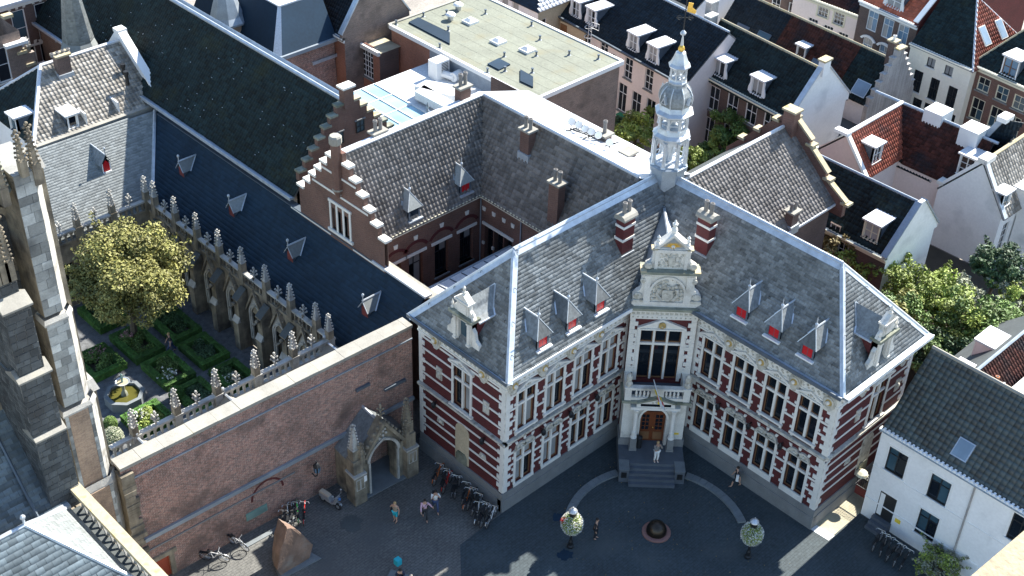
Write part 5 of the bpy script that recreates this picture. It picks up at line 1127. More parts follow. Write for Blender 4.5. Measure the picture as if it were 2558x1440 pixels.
# dark blockwork buttress in front
bt2 = thing('church_buttress', 'dark soot-blackened buttress of small stone blocks at the far left', 'buttress', (17.3, 48.4, 0))
def dark_stage(x0, x1, yf, yb, z0, z1):
    MB().mat('mortar').box(W, x0, x1, yf+.03, yb, z0, z1).build('core', bt2)
    for F, L in ((Fr((x0, yf), (1, 0)), x1-x0), (Fr((x0, yb), (0, -1)), yb-yf)):
        bl = []; courses(bl, F, 0, L, z0, z1, .36, .42, 'x', 0, .03)
        for a, b, c, d, e in bl: MB().mat('stone_block_dark').box(F, a, b, c, d, -.06, e).build('stone_block', bt2)
Y_ = 48.4
def lx(px, py): r = ray(px, py); t = Y_/r.y; return r.x*t, CH+r.z*t
(xa, za), (xb, zb) = lx(10, 790), lx(75, 757); zt = (za+zb)/2
(xc, zc), (xd, zd) = lx(47, 958), lx(121, 922); z2 = (zc+zd)/2
(xe, ze_), (xf, zf) = lx(87, 1100), lx(155, 1066); z3 = (ze_+zf)/2
dark_stage(xa, xb, Y_, 51.5, z2, zt); dark_stage(xc, xd+.02, Y_-.12, 51.5, z3, z2); dark_stage(xe-.05, xf+.1, Y_-.24, 51.5, 6, z3)
for x0, x1, z, y in ((xa, xb, zt, Y_), (xc, xd, z2, Y_-.12), (xe, xf, z3, Y_-.2)):
    o = MB().mat('coping'); o.prism(Fr((x0-.1, 0, 0), (0, 1, 0), (0, 0, 1)), [(y-.14, z), (y+1.2, z), (y+1.2, z+.1), (y+.5, z+.5), (y-.14, z+.1)], 0, x1-x0+.2); o.build('ledge', bt2)
dark_stage(xa+.1, xb-.15, Y_+.5, 51.5, zt+.3, zt+2.2)
for k, x in enumerate((xa+.2, xa+.65, xb-.35)): o = MB(); pinnacle(o, (x, Y_+.6, zt+1.2), 3.4, .2, 'stone_gothic', .3); o.build('pinnacle', bt2)
# chapel roofs bottom left
chp = thing('chapel', 'church side chapel with hipped grey slate roofs and a pierced stone parapet', 'church', (14, 45, 0))
apx = at(62, 1312, 12.6); TR = at(172, 1268, 9.9); B2 = at(345, 1440, 9.5); eaveX = (TR.x+B2.x)/2
TR.x = eaveX; B2.x = eaveX; B2.y -= 5.5; B2.z = 9.5; TR.z = 9.5; TR.y = at(172, 1268, 9.5).y
dx = eaveX-apx.x; wy = apx.y-at(345, 1440, 9.5).y
hipE = Vector((eaveX, apx.y-dx, 9.5)); lf = Vector((apx.x-9, apx.y, 12.6)); lf2 = Vector((apx.x-9, apx.y-dx, 9.5))
hipE = at(352, 1440, 9.5); hipE.x = eaveX; lf2.y = hipE.y
vtop = Vector((apx.x, TR.y+.1, 12.6))
SL2 = ('slate', .42, .30, 'slate_church')
FF1, _, _ = roof_face(chp, [lf2, hipE, apx, lf], *SL2, solo=150)
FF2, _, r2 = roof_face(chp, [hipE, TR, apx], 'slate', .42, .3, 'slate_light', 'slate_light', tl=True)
M0 = [Vector((6, TR.y, 9.6)), Vector((eaveX, TR.y, 9.6)), Vector((eaveX, TR.y+3.6, 14.2)), Vector((6, TR.y+3.6, 14.2))]
FM, _, _ = roof_face(chp, M0, *SL2, solo=140)
mb = MB().mat('lead_bright'); mb.tube(apx, hipE, .11, 6).tube(apx, lf, .11, 6).tube(apx, TR, .12, 6); mb.ball(apx+Vector((0, 0, .5)), .14, 6).tube(apx, apx+Vector((0, 0, .5)), .07, 5)
mb.box(W, 6, eaveX, TR.y-.25, TR.y+.05, 9.75, 9.85); mb.mat('lead_dark').tube((eaveX-1.6, TR.y, 9.9), (eaveX-1.6, TR.y+3.6, 14.4), .08, 5); mb.build('ridge_lead', chp)
MB().mat('stone_gothic').box(W, 6, eaveX+.3, hipE.y-6, TR.y+3.6, 0, 9.2).build('wall', chp)
px0 = eaveX+.55
par = MB().mat('stone_gothic'); par.box(W, px0-.15, px0+.3, hipE.y-7, TR.y+.4, 7.5, 9.2); par.mat('roof_flat_dark').box(W, eaveX-.1, px0, hipE.y-7, TR.y, 9.0, 9.25); par.build('parapet_base', chp)
MB().mat('stone_yellow').box(W, px0-.22, px0+.34, hipE.y-7, TR.y+.4, 10.15, 10.4).build('parapet_rail', chp)
y = hipE.y-6
while y < TR.y:
    o = MB().mat('stone_gothic_light'); Fp = Fr((px0-.1, y, 9.2), (0, -1)); 
    for a, b in (((-.3, 0), (0, .5)), ((0, .5), (.3, 0)), ((-.3, .95), (0, .5)), ((0, .5), (.3, .95))):
        o.tube(Fp.P(*a, -.1), Fp.P(*b, -.1), .075, 5)
    o.ball(Fp.P(0, .5, -.1), .13, 5); o.build('tracery_bar', chp); y += .62
o = MB().mat('coping'); q0, q1 = Vector((px0, TR.y+.3, 10.3)), Vector((px0+.1, TR.y+3.4, 13.2))
Fk = Fr(q0, q1-q0); o.box(Fk, 0, (q1-q0).length, -.1, .2, -.25, .25); o.box(W, px0-.25, px0+.4, TR.y+3.2, TR.y+3.8, 13, 13.5); o.build('raking_coping', chp)
# ================================================================= BUILDINGS TOP LEFT
def facade_windows(parent, F, lst, **kw):
    """lst: (px, py of the window centre, w, h)"""
    for it in lst:
        x, y, w_, h_ = it[:4]; u, v = F.px(x, y); k = dict(kw); k.update(it[4] if len(it) > 4 else {}); window(parent, F, u, v-h_/2, w_, h_, **k)
def ops_of(F, lst):
    out = []
    for it in lst: u, v = F.px(it[0], it[1]); out.append((u-it[2]/2, u+it[2]/2, v-it[3]/2, v+it[3]/2))
    return out
bA = thing('brick_building', 'brown brick building with tall white sash windows behind the slate turret', 'building', (40, 99, 0))
FA_ = Fr((28, 98.8), (1, 0)); wA = [(38, 70, 1.25, 3.3), (110, 45, 1.25, 3.3), (165, 25, 1.25, 3.3), (48, 152, 1.2, 2.2), (125, 138, 1.35, 2.2), (170, 118, 1.2, 2.2)]
wA = [(52, 72, 1.2, 3.2), (110, 53, 1.2, 3.2), (162, 34, 1.2, 3.2), (78, 148, 1.15, 2.3), (126, 135, 1.5, 2.3), (168, 112, 1.2, 2.3)]
mb = MB().mat('brick_dark'); wall(mb, FA_, 0, 16, 0, 12.2, ops_of(FA_, wA), .15); mb.box(FA_, 0, 16, 0, 12.2, -8, -7.9); mb.box(FA_, 15.9, 16, 0, 12.2, -8, -.01); mb.build('wall', bA)
facade_windows(bA, FA_, wA[:3], cols=1, rows=(1, 1), pm=['glass_blue', 'glass_dark', 'glass_blue'], ft=.09, sill='stone_trim'); facade_windows(bA, FA_, wA[3:], cols=1, rows=(1,), pm='glass_dark', ft=.09, sill='stone_trim')
for it in wA:
    u, v = FA_.px(it[0], it[1]); o = MB().mat('stone_trim')
    for du in (-.6, 0, .6): o.prism(FA_, [(u+du-.1, v+it[3]/2+.1), (u+du+.1, v+it[3]/2+.1), (u+du*1.15+.13, v+it[3]/2+.4), (u+du*1.15-.13, v+it[3]/2+.4)], -.02, .05)
    o.build('keystones', bA, kind='stuff')
for z in (8.2, 4.5): MB().mat('stone_trim').box(FA_, 0, 16, z-.1, z+.08, -.02, .06).build('stone_band', bA)
mb = MB().mat('zinc').box(FA_, -.2, 16.2, 12.2, 12.45, -8, .5); mb.mat('stone_trim').box(FA_, -.1, 16.1, 11.9, 12.2, -.02, .35); mb.build('flat_roof', bA)
bB = thing('brick_building', 'rough brown brick house front with stepped stone gable at the top left corner', 'building', (33, 93, 0))
c = at(60, 165, 9); FB_ = Fr((24, c.y), (1, 0)); XB = c.x+.2
wB = [(8, 163, 1.1, 2.9), (0, 250, 1.1, 1.4)]
mb = MB().mat('brick_grey'); wall(mb, FB_, 0, XB-24, 0, 12.0, ops_of(FB_, wB), .15); wall(mb, Fr((XB, c.y), (0, 1)), 0, 5, 0, 12); mb.build('wall', bB); facade_windows(bB, FB_, wB, cols=1, rows=(1, 1), pm='glass_dark', ft=.09, sill='stone_trim')
for x, y, z in ((20, 38, 13.4), (62, 132, 10.2), (80, 158, 9.0)):
    p = at(x, y, z); MB().mat('stone_yellow').box(W, p.x-.5, p.x+.3, c.y-.15, c.y+.4, z-.15, z+.1).build('coping_stone', bB)
mb = MB().mat('brick_grey'); mb.box(FB_, XB-24, XB-24+.9, 0, 9.9, -.4, 0).box(FB_, XB-24+.9, XB-24+1.7, 0, 8.7, -.4, 0); mb.build('gable_steps', bB); p = at(28, 78, 12); MB().mat('paint_white').box(W, XB-1.5, XB+.35, c.y-.5, c.y+.2, 11.0, 11.25).build('cornice', bB)
o = MB(); pinnacle(o, (XB+.45, c.y+.1, 10.0), 1.2, .15, 'stone_gothic_light', .4); o.build('statue', bB)
# turret
tu = thing('slate_turret', 'tall octagonal turret spire of grey-green slate behind the striped tile roof', 'turret', (41.3, 89.6, 0))
mb = MB().mat('brick_orange'); mb.lathe(Fr((41.2, 89.2, 0), (1, 0, 0), (0, 1, 0)), 0, 0, [(1.3, 0), (1.3, 11.3), (1.5, 11.5)], 8, math.pi/8); mb.build('wall', tu)
prof = [(1.62, 11.45), (1.4, 11.75), (1.18, 12.4), (.95, 14), (.65, 16.2), (.3, 18.6), (.05, 20.4)]
base = MB().mat('slate_light'); base.lathe(Fr((41.2, 89.2, 0), (1, 0, 0), (0, 1, 0)), 0, 0, prof, 8, math.pi/8); rb_ = base.build('spire_roof', tu)
for k in range(8):
    a0_, a1_ = math.pi/8+k*math.pi/4, math.pi/8+(k+1)*math.pi/4
    for (ra, za), (rb, zb) in zip(prof[2:-1], prof[3:]):
        q = [Vector((41.2+r*math.cos(a), 89.2+r*math.sin(a), z)) for r, a, z in ((ra, a0_, za), (ra, a1_, za), (rb, a1_, zb), (rb, a0_, zb))]
        if (q[0]+q[1])[1]/2 < 89.6: F = roof_plane(q[0], q[1], q[2]); tiles(F, [uv(F, p) for p in q], 'slate', .22, .2, 'slate_light', rb_, jit=.004)
# striped hipped house
sh_ = thing('tiled_house', 'white house with striped weathered pantile hip roof and white parapet gable', 'house', (38, 84, 0))
rz = 12.9; rl_ = at(100, 166, rz); rr_ = at(292, 106, rz); yR = (rl_.y+rr_.y)/2; xl, xr_ = rl_.x, 43.0; yF = 81.35; zF = 9.5
F1, _, _ = roof_face(sh_, [(xl-3.6, yF, zF), (xr_, yF, zF), (xr_, yR, rz), (xl, yR, rz)], 'pan', .31, .36, 'tile_striped')
F2, _, _ = roof_face(sh_, [(xl-3.6, yR+4, zF), (xl-3.6, yF, zF), (xl, yR, rz)], 'pan', .31, .36, 'tile_dark'); roof_face(sh_, [(xr_, yR+4, zF), (xl-3.6, yR+4, zF), (xl, yR, rz), (xr_, yR, rz)], 'pan', .31, .36, 'tile_striped', tl=False)
mb = MB().mat('zinc'); mb.tube((xl, yR, rz+.08), (xr_, yR, rz+.08), .13, 6).tube((xl, yR, rz+.05), (xl-3.6, yF, zF+.05), .16, 6).tube((xl, yR, rz+.05), (xl-3.6, yR+4, zF+.05), .12, 6); mb.build('ridge_cap', sh_)
mb = MB().mat('plaster_white'); mb.box(W, xl-3.4, xr_, yF+.1, yR+3.8, 0, zF-.1); mb.build('wall', sh_)
Fg_ = Fr((xr_, yF-.4, 0), (0, 1)); mb = MB().mat('plaster_white'); mb.prism(Fg_, [(0, 7), (yR-yF+4.4, 7), (yR-yF+4.4, zF+.4), (yR-yF+.8, rz+.75), (yR-yF+.0, rz+.75), (.7, zF+.5), (0, zF+.45)], -.1, .35); mb.mat('paint_white'); 
q0, q1 = Fg_.P(.0, zF+.5, .1), Fg_.P(yR-yF+.1, rz+.75, .1); Fk = Fr(q0, q1-q0); mb.box(Fk, 0, (q1-q0).length, -.05, .12, -.35, .3); mb.box(W, xr_-.25, xr_+.5, yR-.35, yR+.45, rz+.7, rz+1.0); mb.build('parapet_gable', sh_)
chimney(sh_, *at(158, 172, 12.6).xy, 12.3, 13.7, 1.0, .7, 'brick_dark', pots=4, axis='x', ph=.3, cap='stone_yellow')
for k in range(2): p = at(312+k*8, 195+k*18, 11); o = MB().mat('iron'); o.tube(p, p+Vector((0, 0, .9)), .14, 7).tube(p+Vector((0, 0, .9)), p+Vector((0, 0, 1.15)), .2, 7); o.build('flue', sh_)
def box_dormer(parent, FR_, u, v, w, h, cols=2, rows=(1,), wall_m='paint_white', top='zinc', pm='glass_dark', curl=True, depth=None, over=.15, fm='paint_white', cheek=None, name='dormer'):
    """flat roofed dormer window; (u, v) middle of its foot on roof frame FR_"""
    base = FR_.P(u, v); F = Fr(base, FR_.U); sl = math.hypot(FR_.V.x, FR_.V.y)/FR_.V.z; a = w/2; D = lambda hh: hh*sl+.05
    d = MB().mat(cheek or 'lead_dark')
    for s in (-1, 1): x = s*a; p = [F.P(x, 0, 0), F.P(x, h, 0), F.P(x, h, -D(h))]; d.face(p if s < 0 else p[::-1])
    d.mat(wall_m); d.box(F, -a, -a+.1, 0, h, -.2, .04).box(F, a-.1, a, 0, h, -.2, .04).box(F, -a+.1, a-.1, h-.12, h, -.2, .04).box(F, -a-.04, a+.04, -.08, .04, -.2, .1)
    if curl:
        for s in (-1, 1): q = [(s*a, 0), (s*(a+.28), 0), (s*(a+.24), h*.3), (s*(a+.1), h*.6), (s*(a+.12), h*.9), (s*a, h)]; d.prism(F, q if s > 0 else q[::-1], -.06, .03)
    o = d.build(name, parent); t = MB().mat(top); t.box(F, -a-over, a+over, h, h+.13, -D(h+.13), over+.05); t.build('dormer_roof', o)
    ww_ = w-.24; f = MB().mat(fm)
    f.box(F, -a+.1, a-.1, .04, .1, -.12, -.02)
    for k in range(cols+1): x = -ww_/2+ww_*k/cols; f.box(F, x-.035, x+.035, .05, h-.1, -.12, -.02)
    y = .05; tot = sum(rows)
    for r in rows[:-1]: y += (h-.2)*r/tot; f.box(F, -a+.1, a-.1, y-.02, y+.02, -.11, -.03)
    f.build('frame', o); pl = [pm] if isinstance(pm, str) else pm
    for k in range(cols): x = -ww_/2+ww_*k/cols; MB().mat(random.choice(pl)).box(F, x+.03, x+ww_/cols-.03, .08, h-.12, -.13, -.09).build('pane', o)
    return o
u, v = F1.px(185, 318); box_dormer(sh_, F1, u, v, .85, 1.0, 1, curl=False, top='paint_white')
u, v = F2.px(38, 330); box_dormer(sh_, F2, u, v, 1.1, 1.3, 1, curl=False, top='zinc', pm='glass_blue')
u, v = F1.px(262, 300); 
b_ = F1.P(u, v); o = MB().mat('paint_white'); o.box(W, b_.x-1.35, b_.x+1.3, yF+.3, yF+2.0, zF-.2, zF-.1).box(W, b_.x-1.4, b_.x-1.3, yF+.2, yF+2.1, zF-.2, zF+1.05).box(W, b_.x+1.25, b_.x+1.35, yF+.2, yF+2.1, zF-.2, zF+1.05).box(W, b_.x-1.3, b_.x+1.3, yF+2.0, yF+2.1, zF-.1, zF+1.25); rt_ = o.build('roof_terrace', sh_)
for x in (-.5, .3): MB().mat('glass_dark').box(W, b_.x+x, b_.x+x+.5, yF+1.96, yF+2.0, zF+.3, zF+.9).build('pane', rt_)
# ================================================================= HOUSES: GENERIC BUILDER
def house(name, label, o, du, L, Dp, ze, zr, wm, rf, front=(), right=(), left=(), wk={}, rb=None, hipL=0, hipR=0, ov=.2, z0=0, cornice=None, capm='lead', parR=None, parL=None, cat='house', base='roof_flat_dark', backtiles=False, solo=0, seg=None, wallR=None, wallL=None):
    """o: left end of the front seen from outside, du: direction along it; ridge runs along the front"""
    du = Vector((du[0], du[1], 0)).normalized(); dn = Vector((-du.y, du.x, 0)); o = Vector((o[0], o[1], 0)); rb = Dp/2 if rb is None else rb
    root = thing(name, label, cat, o+dn*Dp/2+du*L/2)
    Ff = Fr(o, du); Fr_ = Fr(o+du*L, dn); Fl = Fr(o+dn*Dp, -dn); Fb = Fr(o+du*L+dn*Dp, -du)
    P = lambda a, b, z: o+du*a+dn*b+Vector((0, 0, z))
    ge = lambda hip: [] if hip else None
    mb = MB().mat(wm)
    wall(mb, Ff, 0, L, z0, ze, ops_of(Ff, front), .14)
    mb.mat(wallR or wm); wall(mb, Fr_, 0, Dp, z0, ze, ops_of(Fr_, right), .14, None if hipR else [(0, ze), (Dp, ze), (rb, zr)])
    mb.mat(wallL or wm); wall(mb, Fl, 0, Dp, z0, ze, ops_of(Fl, left), .14, None if hipL else [(0, ze), (Dp, ze), (Dp-rb, zr)])
    mb.mat(wm); wall(mb, Fb, 0, L, z0, ze); mb.build('wall', root)
    for F, l in ((Ff, front), (Fr_, right), (Fl, left)): facade_windows(root, F, l, **wk)
    s = (zr-ze)/rb; e = ov*s; a0, a1 = (-ov if hipL else 0), L+(ov if hipR else 0); sb = (zr-ze)/(Dp-rb); eb = ov*sb
    pts = [P(a0, -ov, ze-e), P(a1, -ov, ze-e), P(L-hipR, rb, zr), P(hipL, rb, zr)]
    if seg:
        for (t0, t1, m) in seg: 
            q = [pts[0].lerp(pts[1], t0), pts[0].lerp(pts[1], t1), pts[3].lerp(pts[2], t1), pts[3].lerp(pts[2], t0)]; FRf, pl, rr = roof_face(root, q, *rf[:3], m, base)
        FRf = roof_plane(pts[0], pts[1], pts[2])
    else: FRf, pl, rr = roof_face(root, pts, *rf, base, solo=solo)
    roof_face(root, [P(a1, Dp+ov, ze-eb), P(a0, Dp+ov, ze-eb), P(hipL, rb, zr), P(L-hipR, rb, zr)], *rf, base, tl=backtiles)
    FRr = FRl = None
    if hipR: FRr, _, _ = roof_face(root, [P(a1, -ov, ze-e), P(a1, Dp+ov, ze-eb), P(L-hipR, rb, zr)], *(rf if not isinstance(hipR, tuple) else rf), base)
    if hipL: FRl, _, _ = roof_face(root, [P(a0, Dp+ov, ze-eb), P(a0, -ov, ze-e), P(hipL, rb, zr)], *rf, base)
    mb = MB().mat(capm); mb.tube(P(hipL, rb, zr+.05), P(L-hipR, rb, zr+.05), .11, 6)
    if hipR: mb.tube(P(L-hipR, rb, zr+.04), P(a1, -ov, ze-e+.04), .1, 6).tube(P(L-hipR, rb, zr+.04), P(a1, Dp+ov, ze-eb+.04), .1, 6)
    if hipL: mb.tube(P(hipL, rb, zr+.04), P(a0, -ov, ze-e+.04), .1, 6).tube(P(hipL, rb, zr+.04), P(a0, Dp+ov, ze-eb+.04), .1, 6)
    mb.build('ridge_cap', root)
    if cornice:
        c = MB().mat(cornice); c.box(Ff, -.02, L+.02, ze-.45, ze-.12, -.02, .12).box(Ff, -.05, L+.05, ze-.12, ze+.02, -.02, ov+.14); c.mat('lead_dark').box(Ff, 0, L, ze+.02, ze+.03, ov-.02, ov+.1); c.build('cornice', root)
    for par, a in ((parL, 0), (parR, L)):
        if par:
            wmat, cm, h = par; F = Fr(P(a, 0, 0), dn); q = [(-.25, ze-.2), (Dp+.25, ze-.2), (Dp+.25, ze+h), (rb+.35, zr+h+.1), (rb-.35, zr+h+.1), (-.25, ze+h)]
            m_ = MB().mat(wmat); m_.prism(F, q, -.25, .05)
            m_.mat(cm)
            for A, B in (((-.3, ze+h), (rb-.3, zr+h+.1)), ((rb+.3, zr+h+.1), (Dp+.3, ze+h))):
                q0, q1 = F.P(*A, -.1), F.P(*B, -.1); Fk = Fr(q0, q1-q0); m_.box(Fk, 0, (q1-q0).length, -.02, .1, -.24, .24)
            m_.build('parapet_gable', root)
    return dict(root=root, f=Ff, r=Fr_, l=Fl, roof=FRf, hr=FRr, hl=FRl, P=P, L=L, D=Dp, du=du, dn=dn)
def at2(px, py, z): p = at(px, py, z); return (p.x, p.y)
def front_from(pa, pb, z): a, b = at(*pa, z), at(*pb, z); return (a.x, a.y), (b-a), (b-a).length
def skylight(root, FR_, px, py, w, h, gm='skylight_glass', fm='lead_dark', name='skylight'):
    u, v = FR_.px(px, py); b = MB().mat(fm); t = .07
    b.box(FR_, u-w/2-t, u+w/2+t, v-h/2-t, v+h/2+t, 0, .12); o = b.build(name, root); MB().mat(gm).box(FR_, u-w/2, u+w/2, v-h/2, v+h/2, .12, .14).build('pane', o)
PAN = ('pan', .27, .34)
# R15 pink row behind the garden
o, d, L = front_from((1395, 31), (1664, 180), 7.2); W6 = dict(cols=2, rows=(1, 1, 1), sill='stone_plinth', ft=.06, bar=.045)
up = [(1430, 82), (1466, 103), (1509, 126), (1570, 172), (1621, 200)]; lo = [(1554, 244), (1624, 284)]
r15 = house('pink_house', 'long pale pink house with dark tiled roof and white box dormers behind garden', o, d, L+2.5, 8.5, 7.2, 10.6, 'plaster_pink', (*PAN, 'tile_black'), [(x, y, 1.0, 1.95) for x, y in up]+[(x, y, 1.1, 2.7, dict(rows=(2, 1), bar=.05)) for x, y in lo]+[(1588, 270, 1.15, 3.0, dict(rows=(2.4, 1), sill=None))]+[(1532, 144, .55, .7, dict(cols=1, rows=(1,)))]+[(1524, 234, .55, .7, dict(cols=1, rows=(1,)))], wk=W6, ov=.35, capm='lead_bright', cornice=None, rb=4.4)
for x, y in ((1437, 42), (1476, 62), (1580, 125), (1629, 155)): u, v = r15['roof'].px(x, y); box_dormer(r15['root'], r15['roof'], u, v, 1.15, 1.5, 2, (1, 1), pm=['glass_dark', 'glass_curtain'])
g_ = MB().mat('lead_dark'); g_.box(r15['f'], 0, r15['L'], 7.02, 7.14, .3, .46); g_.build('gutter', r15['root'])
lad = thing('roof_ladder', 'caged white steel roof ladder fixed to the pale pink house front', 'ladder', r15['f'].P(4, 0, 0)); Fl_ = r15['f']; u, v = Fl_.px(1482, 118); m = MB().mat('paint_white')
for s in (-.2, .2): m.tube(Fl_.P(u+s, v-2.2, .5), Fl_.P(u+s, v+2.6, .5), .025, 4)
for k in range(12): m.tube(Fl_.P(u-.2, v-2.1+k*.38, .5), Fl_.P(u+.2, v-2.1+k*.38, .5), .018, 4)
for z in (-.6, .3, 1.2, 2.1): 
    pts = [Fl_.P(u+.4*math.cos(a), v+z, .5+.55*math.sin(a)) for a in np.linspace(0, math.pi, 7)]; m.path(pts, .02, 4)
m.path([Fl_.P(u+.2, v+2.6, .5), Fl_.P(u+.9, v+2.6, .3), Fl_.P(u+.9, v+2.0, .3), Fl_.P(u+.2, v+2.1, .5)], .025, 4); m.build('ladder', lad)
# R16 block at the top behind the flat roof
c16 = at(1345, 25, 8.5); r16 = thing('white_house', 'white rendered house with striped roof corner and beige side wall at top', 'house', c16)
mb = MB().mat('plaster_white'); F16 = Fr((c16.x, c16.y+11), (0, -1)); w16 = [(1262, 5, .8, 1.5), (1288, 14, .8, 1.5)]; wall(mb, F16, 0, 11, 0, 8.4, ops_of(F16, w16), .14); mb.mat('plaster_beige'); F16b = Fr((c16.x, c16.y), (1, 0)); wall(mb, F16b, 0, 9, 0, 8.4, ops_of(F16b, [(1360, 62, .6, 1.2)])); mb.build('wall', r16)
facade_windows(r16, F16, w16, cols=1, pm='glass_curtain'); facade_windows(r16, F16b, [(1360, 62, .6, 1.2)], cols=1)
for x, y, _, _ in w16: 
    u, v = F16.px(x, y); k_ = MB().mat('iron'); k_.box(F16, u-.5, u+.5, v-.95, v-.85, 0, .35).path([F16.P(u-.4, v-.9, .3), F16.P(u-.4, v-1.7, .3), F16.P(u+.4, v-1.7, .3), F16.P(u+.4, v-.9, .3)], .03, 4); k_.build('window_box', r16)
roof_face(r16['x'] if False else r16, [(c16.x-.3, c16.y+11, 8.4), (c16.x-.3, c16.y-.3, 8.4), (c16.x+3, c16.y+3, 11), (c16.x+3, c16.y+11, 11)], 'slate', .3, .25, 'slate_navy', 'slate_navy'); roof_face(r16, [(c16.x-.3, c16.y-.3, 8.4), (c16.x+9, c16.y-.3, 8.4), (c16.x+9, c16.y+3, 11), (c16.x+3, c16.y+3, 11)], 'pan', .45, .4, 'zinc')
mb = MB().mat('plaster_beige'); mb.box(W, c16.x+2.6, c16.x+9, c16.y-3.4, c16.y-.3, 0, 6.8); mb.mat('wood_frame').box(W, c16.x+2.55, c16.x+2.6, c16.y-1.2, c16.y-.4, 0, 6.6); mb.build('annex', r16)
# FLAT ROOF HALL
fr = thing('flat_roofed_hall', 'large building with pale greenish flat felt roof and grey brick end wall', 'building', (67, 68, 0))
X0, X1, Y0, Y1, ZF = 62.3, 71.7, 60.7, 77.2, 11.5
mb = MB().mat('brick_orange'); wall(mb, Fr((X0, Y1), (0, -1)), 0, Y1-Y0, 0, ZF); mb.mat('brick_grey'); wall(mb, Fr((X0, Y0), (1, 0)), 0, X1-X0, 0, ZF); wall(mb, Fr((X1, Y0), (0, 1)), 0, Y1-Y0, 0, ZF); wall(mb, Fr((X1, Y1), (-1, 0)), 0, X1-X0, 0, ZF); mb.build('wall', fr)
mb = MB().mat('roof_felt'); mb.box(W, X0-.15, X1+.15, Y0-.15, Y1+.15, ZF-.1, ZF); mb.build('flat_roof', fr)
for a in ((X0-.2, X1+.2, Y0-.25, Y0-.02), (X0-.2, X1+.2, Y1+.02, Y1+.25), (X0-.25, X0-.02, Y0-.02, Y1+.02), (X1+.02, X1+.25, Y0-.02, Y1+.02)): MB().mat('paint_white' if a[0] > X1 or a[2] < Y0 else 'coping').box(W, *a, ZF-.25, ZF+.1).build('roof_edging', fr)
for k in range(8): x = X0+.8+k*1.1; MB().mat('roof_felt').box(W, x, x+.07, Y0+.2, Y1-.2, ZF, ZF+.008).build('felt_lap', fr)
for x, y in ((1175, 51), (1245, 101), (1318, 122)):
    p = at(x, y, ZF+.2); o = MB().mat('paint_white'); o.box(W, p.x-.5, p.x+.5, p.y-.5, p.y+.5, ZF, ZF+.2); r_ = o.build('skylight', fr); o = MB().mat('roof_white'); o.frust(W, p.x-.44, p.x+.44, p.y-.44, p.y+.44, ZF+.2, ZF+.42, .35); o.build('dome', r_)
for x, y, s in ((1145, 25, 1), (1126, 50, 1)):
    p = at(x, y, ZF); o = MB().mat('steel'); R_ = Fr(p, (1, 0, 0), (0, 1, 0)); o.lathe(R_, 0, 0, [(.26, 0), (.26, .35)], 10).mat('paint_white').lathe(R_, 0, 0, [(.2, .35), (.42, .42), (.42, .5), (.3, .62), (.05, .68)], 12); o.build('roof_ventilator', fr)
for x, y in ((1116, 36), (1145, 4), (1058, 42), (1120, 77), (1213, 35), (1349, 100), (1422, 138), (1340, 140), (1260, 142), (1262, 178), (1218, 182), (1328, 65), (1495, 148), (1330, 182), (990, 62), (1099, 120)):
    p = at(x, y, ZF); o = MB().mat('lead_dark'); R_ = Fr(p, (1, 0, 0), (0, 1, 0)); o.lathe(R_, 0, 0, [(.18, 0), (.1, .05), (.07, .1), (.07, .3), (.11, .32), (.11, .4)], 8); o.build('vent_pipe', fr)
def dark_panel(pts, z): p = [at(x, y, z) for x, y in pts]; o = MB().mat('slate_navy'); o.face(p if (p[1]-p[0]).cross(p[2]-p[0]).z > 0 else p[::-1]); return o
# flat roof light slabs, navy paints the shade of their sloping sides
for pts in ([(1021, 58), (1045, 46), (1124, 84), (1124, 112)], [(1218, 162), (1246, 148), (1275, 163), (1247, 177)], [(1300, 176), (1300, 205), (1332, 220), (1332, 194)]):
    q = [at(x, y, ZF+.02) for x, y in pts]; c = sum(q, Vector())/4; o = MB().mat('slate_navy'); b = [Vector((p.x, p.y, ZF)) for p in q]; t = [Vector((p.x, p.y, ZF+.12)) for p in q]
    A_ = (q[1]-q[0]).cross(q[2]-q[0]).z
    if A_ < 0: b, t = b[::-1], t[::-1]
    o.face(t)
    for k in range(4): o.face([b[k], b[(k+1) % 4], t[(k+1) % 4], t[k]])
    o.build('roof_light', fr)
# WHITE PLANT ROOF AND GLASS ROOF
pr = thing('plant_room_building', 'low building with brilliant white flat roof carrying ducts beside a glass roof', 'building', (58, 67, 0)); ZA = 10.0
MB().mat('plaster_white').box(W, 48.6, 62.2, 61.5, 72.4, 0, ZA-.4).build('wall', pr); MB().mat('roof_white').box(W, 56.6, 62.25, 61.3, 72.5, ZA-.4, ZA).build('flat_roof', pr)
gl = MB().mat('paint_white')
for k in range(7): x = 49+k*1.27; gl.box(W, x-.04, x+.04, 61.6, 72.4, ZA-.15, ZA+.06)
for k in range(6): y = 61.6+k*2.16; gl.box(W, 49, 56.62, y-.04, y+.04, ZA-.14, ZA+.05)
rg_ = gl.build('glass_roof_frame', pr)
for i in range(6):
    for j in range(5): x, y = 49+i*1.27, 61.6+j*2.16; MB().mat('glass_roof').box(W, x+.04, x+1.23, y+.04, y+2.12, ZA-.08, ZA-.02).build('pane', rg_)
MB().mat('lead').box(W, 62.22, 62.28, 61.3, 72.4, ZA, ZF-.3).build('upstand', pr)
ac = thing('ventilation_unit', 'white louvred ventilation unit with round duct on the brilliant white flat roof', 'ventilation unit', at(1095, 190, ZA)); p = at(1093, 193, ZA); o = MB().mat('paint_white'); o.box(W, p.x-.5, p.x+.8, p.y-.5, p.y+.5, ZA, ZA+1.5); b_ = o.build('casing', ac)
o = MB().mat('iron')
for k in range(8): o.box(W, p.x+.0, p.x+.7, p.y-.52, p.y-.5, ZA+.35+k*.13, ZA+.41+k*.13)
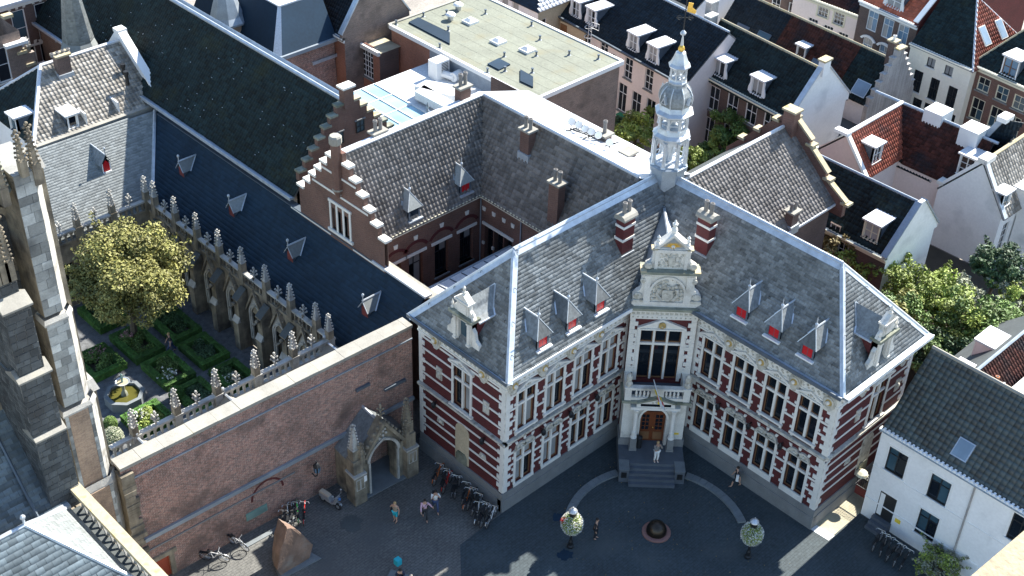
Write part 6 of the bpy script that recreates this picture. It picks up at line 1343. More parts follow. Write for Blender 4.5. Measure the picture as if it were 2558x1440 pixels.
o.build('louvres', b_, kind='stuff'); o = MB().mat('paint_white'); o.tube((p.x+.3, p.y-1.5, ZA+.45), (p.x+2.1, p.y-1.2, ZA+.45), .38, 12).tube((p.x+.2, p.y-.4, ZA+.4), (p.x+.5, p.y-1.5, ZA+.4), .3, 10); o.build('duct', ac)
for pts, nm, lb in (([(1036, 215), (1130, 240), (1190, 222), (1065, 200)], 'air_duct', 'long low white sheet duct nearest the ventilation unit'), ([(1036, 228), (1115, 270), (1140, 258), (1060, 212)], 'air_duct', 'broad white rectangular duct nearest the grey tiled ridge')):
    q = [at(x, y, ZA+.9) for x, y in pts]; o = MB().mat('roof_white'); A_ = (q[1]-q[0]).cross(q[2]-q[0]).z
    if A_ < 0: q = q[::-1]
    o.prism(W, [(p.x, p.y) for p in q], ZA+.25, ZA+.9); tag(o.build(nm), lb, 'duct', 'ducts on the white roof')
o = MB().mat('lead'); fn = at(1068, 262, 12.5); o.lathe(Fr((fn.x, fn.y, ZA), (1, 0, 0), (0, 1, 0)), 0, 0, [(.9, 0), (.5, .9), (.12, 1.5), (.06, 1.8), (.16, 2.0), (.05, 2.2), (.12, 2.4), (.02, 2.7)], 8); o.build('lantern_finial', pr)
# MANSARD, ANNEX, GABLED BRICK, BEIGE FLAT
mz = thing('mansard_building', 'building with steep smooth navy slate mansard roof and bright lead hip', 'building', (55.5, 83, 0))
xa, xb, ya, yb = 52.4, 58.2, 79.2, 91
mb = MB().mat('brick_brown'); mb.box(W, xa+.3, xb, ya+.3, yb, 0, 10.8); mb.build('wall', mz); t = 1.75; zt_ = 14.1
roof_face(mz, [(xa, yb, 11), (xa, ya+.5, 11), (xa+t, ya+t+.2, zt_), (xa+t, yb, zt_)], 'slate', .4, .3, 'slate_navy', 'slate_navy', tl=False); roof_face(mz, [(xa+.5, ya, 11), (xb, ya, 11), (xb, ya+t, zt_), (xa+t+.2, ya+t, zt_)], 'slate', .4, .3, 'slate_navy', 'slate_navy', tl=False)
mb = MB().mat('zinc'); mb.face([(xa, ya+.5, 11), (xa+.5, ya, 11), (xa+t+.2, ya+t, zt_), (xa+t, ya+t+.2, zt_)]); mb.box(W, xa+t, xb, ya+t, yb, zt_, zt_+.12); mb.mat('lead').box(W, xa-.2, xb+.2, ya-.2, ya+.1, 10.7, 11.0).box(W, xa-.2, xa+.1, ya+.1, yb, 10.7, 11.0); mb.build('lead_hip', mz)
oc = thing('octagonal_turret', 'squat octagonal brick turret with blue-grey lead roof at top edge', 'turret', (50.5, 84, 0)); p = at(565, 20, 13.0); R_ = Fr((p.x, p.y, 0), (1, 0, 0), (0, 1, 0))
MB().mat('brick_tan').lathe(R_, 0, 0, [(1.35, 0), (1.35, 12.0)], 8, .3).build('wall', oc); MB().mat('lead').lathe(R_, 0, 0, [(1.6, 11.9), (1.6, 12.05), (1.3, 12.5), (1.0, 13.5), (.5, 15)], 8, .3).build('turret_roof', oc); Fo_ = Fr((p.x-1.2, p.y-.8), (.6, -.8)); MB().mat('glass_dark').box(W, p.x-1.45, p.x-1.1, p.y-.75, p.y-.35, 9.6, 11).build('window', oc)
an = thing('brick_annex', 'small orange brick annex with dark flat roof and small red-framed windows', 'annex', (58, 80.5, 0)); ax0, ax1, ay0, ay1 = 56.5, 60.4, 79.3, 83
ax0 = 56.0; p = at(783, 153, 9.4); ax0, ay0 = p.x, p.y; p2 = at(864, 113, 9.4); ax1 = p2.x; ay1 = ay0+2.6
FAx, FAy = Fr((ax0, ay1), (0, -1)), Fr((ax0, ay0), (1, 0)); wx, wy = [(754, 160, .5, 1.3), (772, 172, .45, 1.2)], [(842, 150, 1.3, .95)]
mb = MB().mat('brick_orange'); wall(mb, FAx, 0, ay1-ay0, 0, 9.2, ops_of(FAx, wx)); mb.mat('brick_grey'); wall(mb, FAy, 0, ax1-ax0, 0, 9.2, ops_of(FAy, wy)); mb.build('wall', an); facade_windows(an, FAx, wx, cols=1, fm='iron_red'); facade_windows(an, FAy, wy, cols=2, fm='iron_red')
mb = MB().mat('roof_flat_dark').box(W, ax0-.15, ax1+.1, ay0-.15, ay1, 9.2, 9.35); mb.mat('lead_bright').box(W, ax0-.2, ax0-.14, ay0-.2, ay1, 9.15, 9.42).box(W, ax0-.14, ax1+.1, ay0-.2, ay0-.14, 9.15, 9.42); mb.build('flat_roof', an)
for x, y, h, r in ((799, 116, 1.0, .28), (805, 127, .3, .12), (814, 121, .45, .08), (782, 139, .25, .14)): p = at(x, y, 9.35); MB().mat('pot_grey' if h > .9 else 'steel').tube(p, p+Vector((0, 0, h)), r, 8).build('roof_vent', an)
o, d, L = front_from((781, 52), (882, 79), 11.2)
bg_ = house('brick_gabled_house', 'tall brick house with dark tiled roof and rough pinkish gable wall', o, (0, -1), 4.2, 6.5, 11.2, 15.6, 'brick_orange', (*PAN, 'tile_black'), wallR='brick_grey', cornice='stone_trim', parR=('brick_grey', 'lead_bright', .35), z0=0)
bf = thing('flat_annex', 'orange brick annex with sandy flat roof and tall white casement window', 'annex', (61, 78, 0)); p = at(948, 131, 10.2); fx, fy = p.x, p.y; FBx = Fr((fx, fy+4.2), (0, -1)); w_ = [(918, 153, 1.5, 3.0)]
mb = MB().mat('brick_orange'); wall(mb, FBx, 0, 4.2, 0, 10, ops_of(FBx, w_)); mb.mat('brick_dark'); wall(mb, Fr((fx, fy), (1, 0)), 0, 2, 0, 10); mb.build('wall', bf); facade_windows(bf, FBx, w_, cols=4, rows=(1, 1, 1, 1, 1, 1), ft=.1, bar=.05, sill='stone_plinth')
mb = MB().mat('roof_gravel').box(W, fx, fx+2.2, fy, fy+4.4, 10, 10.05); mb.mat('stone_trim').box(W, fx-.25, fx, fy-.1, fy+4.4, 9.9, 10.25).box(W, fx, fx+2.2, fy+4.2, fy+4.45, 9.9, 10.3); mb.build('flat_roof', bf)
for k in range(5): MB().mat('lead_dark').ball((fx+.15, fy+.5+k*.75, 10.25), .08, 5).build('rail_foot', bf)
# R5 east wing with curved stone gable
ew = thing('east_wing', 'brick wing with pale grey tiled roof and stepped stone-coped gable behind right slate roof', 'building', (64.5, 43, 0)); ey, ez, ry, rz5, x5a, x5b = 38.9, 9.7, 43.6, 13.85, 58.6, 69.9
mb = MB().mat('brick_dark'); wall(mb, Fr((x5a, ey+.3), (1, 0)), 0, x5b-x5a, 0, ez); wall(mb, Fr((x5a, 48.3), (0, -1)), 0, 9.1, 0, ez); mb.build('wall', ew); F5, _, _ = roof_face(ew, [(x5a, ey, ez), (x5b, ey, ez), (x5b, ry, rz5), (x5a, ry, rz5)], 'pan', .32, .32, 'tile_grey'); roof_face(ew, [(x5b, 48.3, ez), (x5a, 48.3, ez), (x5a, ry, rz5), (x5b, ry, rz5)], 'pan', .3, .33, 'tile_grey', tl=False)
mb = MB().mat('zinc'); mb.tube((x5a, ry, rz5+.06), (x5b, ry, rz5+.06), .13, 6); mb.box(W, x5a, x5b, ey-.12, ey+.05, ez-.15, ez+.02); mb.build('ridge_cap', ew)
F5g = Fr((x5b, ey-.5), (0, 1)); q = []; mb = MB().mat('brick_court'); prof5 = [(-.2, ez-.8), (10, ez-.8), (10, ez+.3), (5.7, rz5+.6), (4.6, rz5+.6), (3.3, rz5-.5), (3.3, rz5-.9), (1.6, rz5-2.3), (1.6, rz5-2.8), (-.2, ez+.3)]; mb.prism(F5g, prof5, -.05, .35)
mb.build('gable_wall', ew)
for a, b in (((-.3, ez+.35), (1.6, rz5-2.65)), ((1.5, rz5-2.25), (3.35, rz5-.75)), ((3.2, rz5-.4), (4.8, rz5+.75))):
    q0, q1 = F5g.P(*a, .15), F5g.P(*b, .15); Fk = Fr(q0, q1-q0); MB().mat('stone_yellow').box(Fk, 0, (q1-q0).length, -.05, .1, -.22, .22).build('coping_stone', ew)
for a in ((1.5, rz5-2.75), (3.3, rz5-.85), (4.9, rz5+.65), (-.2, ez+.2)): MB().mat('stone_yellow').box(F5g, a[0]-.4, a[0]+.25, a[1], a[1]+.18, -.15, .5).build('coping_stone', ew)
for a in (6.2, 7.6, 8.8): MB().mat('stone_yellow').box(F5g, a-.3, a+.3, rz5+.4-(a-5.7)*1.0, rz5+.6-(a-5.7)*1.0, -.2, .5).build('coping_stone', ew)
chimney(ew, *at(1978, 292, rz5+.8).xy, rz5, rz5+1.3, .7, .9, 'brick_court', pots=0, cap='stone_yellow', flash=False); p = at(1973, 545, 11); u, v = F5.px(1975, 560); q = F5.P(u, v); chimney(ew, q.x, q.y, q.z, q.z+1.0, .7, .6, 'brick_dark', pots=2, axis='x', ph=.7)
# R6 brick row with two dormers
o, d, L = front_from((1727, 165), (1960, 290), 6.9)
WK = dict(cols=2, rows=(1, 1), sill='stone_plinth', ft=.1, bar=.05, fm='paint_white')
r6 = house('brick_row_house', 'brown brick row house with dark tiled roof, two white dormers and white end gable', o, d, L+.8, 6.6, 6.9, 10.4, 'brick_dark', (*PAN, 'tile_dark'), [(x, y, 1.25, 2.3) for x, y in ((1742, 222), (1783, 247), (1829, 266), (1876, 280), (1921, 308))]+[(x, y, 1.25, 2.5) for x, y in ((1729, 309), (1769, 326), (1818, 345))], wk=WK, cornice='paint_cream', capm='stone_yellow', parR=('plaster_white', 'lead_bright', .35), wallR='plaster_white', ov=.3, rb=3.0)
for x, y in ((1795, 190), (1889, 237)): u, v = r6['roof'].px(x, y); box_dormer(r6['root'], r6['roof'], u, v, 1.35, 1.45, 2, pm=['glass_dark', 'glass_curtain'])
p = r6['P'](r6['L'], 3.0, 10.4); MB().mat('plaster_white').box(W, p.x-.45, p.x+.45, p.y-.2, p.y+.35, 10, 11.3).build('gable_chimney', r6['root']); MB().mat('stone_yellow').box(W, p.x-.55, p.x+.55, p.y-.3, p.y+.45, 11.3, 11.45).build('chimney_cap', r6['root'])
for a, b, c in ((-1.2, 3.0, 11.0), (-.4, 2.2, 10.2)): q = r6['P'](a, b, c); MB().mat('plaster_grey').box(W, q.x-.5, q.x+.5, q.y-.3, q.y+.3, 7, c+.6).build('gable_step', r6['root']); MB().mat('stone_trim').box(W, q.x-.55, q.x+.55, q.y-.35, q.y+.35, c+.6, c+.72).build('coping_stone', r6['root'])
# R7 long patched roof with grey stepped gable
o, d, L = front_from((1868, 80), (2172, 258), 5.6); a_, b_ = at(1868, 0, 8.9), at(2222, 160, 8.9); d = (b_-a_); e_ = at(2172, 258, 5.6); L = 17.5; dd = d.normalized(); o = (e_-dd*L)
r7 = house('long_house', 'low white house under long roof patched in navy, brown and black tiles', (o.x, o.y), d, L, 5.4, 5.5, 8.7, 'plaster_white', (*PAN, 'tile_brown'), wk=WK, seg=[(0, .36, 'tile_black'), (.36, .8, 'tile_brown'), (.8, 1, 'tile_dark')], capm='stone_yellow', wallR='plaster_grey', rb=2.6)
u, v = r7['roof'].px(1999, 142); box_dormer(r7['root'], r7['roof'], u, v, 1.0, 1.0, 1, curl=False); skylight(r7['root'], r7['roof'], 2152, 222, 1.3, 1.2, 'skylight_glass', 'steel')
for x, y in ((1856, 71), (2045, 161)): skylight(r7['root'], r7['roof'], x, y, 1.3, .5, 'lead_dark')
skylight(r7['root'], r7['roof'], 1907, 95, 1.3, .9, 'glass_blue')
P7 = r7['P']; F7 = r7['r']; mb = MB().mat('plaster_grey'); k = 0
for k in range(7): hw = .5+.42*k; mb.box(F7, 2.6-hw, 2.6+hw, 9.9-.62*(k+1)-.001, 9.9-.62*k, -.1, .3)
mb.box(F7, 2.6-3.2, 2.6+3.2, 0, 9.9-.62*7, -.1, .3); mb.build('stepped_gable', r7['root'])
for k in range(1, 7):
    for s in (-1, 1): u_ = 2.6+s*(.5+.42*k-.21); MB().mat('plaster_grey').box(F7, u_-.24, u_+.24, 9.9-.62*k, 9.9-.62*k+.1, -.16, .36).build('coping_stone', r7['root'])
q = F7.P(2.4, 0, 0); chimney(r7['root'], q.x+.1, q.y+.5, 8.5, 10.4, .6, .6, 'brick_dark', pots=1, ph=.5, cap='stone_yellow', flash=False, potm='paint_white'); MB().mat('stone_yellow').box(F7, 2.2, 3.3, 9.9, 10.05, -.2, .4).build('gable_cap', r7['root'])
sh2 = thing('lean_to', 'small white lean-to with dark flat roof below the white end gable', 'outbuilding', at(2100, 310, 3)); p0, p1, p2, p3 = [at(x, y, 3.2) for x, y in ((2050, 318), (2105, 350), (2160, 320), (2105, 286))]
mb = MB().mat('plaster_white'); mb.prism(W, [(p.x, p.y) for p in (p0, p1, p2, p3)], 0, 3.1); mb.build('wall', sh2); MB().mat('roof_flat_dark').prism(W, [(p.x, p.y) for p in (p0, p1, p2, p3)], 3.1, 3.22).build('flat_roof', sh2)
# R8..R11 street row
WS = dict(cols=3, rows=(1, 1, 1), ft=.07, bar=.035, sill='paint_cream')
o, d, L = front_from((1985, -22), (2149, 39), 7.4)
r8 = house('pink_house', 'pale rose house with cream-framed small-paned windows in the back street', o, d, L, 8, 7.4, 10.5, 'plaster_pink', (*PAN, 'tile_brown'), [(2057, 26, 1.1, 1.3, dict(casing=.16, cm='paint_cream')), (2096, 46, 1.1, 1.3, dict(casing=.16, cm='paint_cream')), (2030, 59, 1.1, 1.0), (2068, 77, 1.1, 1.0), (2105, 95, 1.1, 1.0)], wk=WS, cornice='paint_cream', hipR=2.5)
o2, d2, L2 = front_from((1868, -75), (1985, -24), 7.4); r8b = house('brown_house', 'dark brown brick house with white-framed sash windows left of the rose house', o2, d2, L2-.1, 8, 7.6, 10.8, 'brick_dark', (*PAN, 'tile_brown'), [(1938, 10, 1.1, 1.7), (1979, 30, 1.1, 1.7)], wk=dict(cols=2, rows=(1, 1), ft=.1), cornice='paint_white')
o, d, L = front_from((2152, 0), (2294, 63), 9.4)
r9 = house('brick_town_house', 'grey-brown brick town house with orange-red roof and white arched window heads', o, d, L, 9, 9.4, 13, 'brick_dark', (*PAN, 'tile_orange'), [(2179, 53, 1.15, 1.9), (2217, 72, 1.15, 1.9), (2254, 88, 1.15, 1.9), (2165, 120, 1.1, 2.0), (2205, 139, 1.1, 2.0), (2243, 156, 1.1, 2.0)], wk=dict(cols=2, rows=(2, 1), ft=.09, pm=['glass_sky', 'glass_curtain', 'glass_sky']), cornice='paint_white', hipR=0, wallR='brick_red', parR=('brick_red', 'paint_white', .3))
for x, y in ((2165, 120), (2205, 139), (2243, 156)):
    u, v = r9['f'].px(x, y); a = MB().mat('paint_white'); n = 6
    for k in range(n): pq_ = [(u+r*math.cos(.5+2.14*j/n), v+.45+r*.8*math.sin(.5+2.14*j/n)) for r, j in ((.75, k), (1.0, k), (1.0, k+1), (.75, k+1))]; a.prism(r9['f'], pq_, -.02, .12)
    a.build('window_head', r9['root'])
u, v = r9['roof'].px(2231, 20); box_dormer(r9['root'], r9['roof'], u, v, 1.7, 1.4, 2, (1, 1), pm='glass_curtain'); skylight(r9['root'], r9['r'] if False else r9['roof'], 2363, 12, .8, 1.2)
o, d, L = front_from((2278, 106), (2430, 172), 8.3)
WK2 = dict(cols=2, rows=(1, 1), ft=.05, bar=.04, fm='plastic_black', sill='paint_white')
r10 = house('cream_house', 'tall cream rendered house with black windows and red and black hipped roof', o, d, L, 8, 8.3, 12.4, 'plaster_cream', (*PAN, 'tile_dark'), [(2326, 157, .8, .85, dict(rows=(1,), pm='glass_curtain')), (2370, 177, .8, .85, dict(rows=(1,), pm='glass_curtain'))]+[(x, y, .9, 2.0) for x, y in ((2291, 203), (2332, 223), (2376, 244))]+[(2290, 262, .9, 1.2), (2372, 302, .9, 1.4), (2318, 275, .9, 1.2)], wk=WK2, cornice='plaster_cream', hipR=3.4, capm='zinc')
FRR = r10['hr']
if FRR: 
    roof_face(r10['root'], [r10['P'](L+.25, -.2, 8.1), r10['P'](L+.25, 8.2, 8.1), r10['P'](L-3.4, 4, 12.45)], *PAN, 'tile_red', tl=False, base='tile_red', thick=-.06, name='roof'); F_ = roof_plane(r10['P'](L+.25, -.2, 8.16), r10['P'](L+.25, 8.2, 8.16), r10['P'](L-3.4, 4, 12.5)); tiles(F_, [(0, 0), (8.4, 0), (4.2, 5.6)], *PAN, 'tile_red', r10['root'])
    for x, y in ((2459, 90), (2500, 73)): skylight(r10['root'], F_, x, y, .8, 1.6, 'skylight_glass', 'stone_trim')
o, d, L = front_from((2432, 158), (2575, 222), 8.4)
r11 = house('brick_town_house', 'red-brown brick house with cream cornice and one arched dormer at right edge', o, d, L+4, 8, 8.4, 12, 'brick_court', (*PAN, 'tile_dark'), [(2457, 212, 1.2, 1.3), (2503, 235, 1.2, 1.3), (2546, 258, 1.2, 1.3), (2440, 273, 1.25, 2.0), (2486, 295, 1.25, 2.0), (2530, 318, 1.2, 2.0)], wk=dict(cols=2, rows=(1, 1), ft=.1, fm='paint_cream', pm=['glass_blue', 'glass_dark'], sill='stone_plinth'), cornice='paint_cream', hipL=2.4, capm='stone_yellow')
u, v = r11['roof'].px(2518, 190); box_dormer(r11['root'], r11['roof'], u, v, 1.5, 1.6, 2, (1, 1), pm='glass_sky', curl=False, fm='wood_frame')
# R12 red L-roofed rose house
rr = thing('rose_house', 'rose plastered house with patchy red tiled L-shaped roof around a small yard', 'house', (85, 43, 0)); zr_ = 8.5; xc_, yc_ = 88.15, 45.0; xg = 80.6; ye_, ze2 = 42.6, 5.5
mb = MB().mat('plaster_rose'); F12 = Fr((xg, 47.5), (0, -1)); wall(mb, F12, 0, 4.7, 0, 5.5, (), .1, [(0, 5.5), (4.7, 5.5), (4.7, 5.7), (2.5, zr_), (0, 6.2)]); mb.mat('plaster_pink'); wall(mb, Fr((xg, ye_+.2), (1, 0)), 0, 4.9, 0, 5.4, (), .1); wall(mb, Fr((xc_-2.8, 43), (0, -1)), 0, 6, 0, 5.2); mb.build('wall', rr)
FR1, _, _ = roof_face(rr, [(xg-.1, ye_, ze2), (xc_-2.6, ye_, ze2), (xc_, yc_, zr_), (xg-.1, yc_, zr_)], *PAN, 'tile_red'); FR2, _, _ = roof_face(rr, [(xc_-2.9, ye_-.2, 5.2), (xc_-2.9, 36.8, 5.2), (xc_, 36.8, zr_), (xc_, yc_, zr_)], *PAN, 'tile_brown'); roof_face(rr, [(xc_, 47.5, 6), (xg, 47.5, 6), (xg, yc_, zr_), (xc_, yc_, zr_)], *PAN, 'tile_red', tl=False)  # shade on the second red slope is painted in as brown tiles
for seg_, m_ in (((83.2, 1.0), 'tile_red'),): pass
F2b = FR2; mb = MB().mat('paint_white'); mb.tube((xg, yc_, zr_+.08), (xc_, yc_, zr_+.08), .17, 6); mb.mat('lead_bright').tube((xc_, 47.5, zr_+.05), (xc_, 36.5, zr_+.05), .13, 6); mb.mat('paint_white'); q0, q1 = Vector((xg-.1, yc_, zr_+.15)), Vector((xg-.1, ye_-.1, 5.65)); Fk = Fr(q0, q1-q0); mb.box(Fk, 0, (q1-q0).length, -.1, .12, -.18, .18); mb.box(W, xg-.5, xg+.1, yc_-.3, yc_+.9, zr_+.05, zr_+.3).box(W, xg-.3, xg+.1, 47.2, 47.7, 6.1, 6.4); mb.build('ridge_cap', rr)
u, v = FR1.px(2188, 405); box_dormer(rr, FR1, u, v, 1.2, 1.5, 2, (1, 1), curl=False); u, v = FR2.px(2408, 440); box_dormer(rr, FR2, u, v, 1.35, 1.7, 2, (1, 1, 1), curl=False)
for x, y in ((2338, 275), (2428, 320)): p = at(x, y, 9.2); MB().mat('paint_white').box(W, p.x-.3, p.x+1.4, p.y-.8, p.y+.8, 6.5, 9.1).build('dormer', rr)
wg = thing('small_wing', 'small pink wing with dark slate-grey roof and round window in the yard', 'outbuilding', (86, 42, 0)); xr6, xe6 = 86.6, 85.3
mb = MB().mat('plaster_pink'); F13 = Fr((xe6+.15, 44.1), (0, -1)); w13 = [(2248, 464, .75, 1.0), (2271, 474, .75, 1.0)]; wall(mb, F13, 0, 4.2, 0, 4.8, ops_of(F13, w13)); wall(mb, Fr((xe6+.15, 39.9), (1, 0)), 0, 2.4, 0, 4.8); mb.build('wall', wg); facade_windows(wg, F13, w13, cols=2, rows=(1, 1), fm='paint_white', ft=.07)
u, v = F13.px(2208, 433); o = MB().mat('paint_white'); o.lathe(F13, u, v, [(.36, 0), (.36, .05), (.28, .06)], 16); b_ = o.build('round_window', wg); MB().mat('glass_dark').lathe(F13, u, v, [(.25, .05), (.25, .07)], 16).build('pane', b_)
roof_face(wg, [(xe6, 44.6, 4.75), (xe6, 39.7, 4.75), (xr6, 40.5, 6.0), (xr6, 44.6, 6.0)], *PAN, 'tile_black'); roof_face(wg, [(xe6, 39.7, 4.75), (xr6+1.3, 39.7, 4.75), (xr6, 40.5, 6.0)], *PAN, 'tile_striped'); roof_face(wg, [(xr6+1.3, 39.7, 4.75), (xr6+1.3, 44.6, 4.75), (xr6, 44.6, 6.0), (xr6, 40.5, 6.0)], *PAN, 'tile_black', tl=False)
mb = MB().mat('lead_bright'); mb.tube((xr6, 44.6, 6.05), (xr6, 40.5, 6.05), .1, 6).tube((xr6, 40.5, 6.05), (xe6, 39.7, 4.8), .08, 5).tube((xr6, 40.5, 6.05), (xr6+1.3, 39.7, 4.8), .08, 5); mb.build('ridge_cap', wg)
yd = thing('yard_wall', 'low sandy-topped yard walls and grey chimney stub below the pink wing', 'wall', at(2300, 490, 2)); mb = MB().mat('plaster_beige')
for a, b in (((2275, 492), (2340, 462)), ((2318, 500), (2380, 470))): p, q = at(*a, 2.4), at(*b, 2.4); Fk = Fr((p.x, p.y), (q.x-p.x, q.y-p.y)); mb.box(Fk, 0, (q-p).length, 0, 2.5, -.15, .15); 
p = at(2320, 480, 3); mb.mat('stone_plinth').box(W, p.x-.4, p.x+.4, p.y-.35, p.y+.35, 0, 3.4); mb.mat('roof_gravel'); pts = [at(x, y, 1.8) for x, y in ((2270, 500), (2330, 540), (2400, 500), (2330, 455))]; mb.prism(W, [(p.x, p.y) for p in pts], 1.5, 1.8); mb.build('walls', yd)
# dark blue roofed strip and R14 white gable right
r14 = thing('white_gabled_house', 'big blank white gable house with grey pantile roof at right edge', 'house', (88, 35.7, 0)); xg4 = 84.7; F14 = Fr((xg4, 38.7), (0, -1))
mb = MB().mat('plaster_white'); wall(mb, F14, 0, 5.4, 0, 4.9, (), .1, [(0, 4.9), (5.4, 4.9), (5.4, 5.0), (3.1, 8.6), (2.6, 8.6), (0, 5.4)]); F14b = Fr((xg4, 33.3), (1, 0)); w14 = [(2505, 592, .9, 2.6)]; wall(mb, F14b, 0, 9, 0, 5.0, ops_of(F14b, w14)); mb.build('wall', r14); facade_windows(r14, F14b, w14, cols=2, rows=(1, 1, 1, 1), ft=.06)
F14r, _, _ = roof_face(r14, [(xg4-.05, 33.0, 4.8), (93.5, 33.0, 4.8), (93.5, 35.75, 8.6), (xg4-.05, 35.75, 8.6)], 'pan', .33, .36, 'tile_striped'); roof_face(r14, [(93.5, 38.8, 4.9), (xg4, 38.8, 4.9), (xg4, 35.75, 8.6), (93.5, 35.75, 8.6)], *PAN, 'tile_black', tl=False); mb = MB().mat('stone_yellow'); mb.tube((xg4, 35.75, 8.68), (93.5, 35.75, 8.68), .14, 6); mb.mat('lead_bright'); q0, q1 = Vector((xg4, 35.6, 8.7)), Vector((xg4, 33.0, 4.95)); Fk = Fr(q0, q1-q0); mb.box(Fk, 0, (q1-q0).length, -.06, .1, -.22, .22); mb.mat('stone_trim').box(W, xg4-.2, xg4+1.1, 35.4, 36.2, 8.5, 8.9).box(W, xg4-.1, xg4+.7, 38.4, 38.9, 5.3, 5.6); mb.build('verge', r14)
u, v = F14r.px(2510, 515); box_dormer(r14, F14r, u, v, 1.2, 1.2, 1, curl=False, pm='glass_blue'); p = at(2548, 470, 6.2); MB().mat('plaster_white').box(W, p.x-.2, p.x+4, p.y-2.2, p.y+.6, 4, 6.2).build('roof_annex', r14); MB().mat('roof_white').box(W, p.x-.3, p.x+4, p.y-2.3, p.y+.7, 6.2, 6.35).build('annex_roof', r14)
mb = MB().mat('plaster_white'); mb.box(W, 87.2, 92, 26, 33.2, 0, 5.2); mb.mat('iron').box(W, 87.17, 87.2, 30.7, 30.95, 2.6, 2.9); mb.build('side_block', r14)
o, d, L = front_from((2395, 400), (2455, 430), 7.0); bl_ = thing('blue_roofed_house', 'narrow house with dark blue tiled roof between red roof and big white gable', 'house', at(2500, 330, 6)); a_, b_, c_, d_ = at(2402, 405, 6.0), at(2470, 418, 6.0), at(2558, 308, 10.0), at(2505, 298, 10.0); roof_face(bl_, [a_, b_, c_, d_], *PAN, 'tile_black'); mb = MB().mat('lead'); mb.tube(a_, d_, .3, 4); mb.mat('paint_white').box(W, d_.x-.4, d_.x+.8, d_.y-.5, d_.y+.3, 9.9, 10.3); mb.build('verge', bl_); MB().mat('brick_court').prism(W, [(a_.x+.3, a_.y-.1), (b_.x+.3, b_.y-.1), (c_.x, c_.y-.1), (d_.x, d_.y-.1)], 0, 5.6).build('wall', bl_)
# R4 dark roofed house in the garden
x4, x4r, z4, z4r = 72.1, 75.4, 6.0, 9.05
r4 = house('garden_house', 'dark brick garden house with mossy black tiles, white end gable and one dormer', (x4, 45.0), (0, -1), 9.7, 6.2, z4, z4r, 'brick_dark', ('pan', .3, .34, 'tile_dark'), [(2105, 625, .9, 1.8, dict(cols=2, rows=(1, 1))), (2083, 585, .9, 1.6, dict(cols=2, rows=(1, 1)))], wk=dict(ft=.1), wallR='plaster_white', parR=('plaster_white', 'lead', .12), cornice='paint_cream', capm='lead', rb=3.3)
u, v = r4['roof'].px(2172, 600); box_dormer(r4['root'], r4['roof'], u, v, 1.3, 1.45, 2, (1, 1), curl=False, fm='paint_cream', wall_m='paint_cream', pm='glass_curtain')
q = r4['r'].P(0, 0, 0); n_ = MB().mat('plaster_grey'); u, v = r4['r'].px(2285, 625); n_.prism(r4['r'], [(u-.35, 1.5), (u+.35, 1.5), (u+.35, 3.3), (u, 3.7), (u-.35, 3.3)], 0, .03); n_.build('blind_niche', r4['root'])
# R1 white house by the alley
yA, ySt = 25.05, 25.05; o1 = (55.75, 25.05); Lw = 18.5
wl1 = [(2239, 1156, 1.25, 1.75), (2345, 1224, 1.25, 1.75), (2315, 1312, 1.25, 1.9), (2548, 1325, 1.2, 1.9)]
wh = house('white_corner_house', 'white rendered house with dark slate-tiled roof and skylight beside the academy alley', o1, (0, -1), Lw, 7.4, 7.2, 11.0, 'plaster_white', ('flat', .34, .34, 'tile_green'), wl1, wk=dict(cols=2, rows=(2.6, 1), ft=.07, bar=.06, fm='plastic_black', pm=['glass_dark', 'glass_blue'], sill='paint_white'), ov=.12, rb=3.65, capm='coping', base='tile_black', solo=290)
skylight(wh['root'], wh['roof'], 2407, 1124, .85, 1.0, 'skylight_glass', 'steel')
Fw1 = wh['f']; c_ = MB().mat('paint_white'); c_.box(Fw1, -.05, Lw, 6.75, 6.9, 0, .1).box(Fw1, -.08, Lw, 6.98, 7.12, 0, .3).box(Fw1, 0, Lw, 4.05, 4.13, 0, .03).box(Fw1, 0, Lw, 1.5, 1.58, 0, .04); c_.mat('lead').box(Fw1, 0, Lw, 7.0, 7.06, .3, .36); c_.build('cornice', wh['root'])
for k in range(70): u_ = .15+k*.27; MB().mat('paint_white').box(Fw1, u_, u_+.13, 7.12, 7.22, .1, .3).build('gutter_bracket', wh['root'])
u0, v0 = Fw1.px(2198, 1310); u1, _ = Fw1.px(2238, 1232); ud_ = (Fw1.px(2215, 1262)[0]); d_ = MB().mat('plastic_black'); d_.box(Fw1, ud_-.55, ud_+.55, .1, 2.6, -.02, .012); dd_ = d_.build('doorway', wh['root']); MB().mat('paint_white').box(Fw1, ud_-.5, ud_-.2, .8, 2.5, .012, .02).build('door_leaf', dd_)
for k in range(3): MB().mat('steps_stone').box(Fw1, ud_-.6, ud_+.6, 0, .66-.22*k, .012+.28*k, .3+.28*k).build('step', wh['root'])
u, v = Fw1.px(2243, 1302); MB().mat('sign_yellow').box(Fw1, u-.18, u+.18, v-.14, v+.14, 0, .03).build('yellow_sign', wh['root']); u, v = Fw1.px(2400, 1330); MB().mat('plaster_grey').tube(Fw1.P(u, 0, .08), Fw1.P(u, 6.9, .08), .055, 6).build('downpipe', wh['root'])
for (x, y, w_, h_) in wl1: 
    u, v = Fw1.px(x, y); q = MB().mat('paint_white'); a, b = w_/2, h_/2; q.box(Fw1, u-a-.14, u-a-.02, v-b-.1, v+b+.14, 0, .025).box(Fw1, u+a+.02, u+a+.14, v-b-.1, v+b+.14, 0, .025).box(Fw1, u-a-.02, u+a+.02, v+b+.02, v+b+.14, 0, .025); q.build('window_casing', wh['root'])
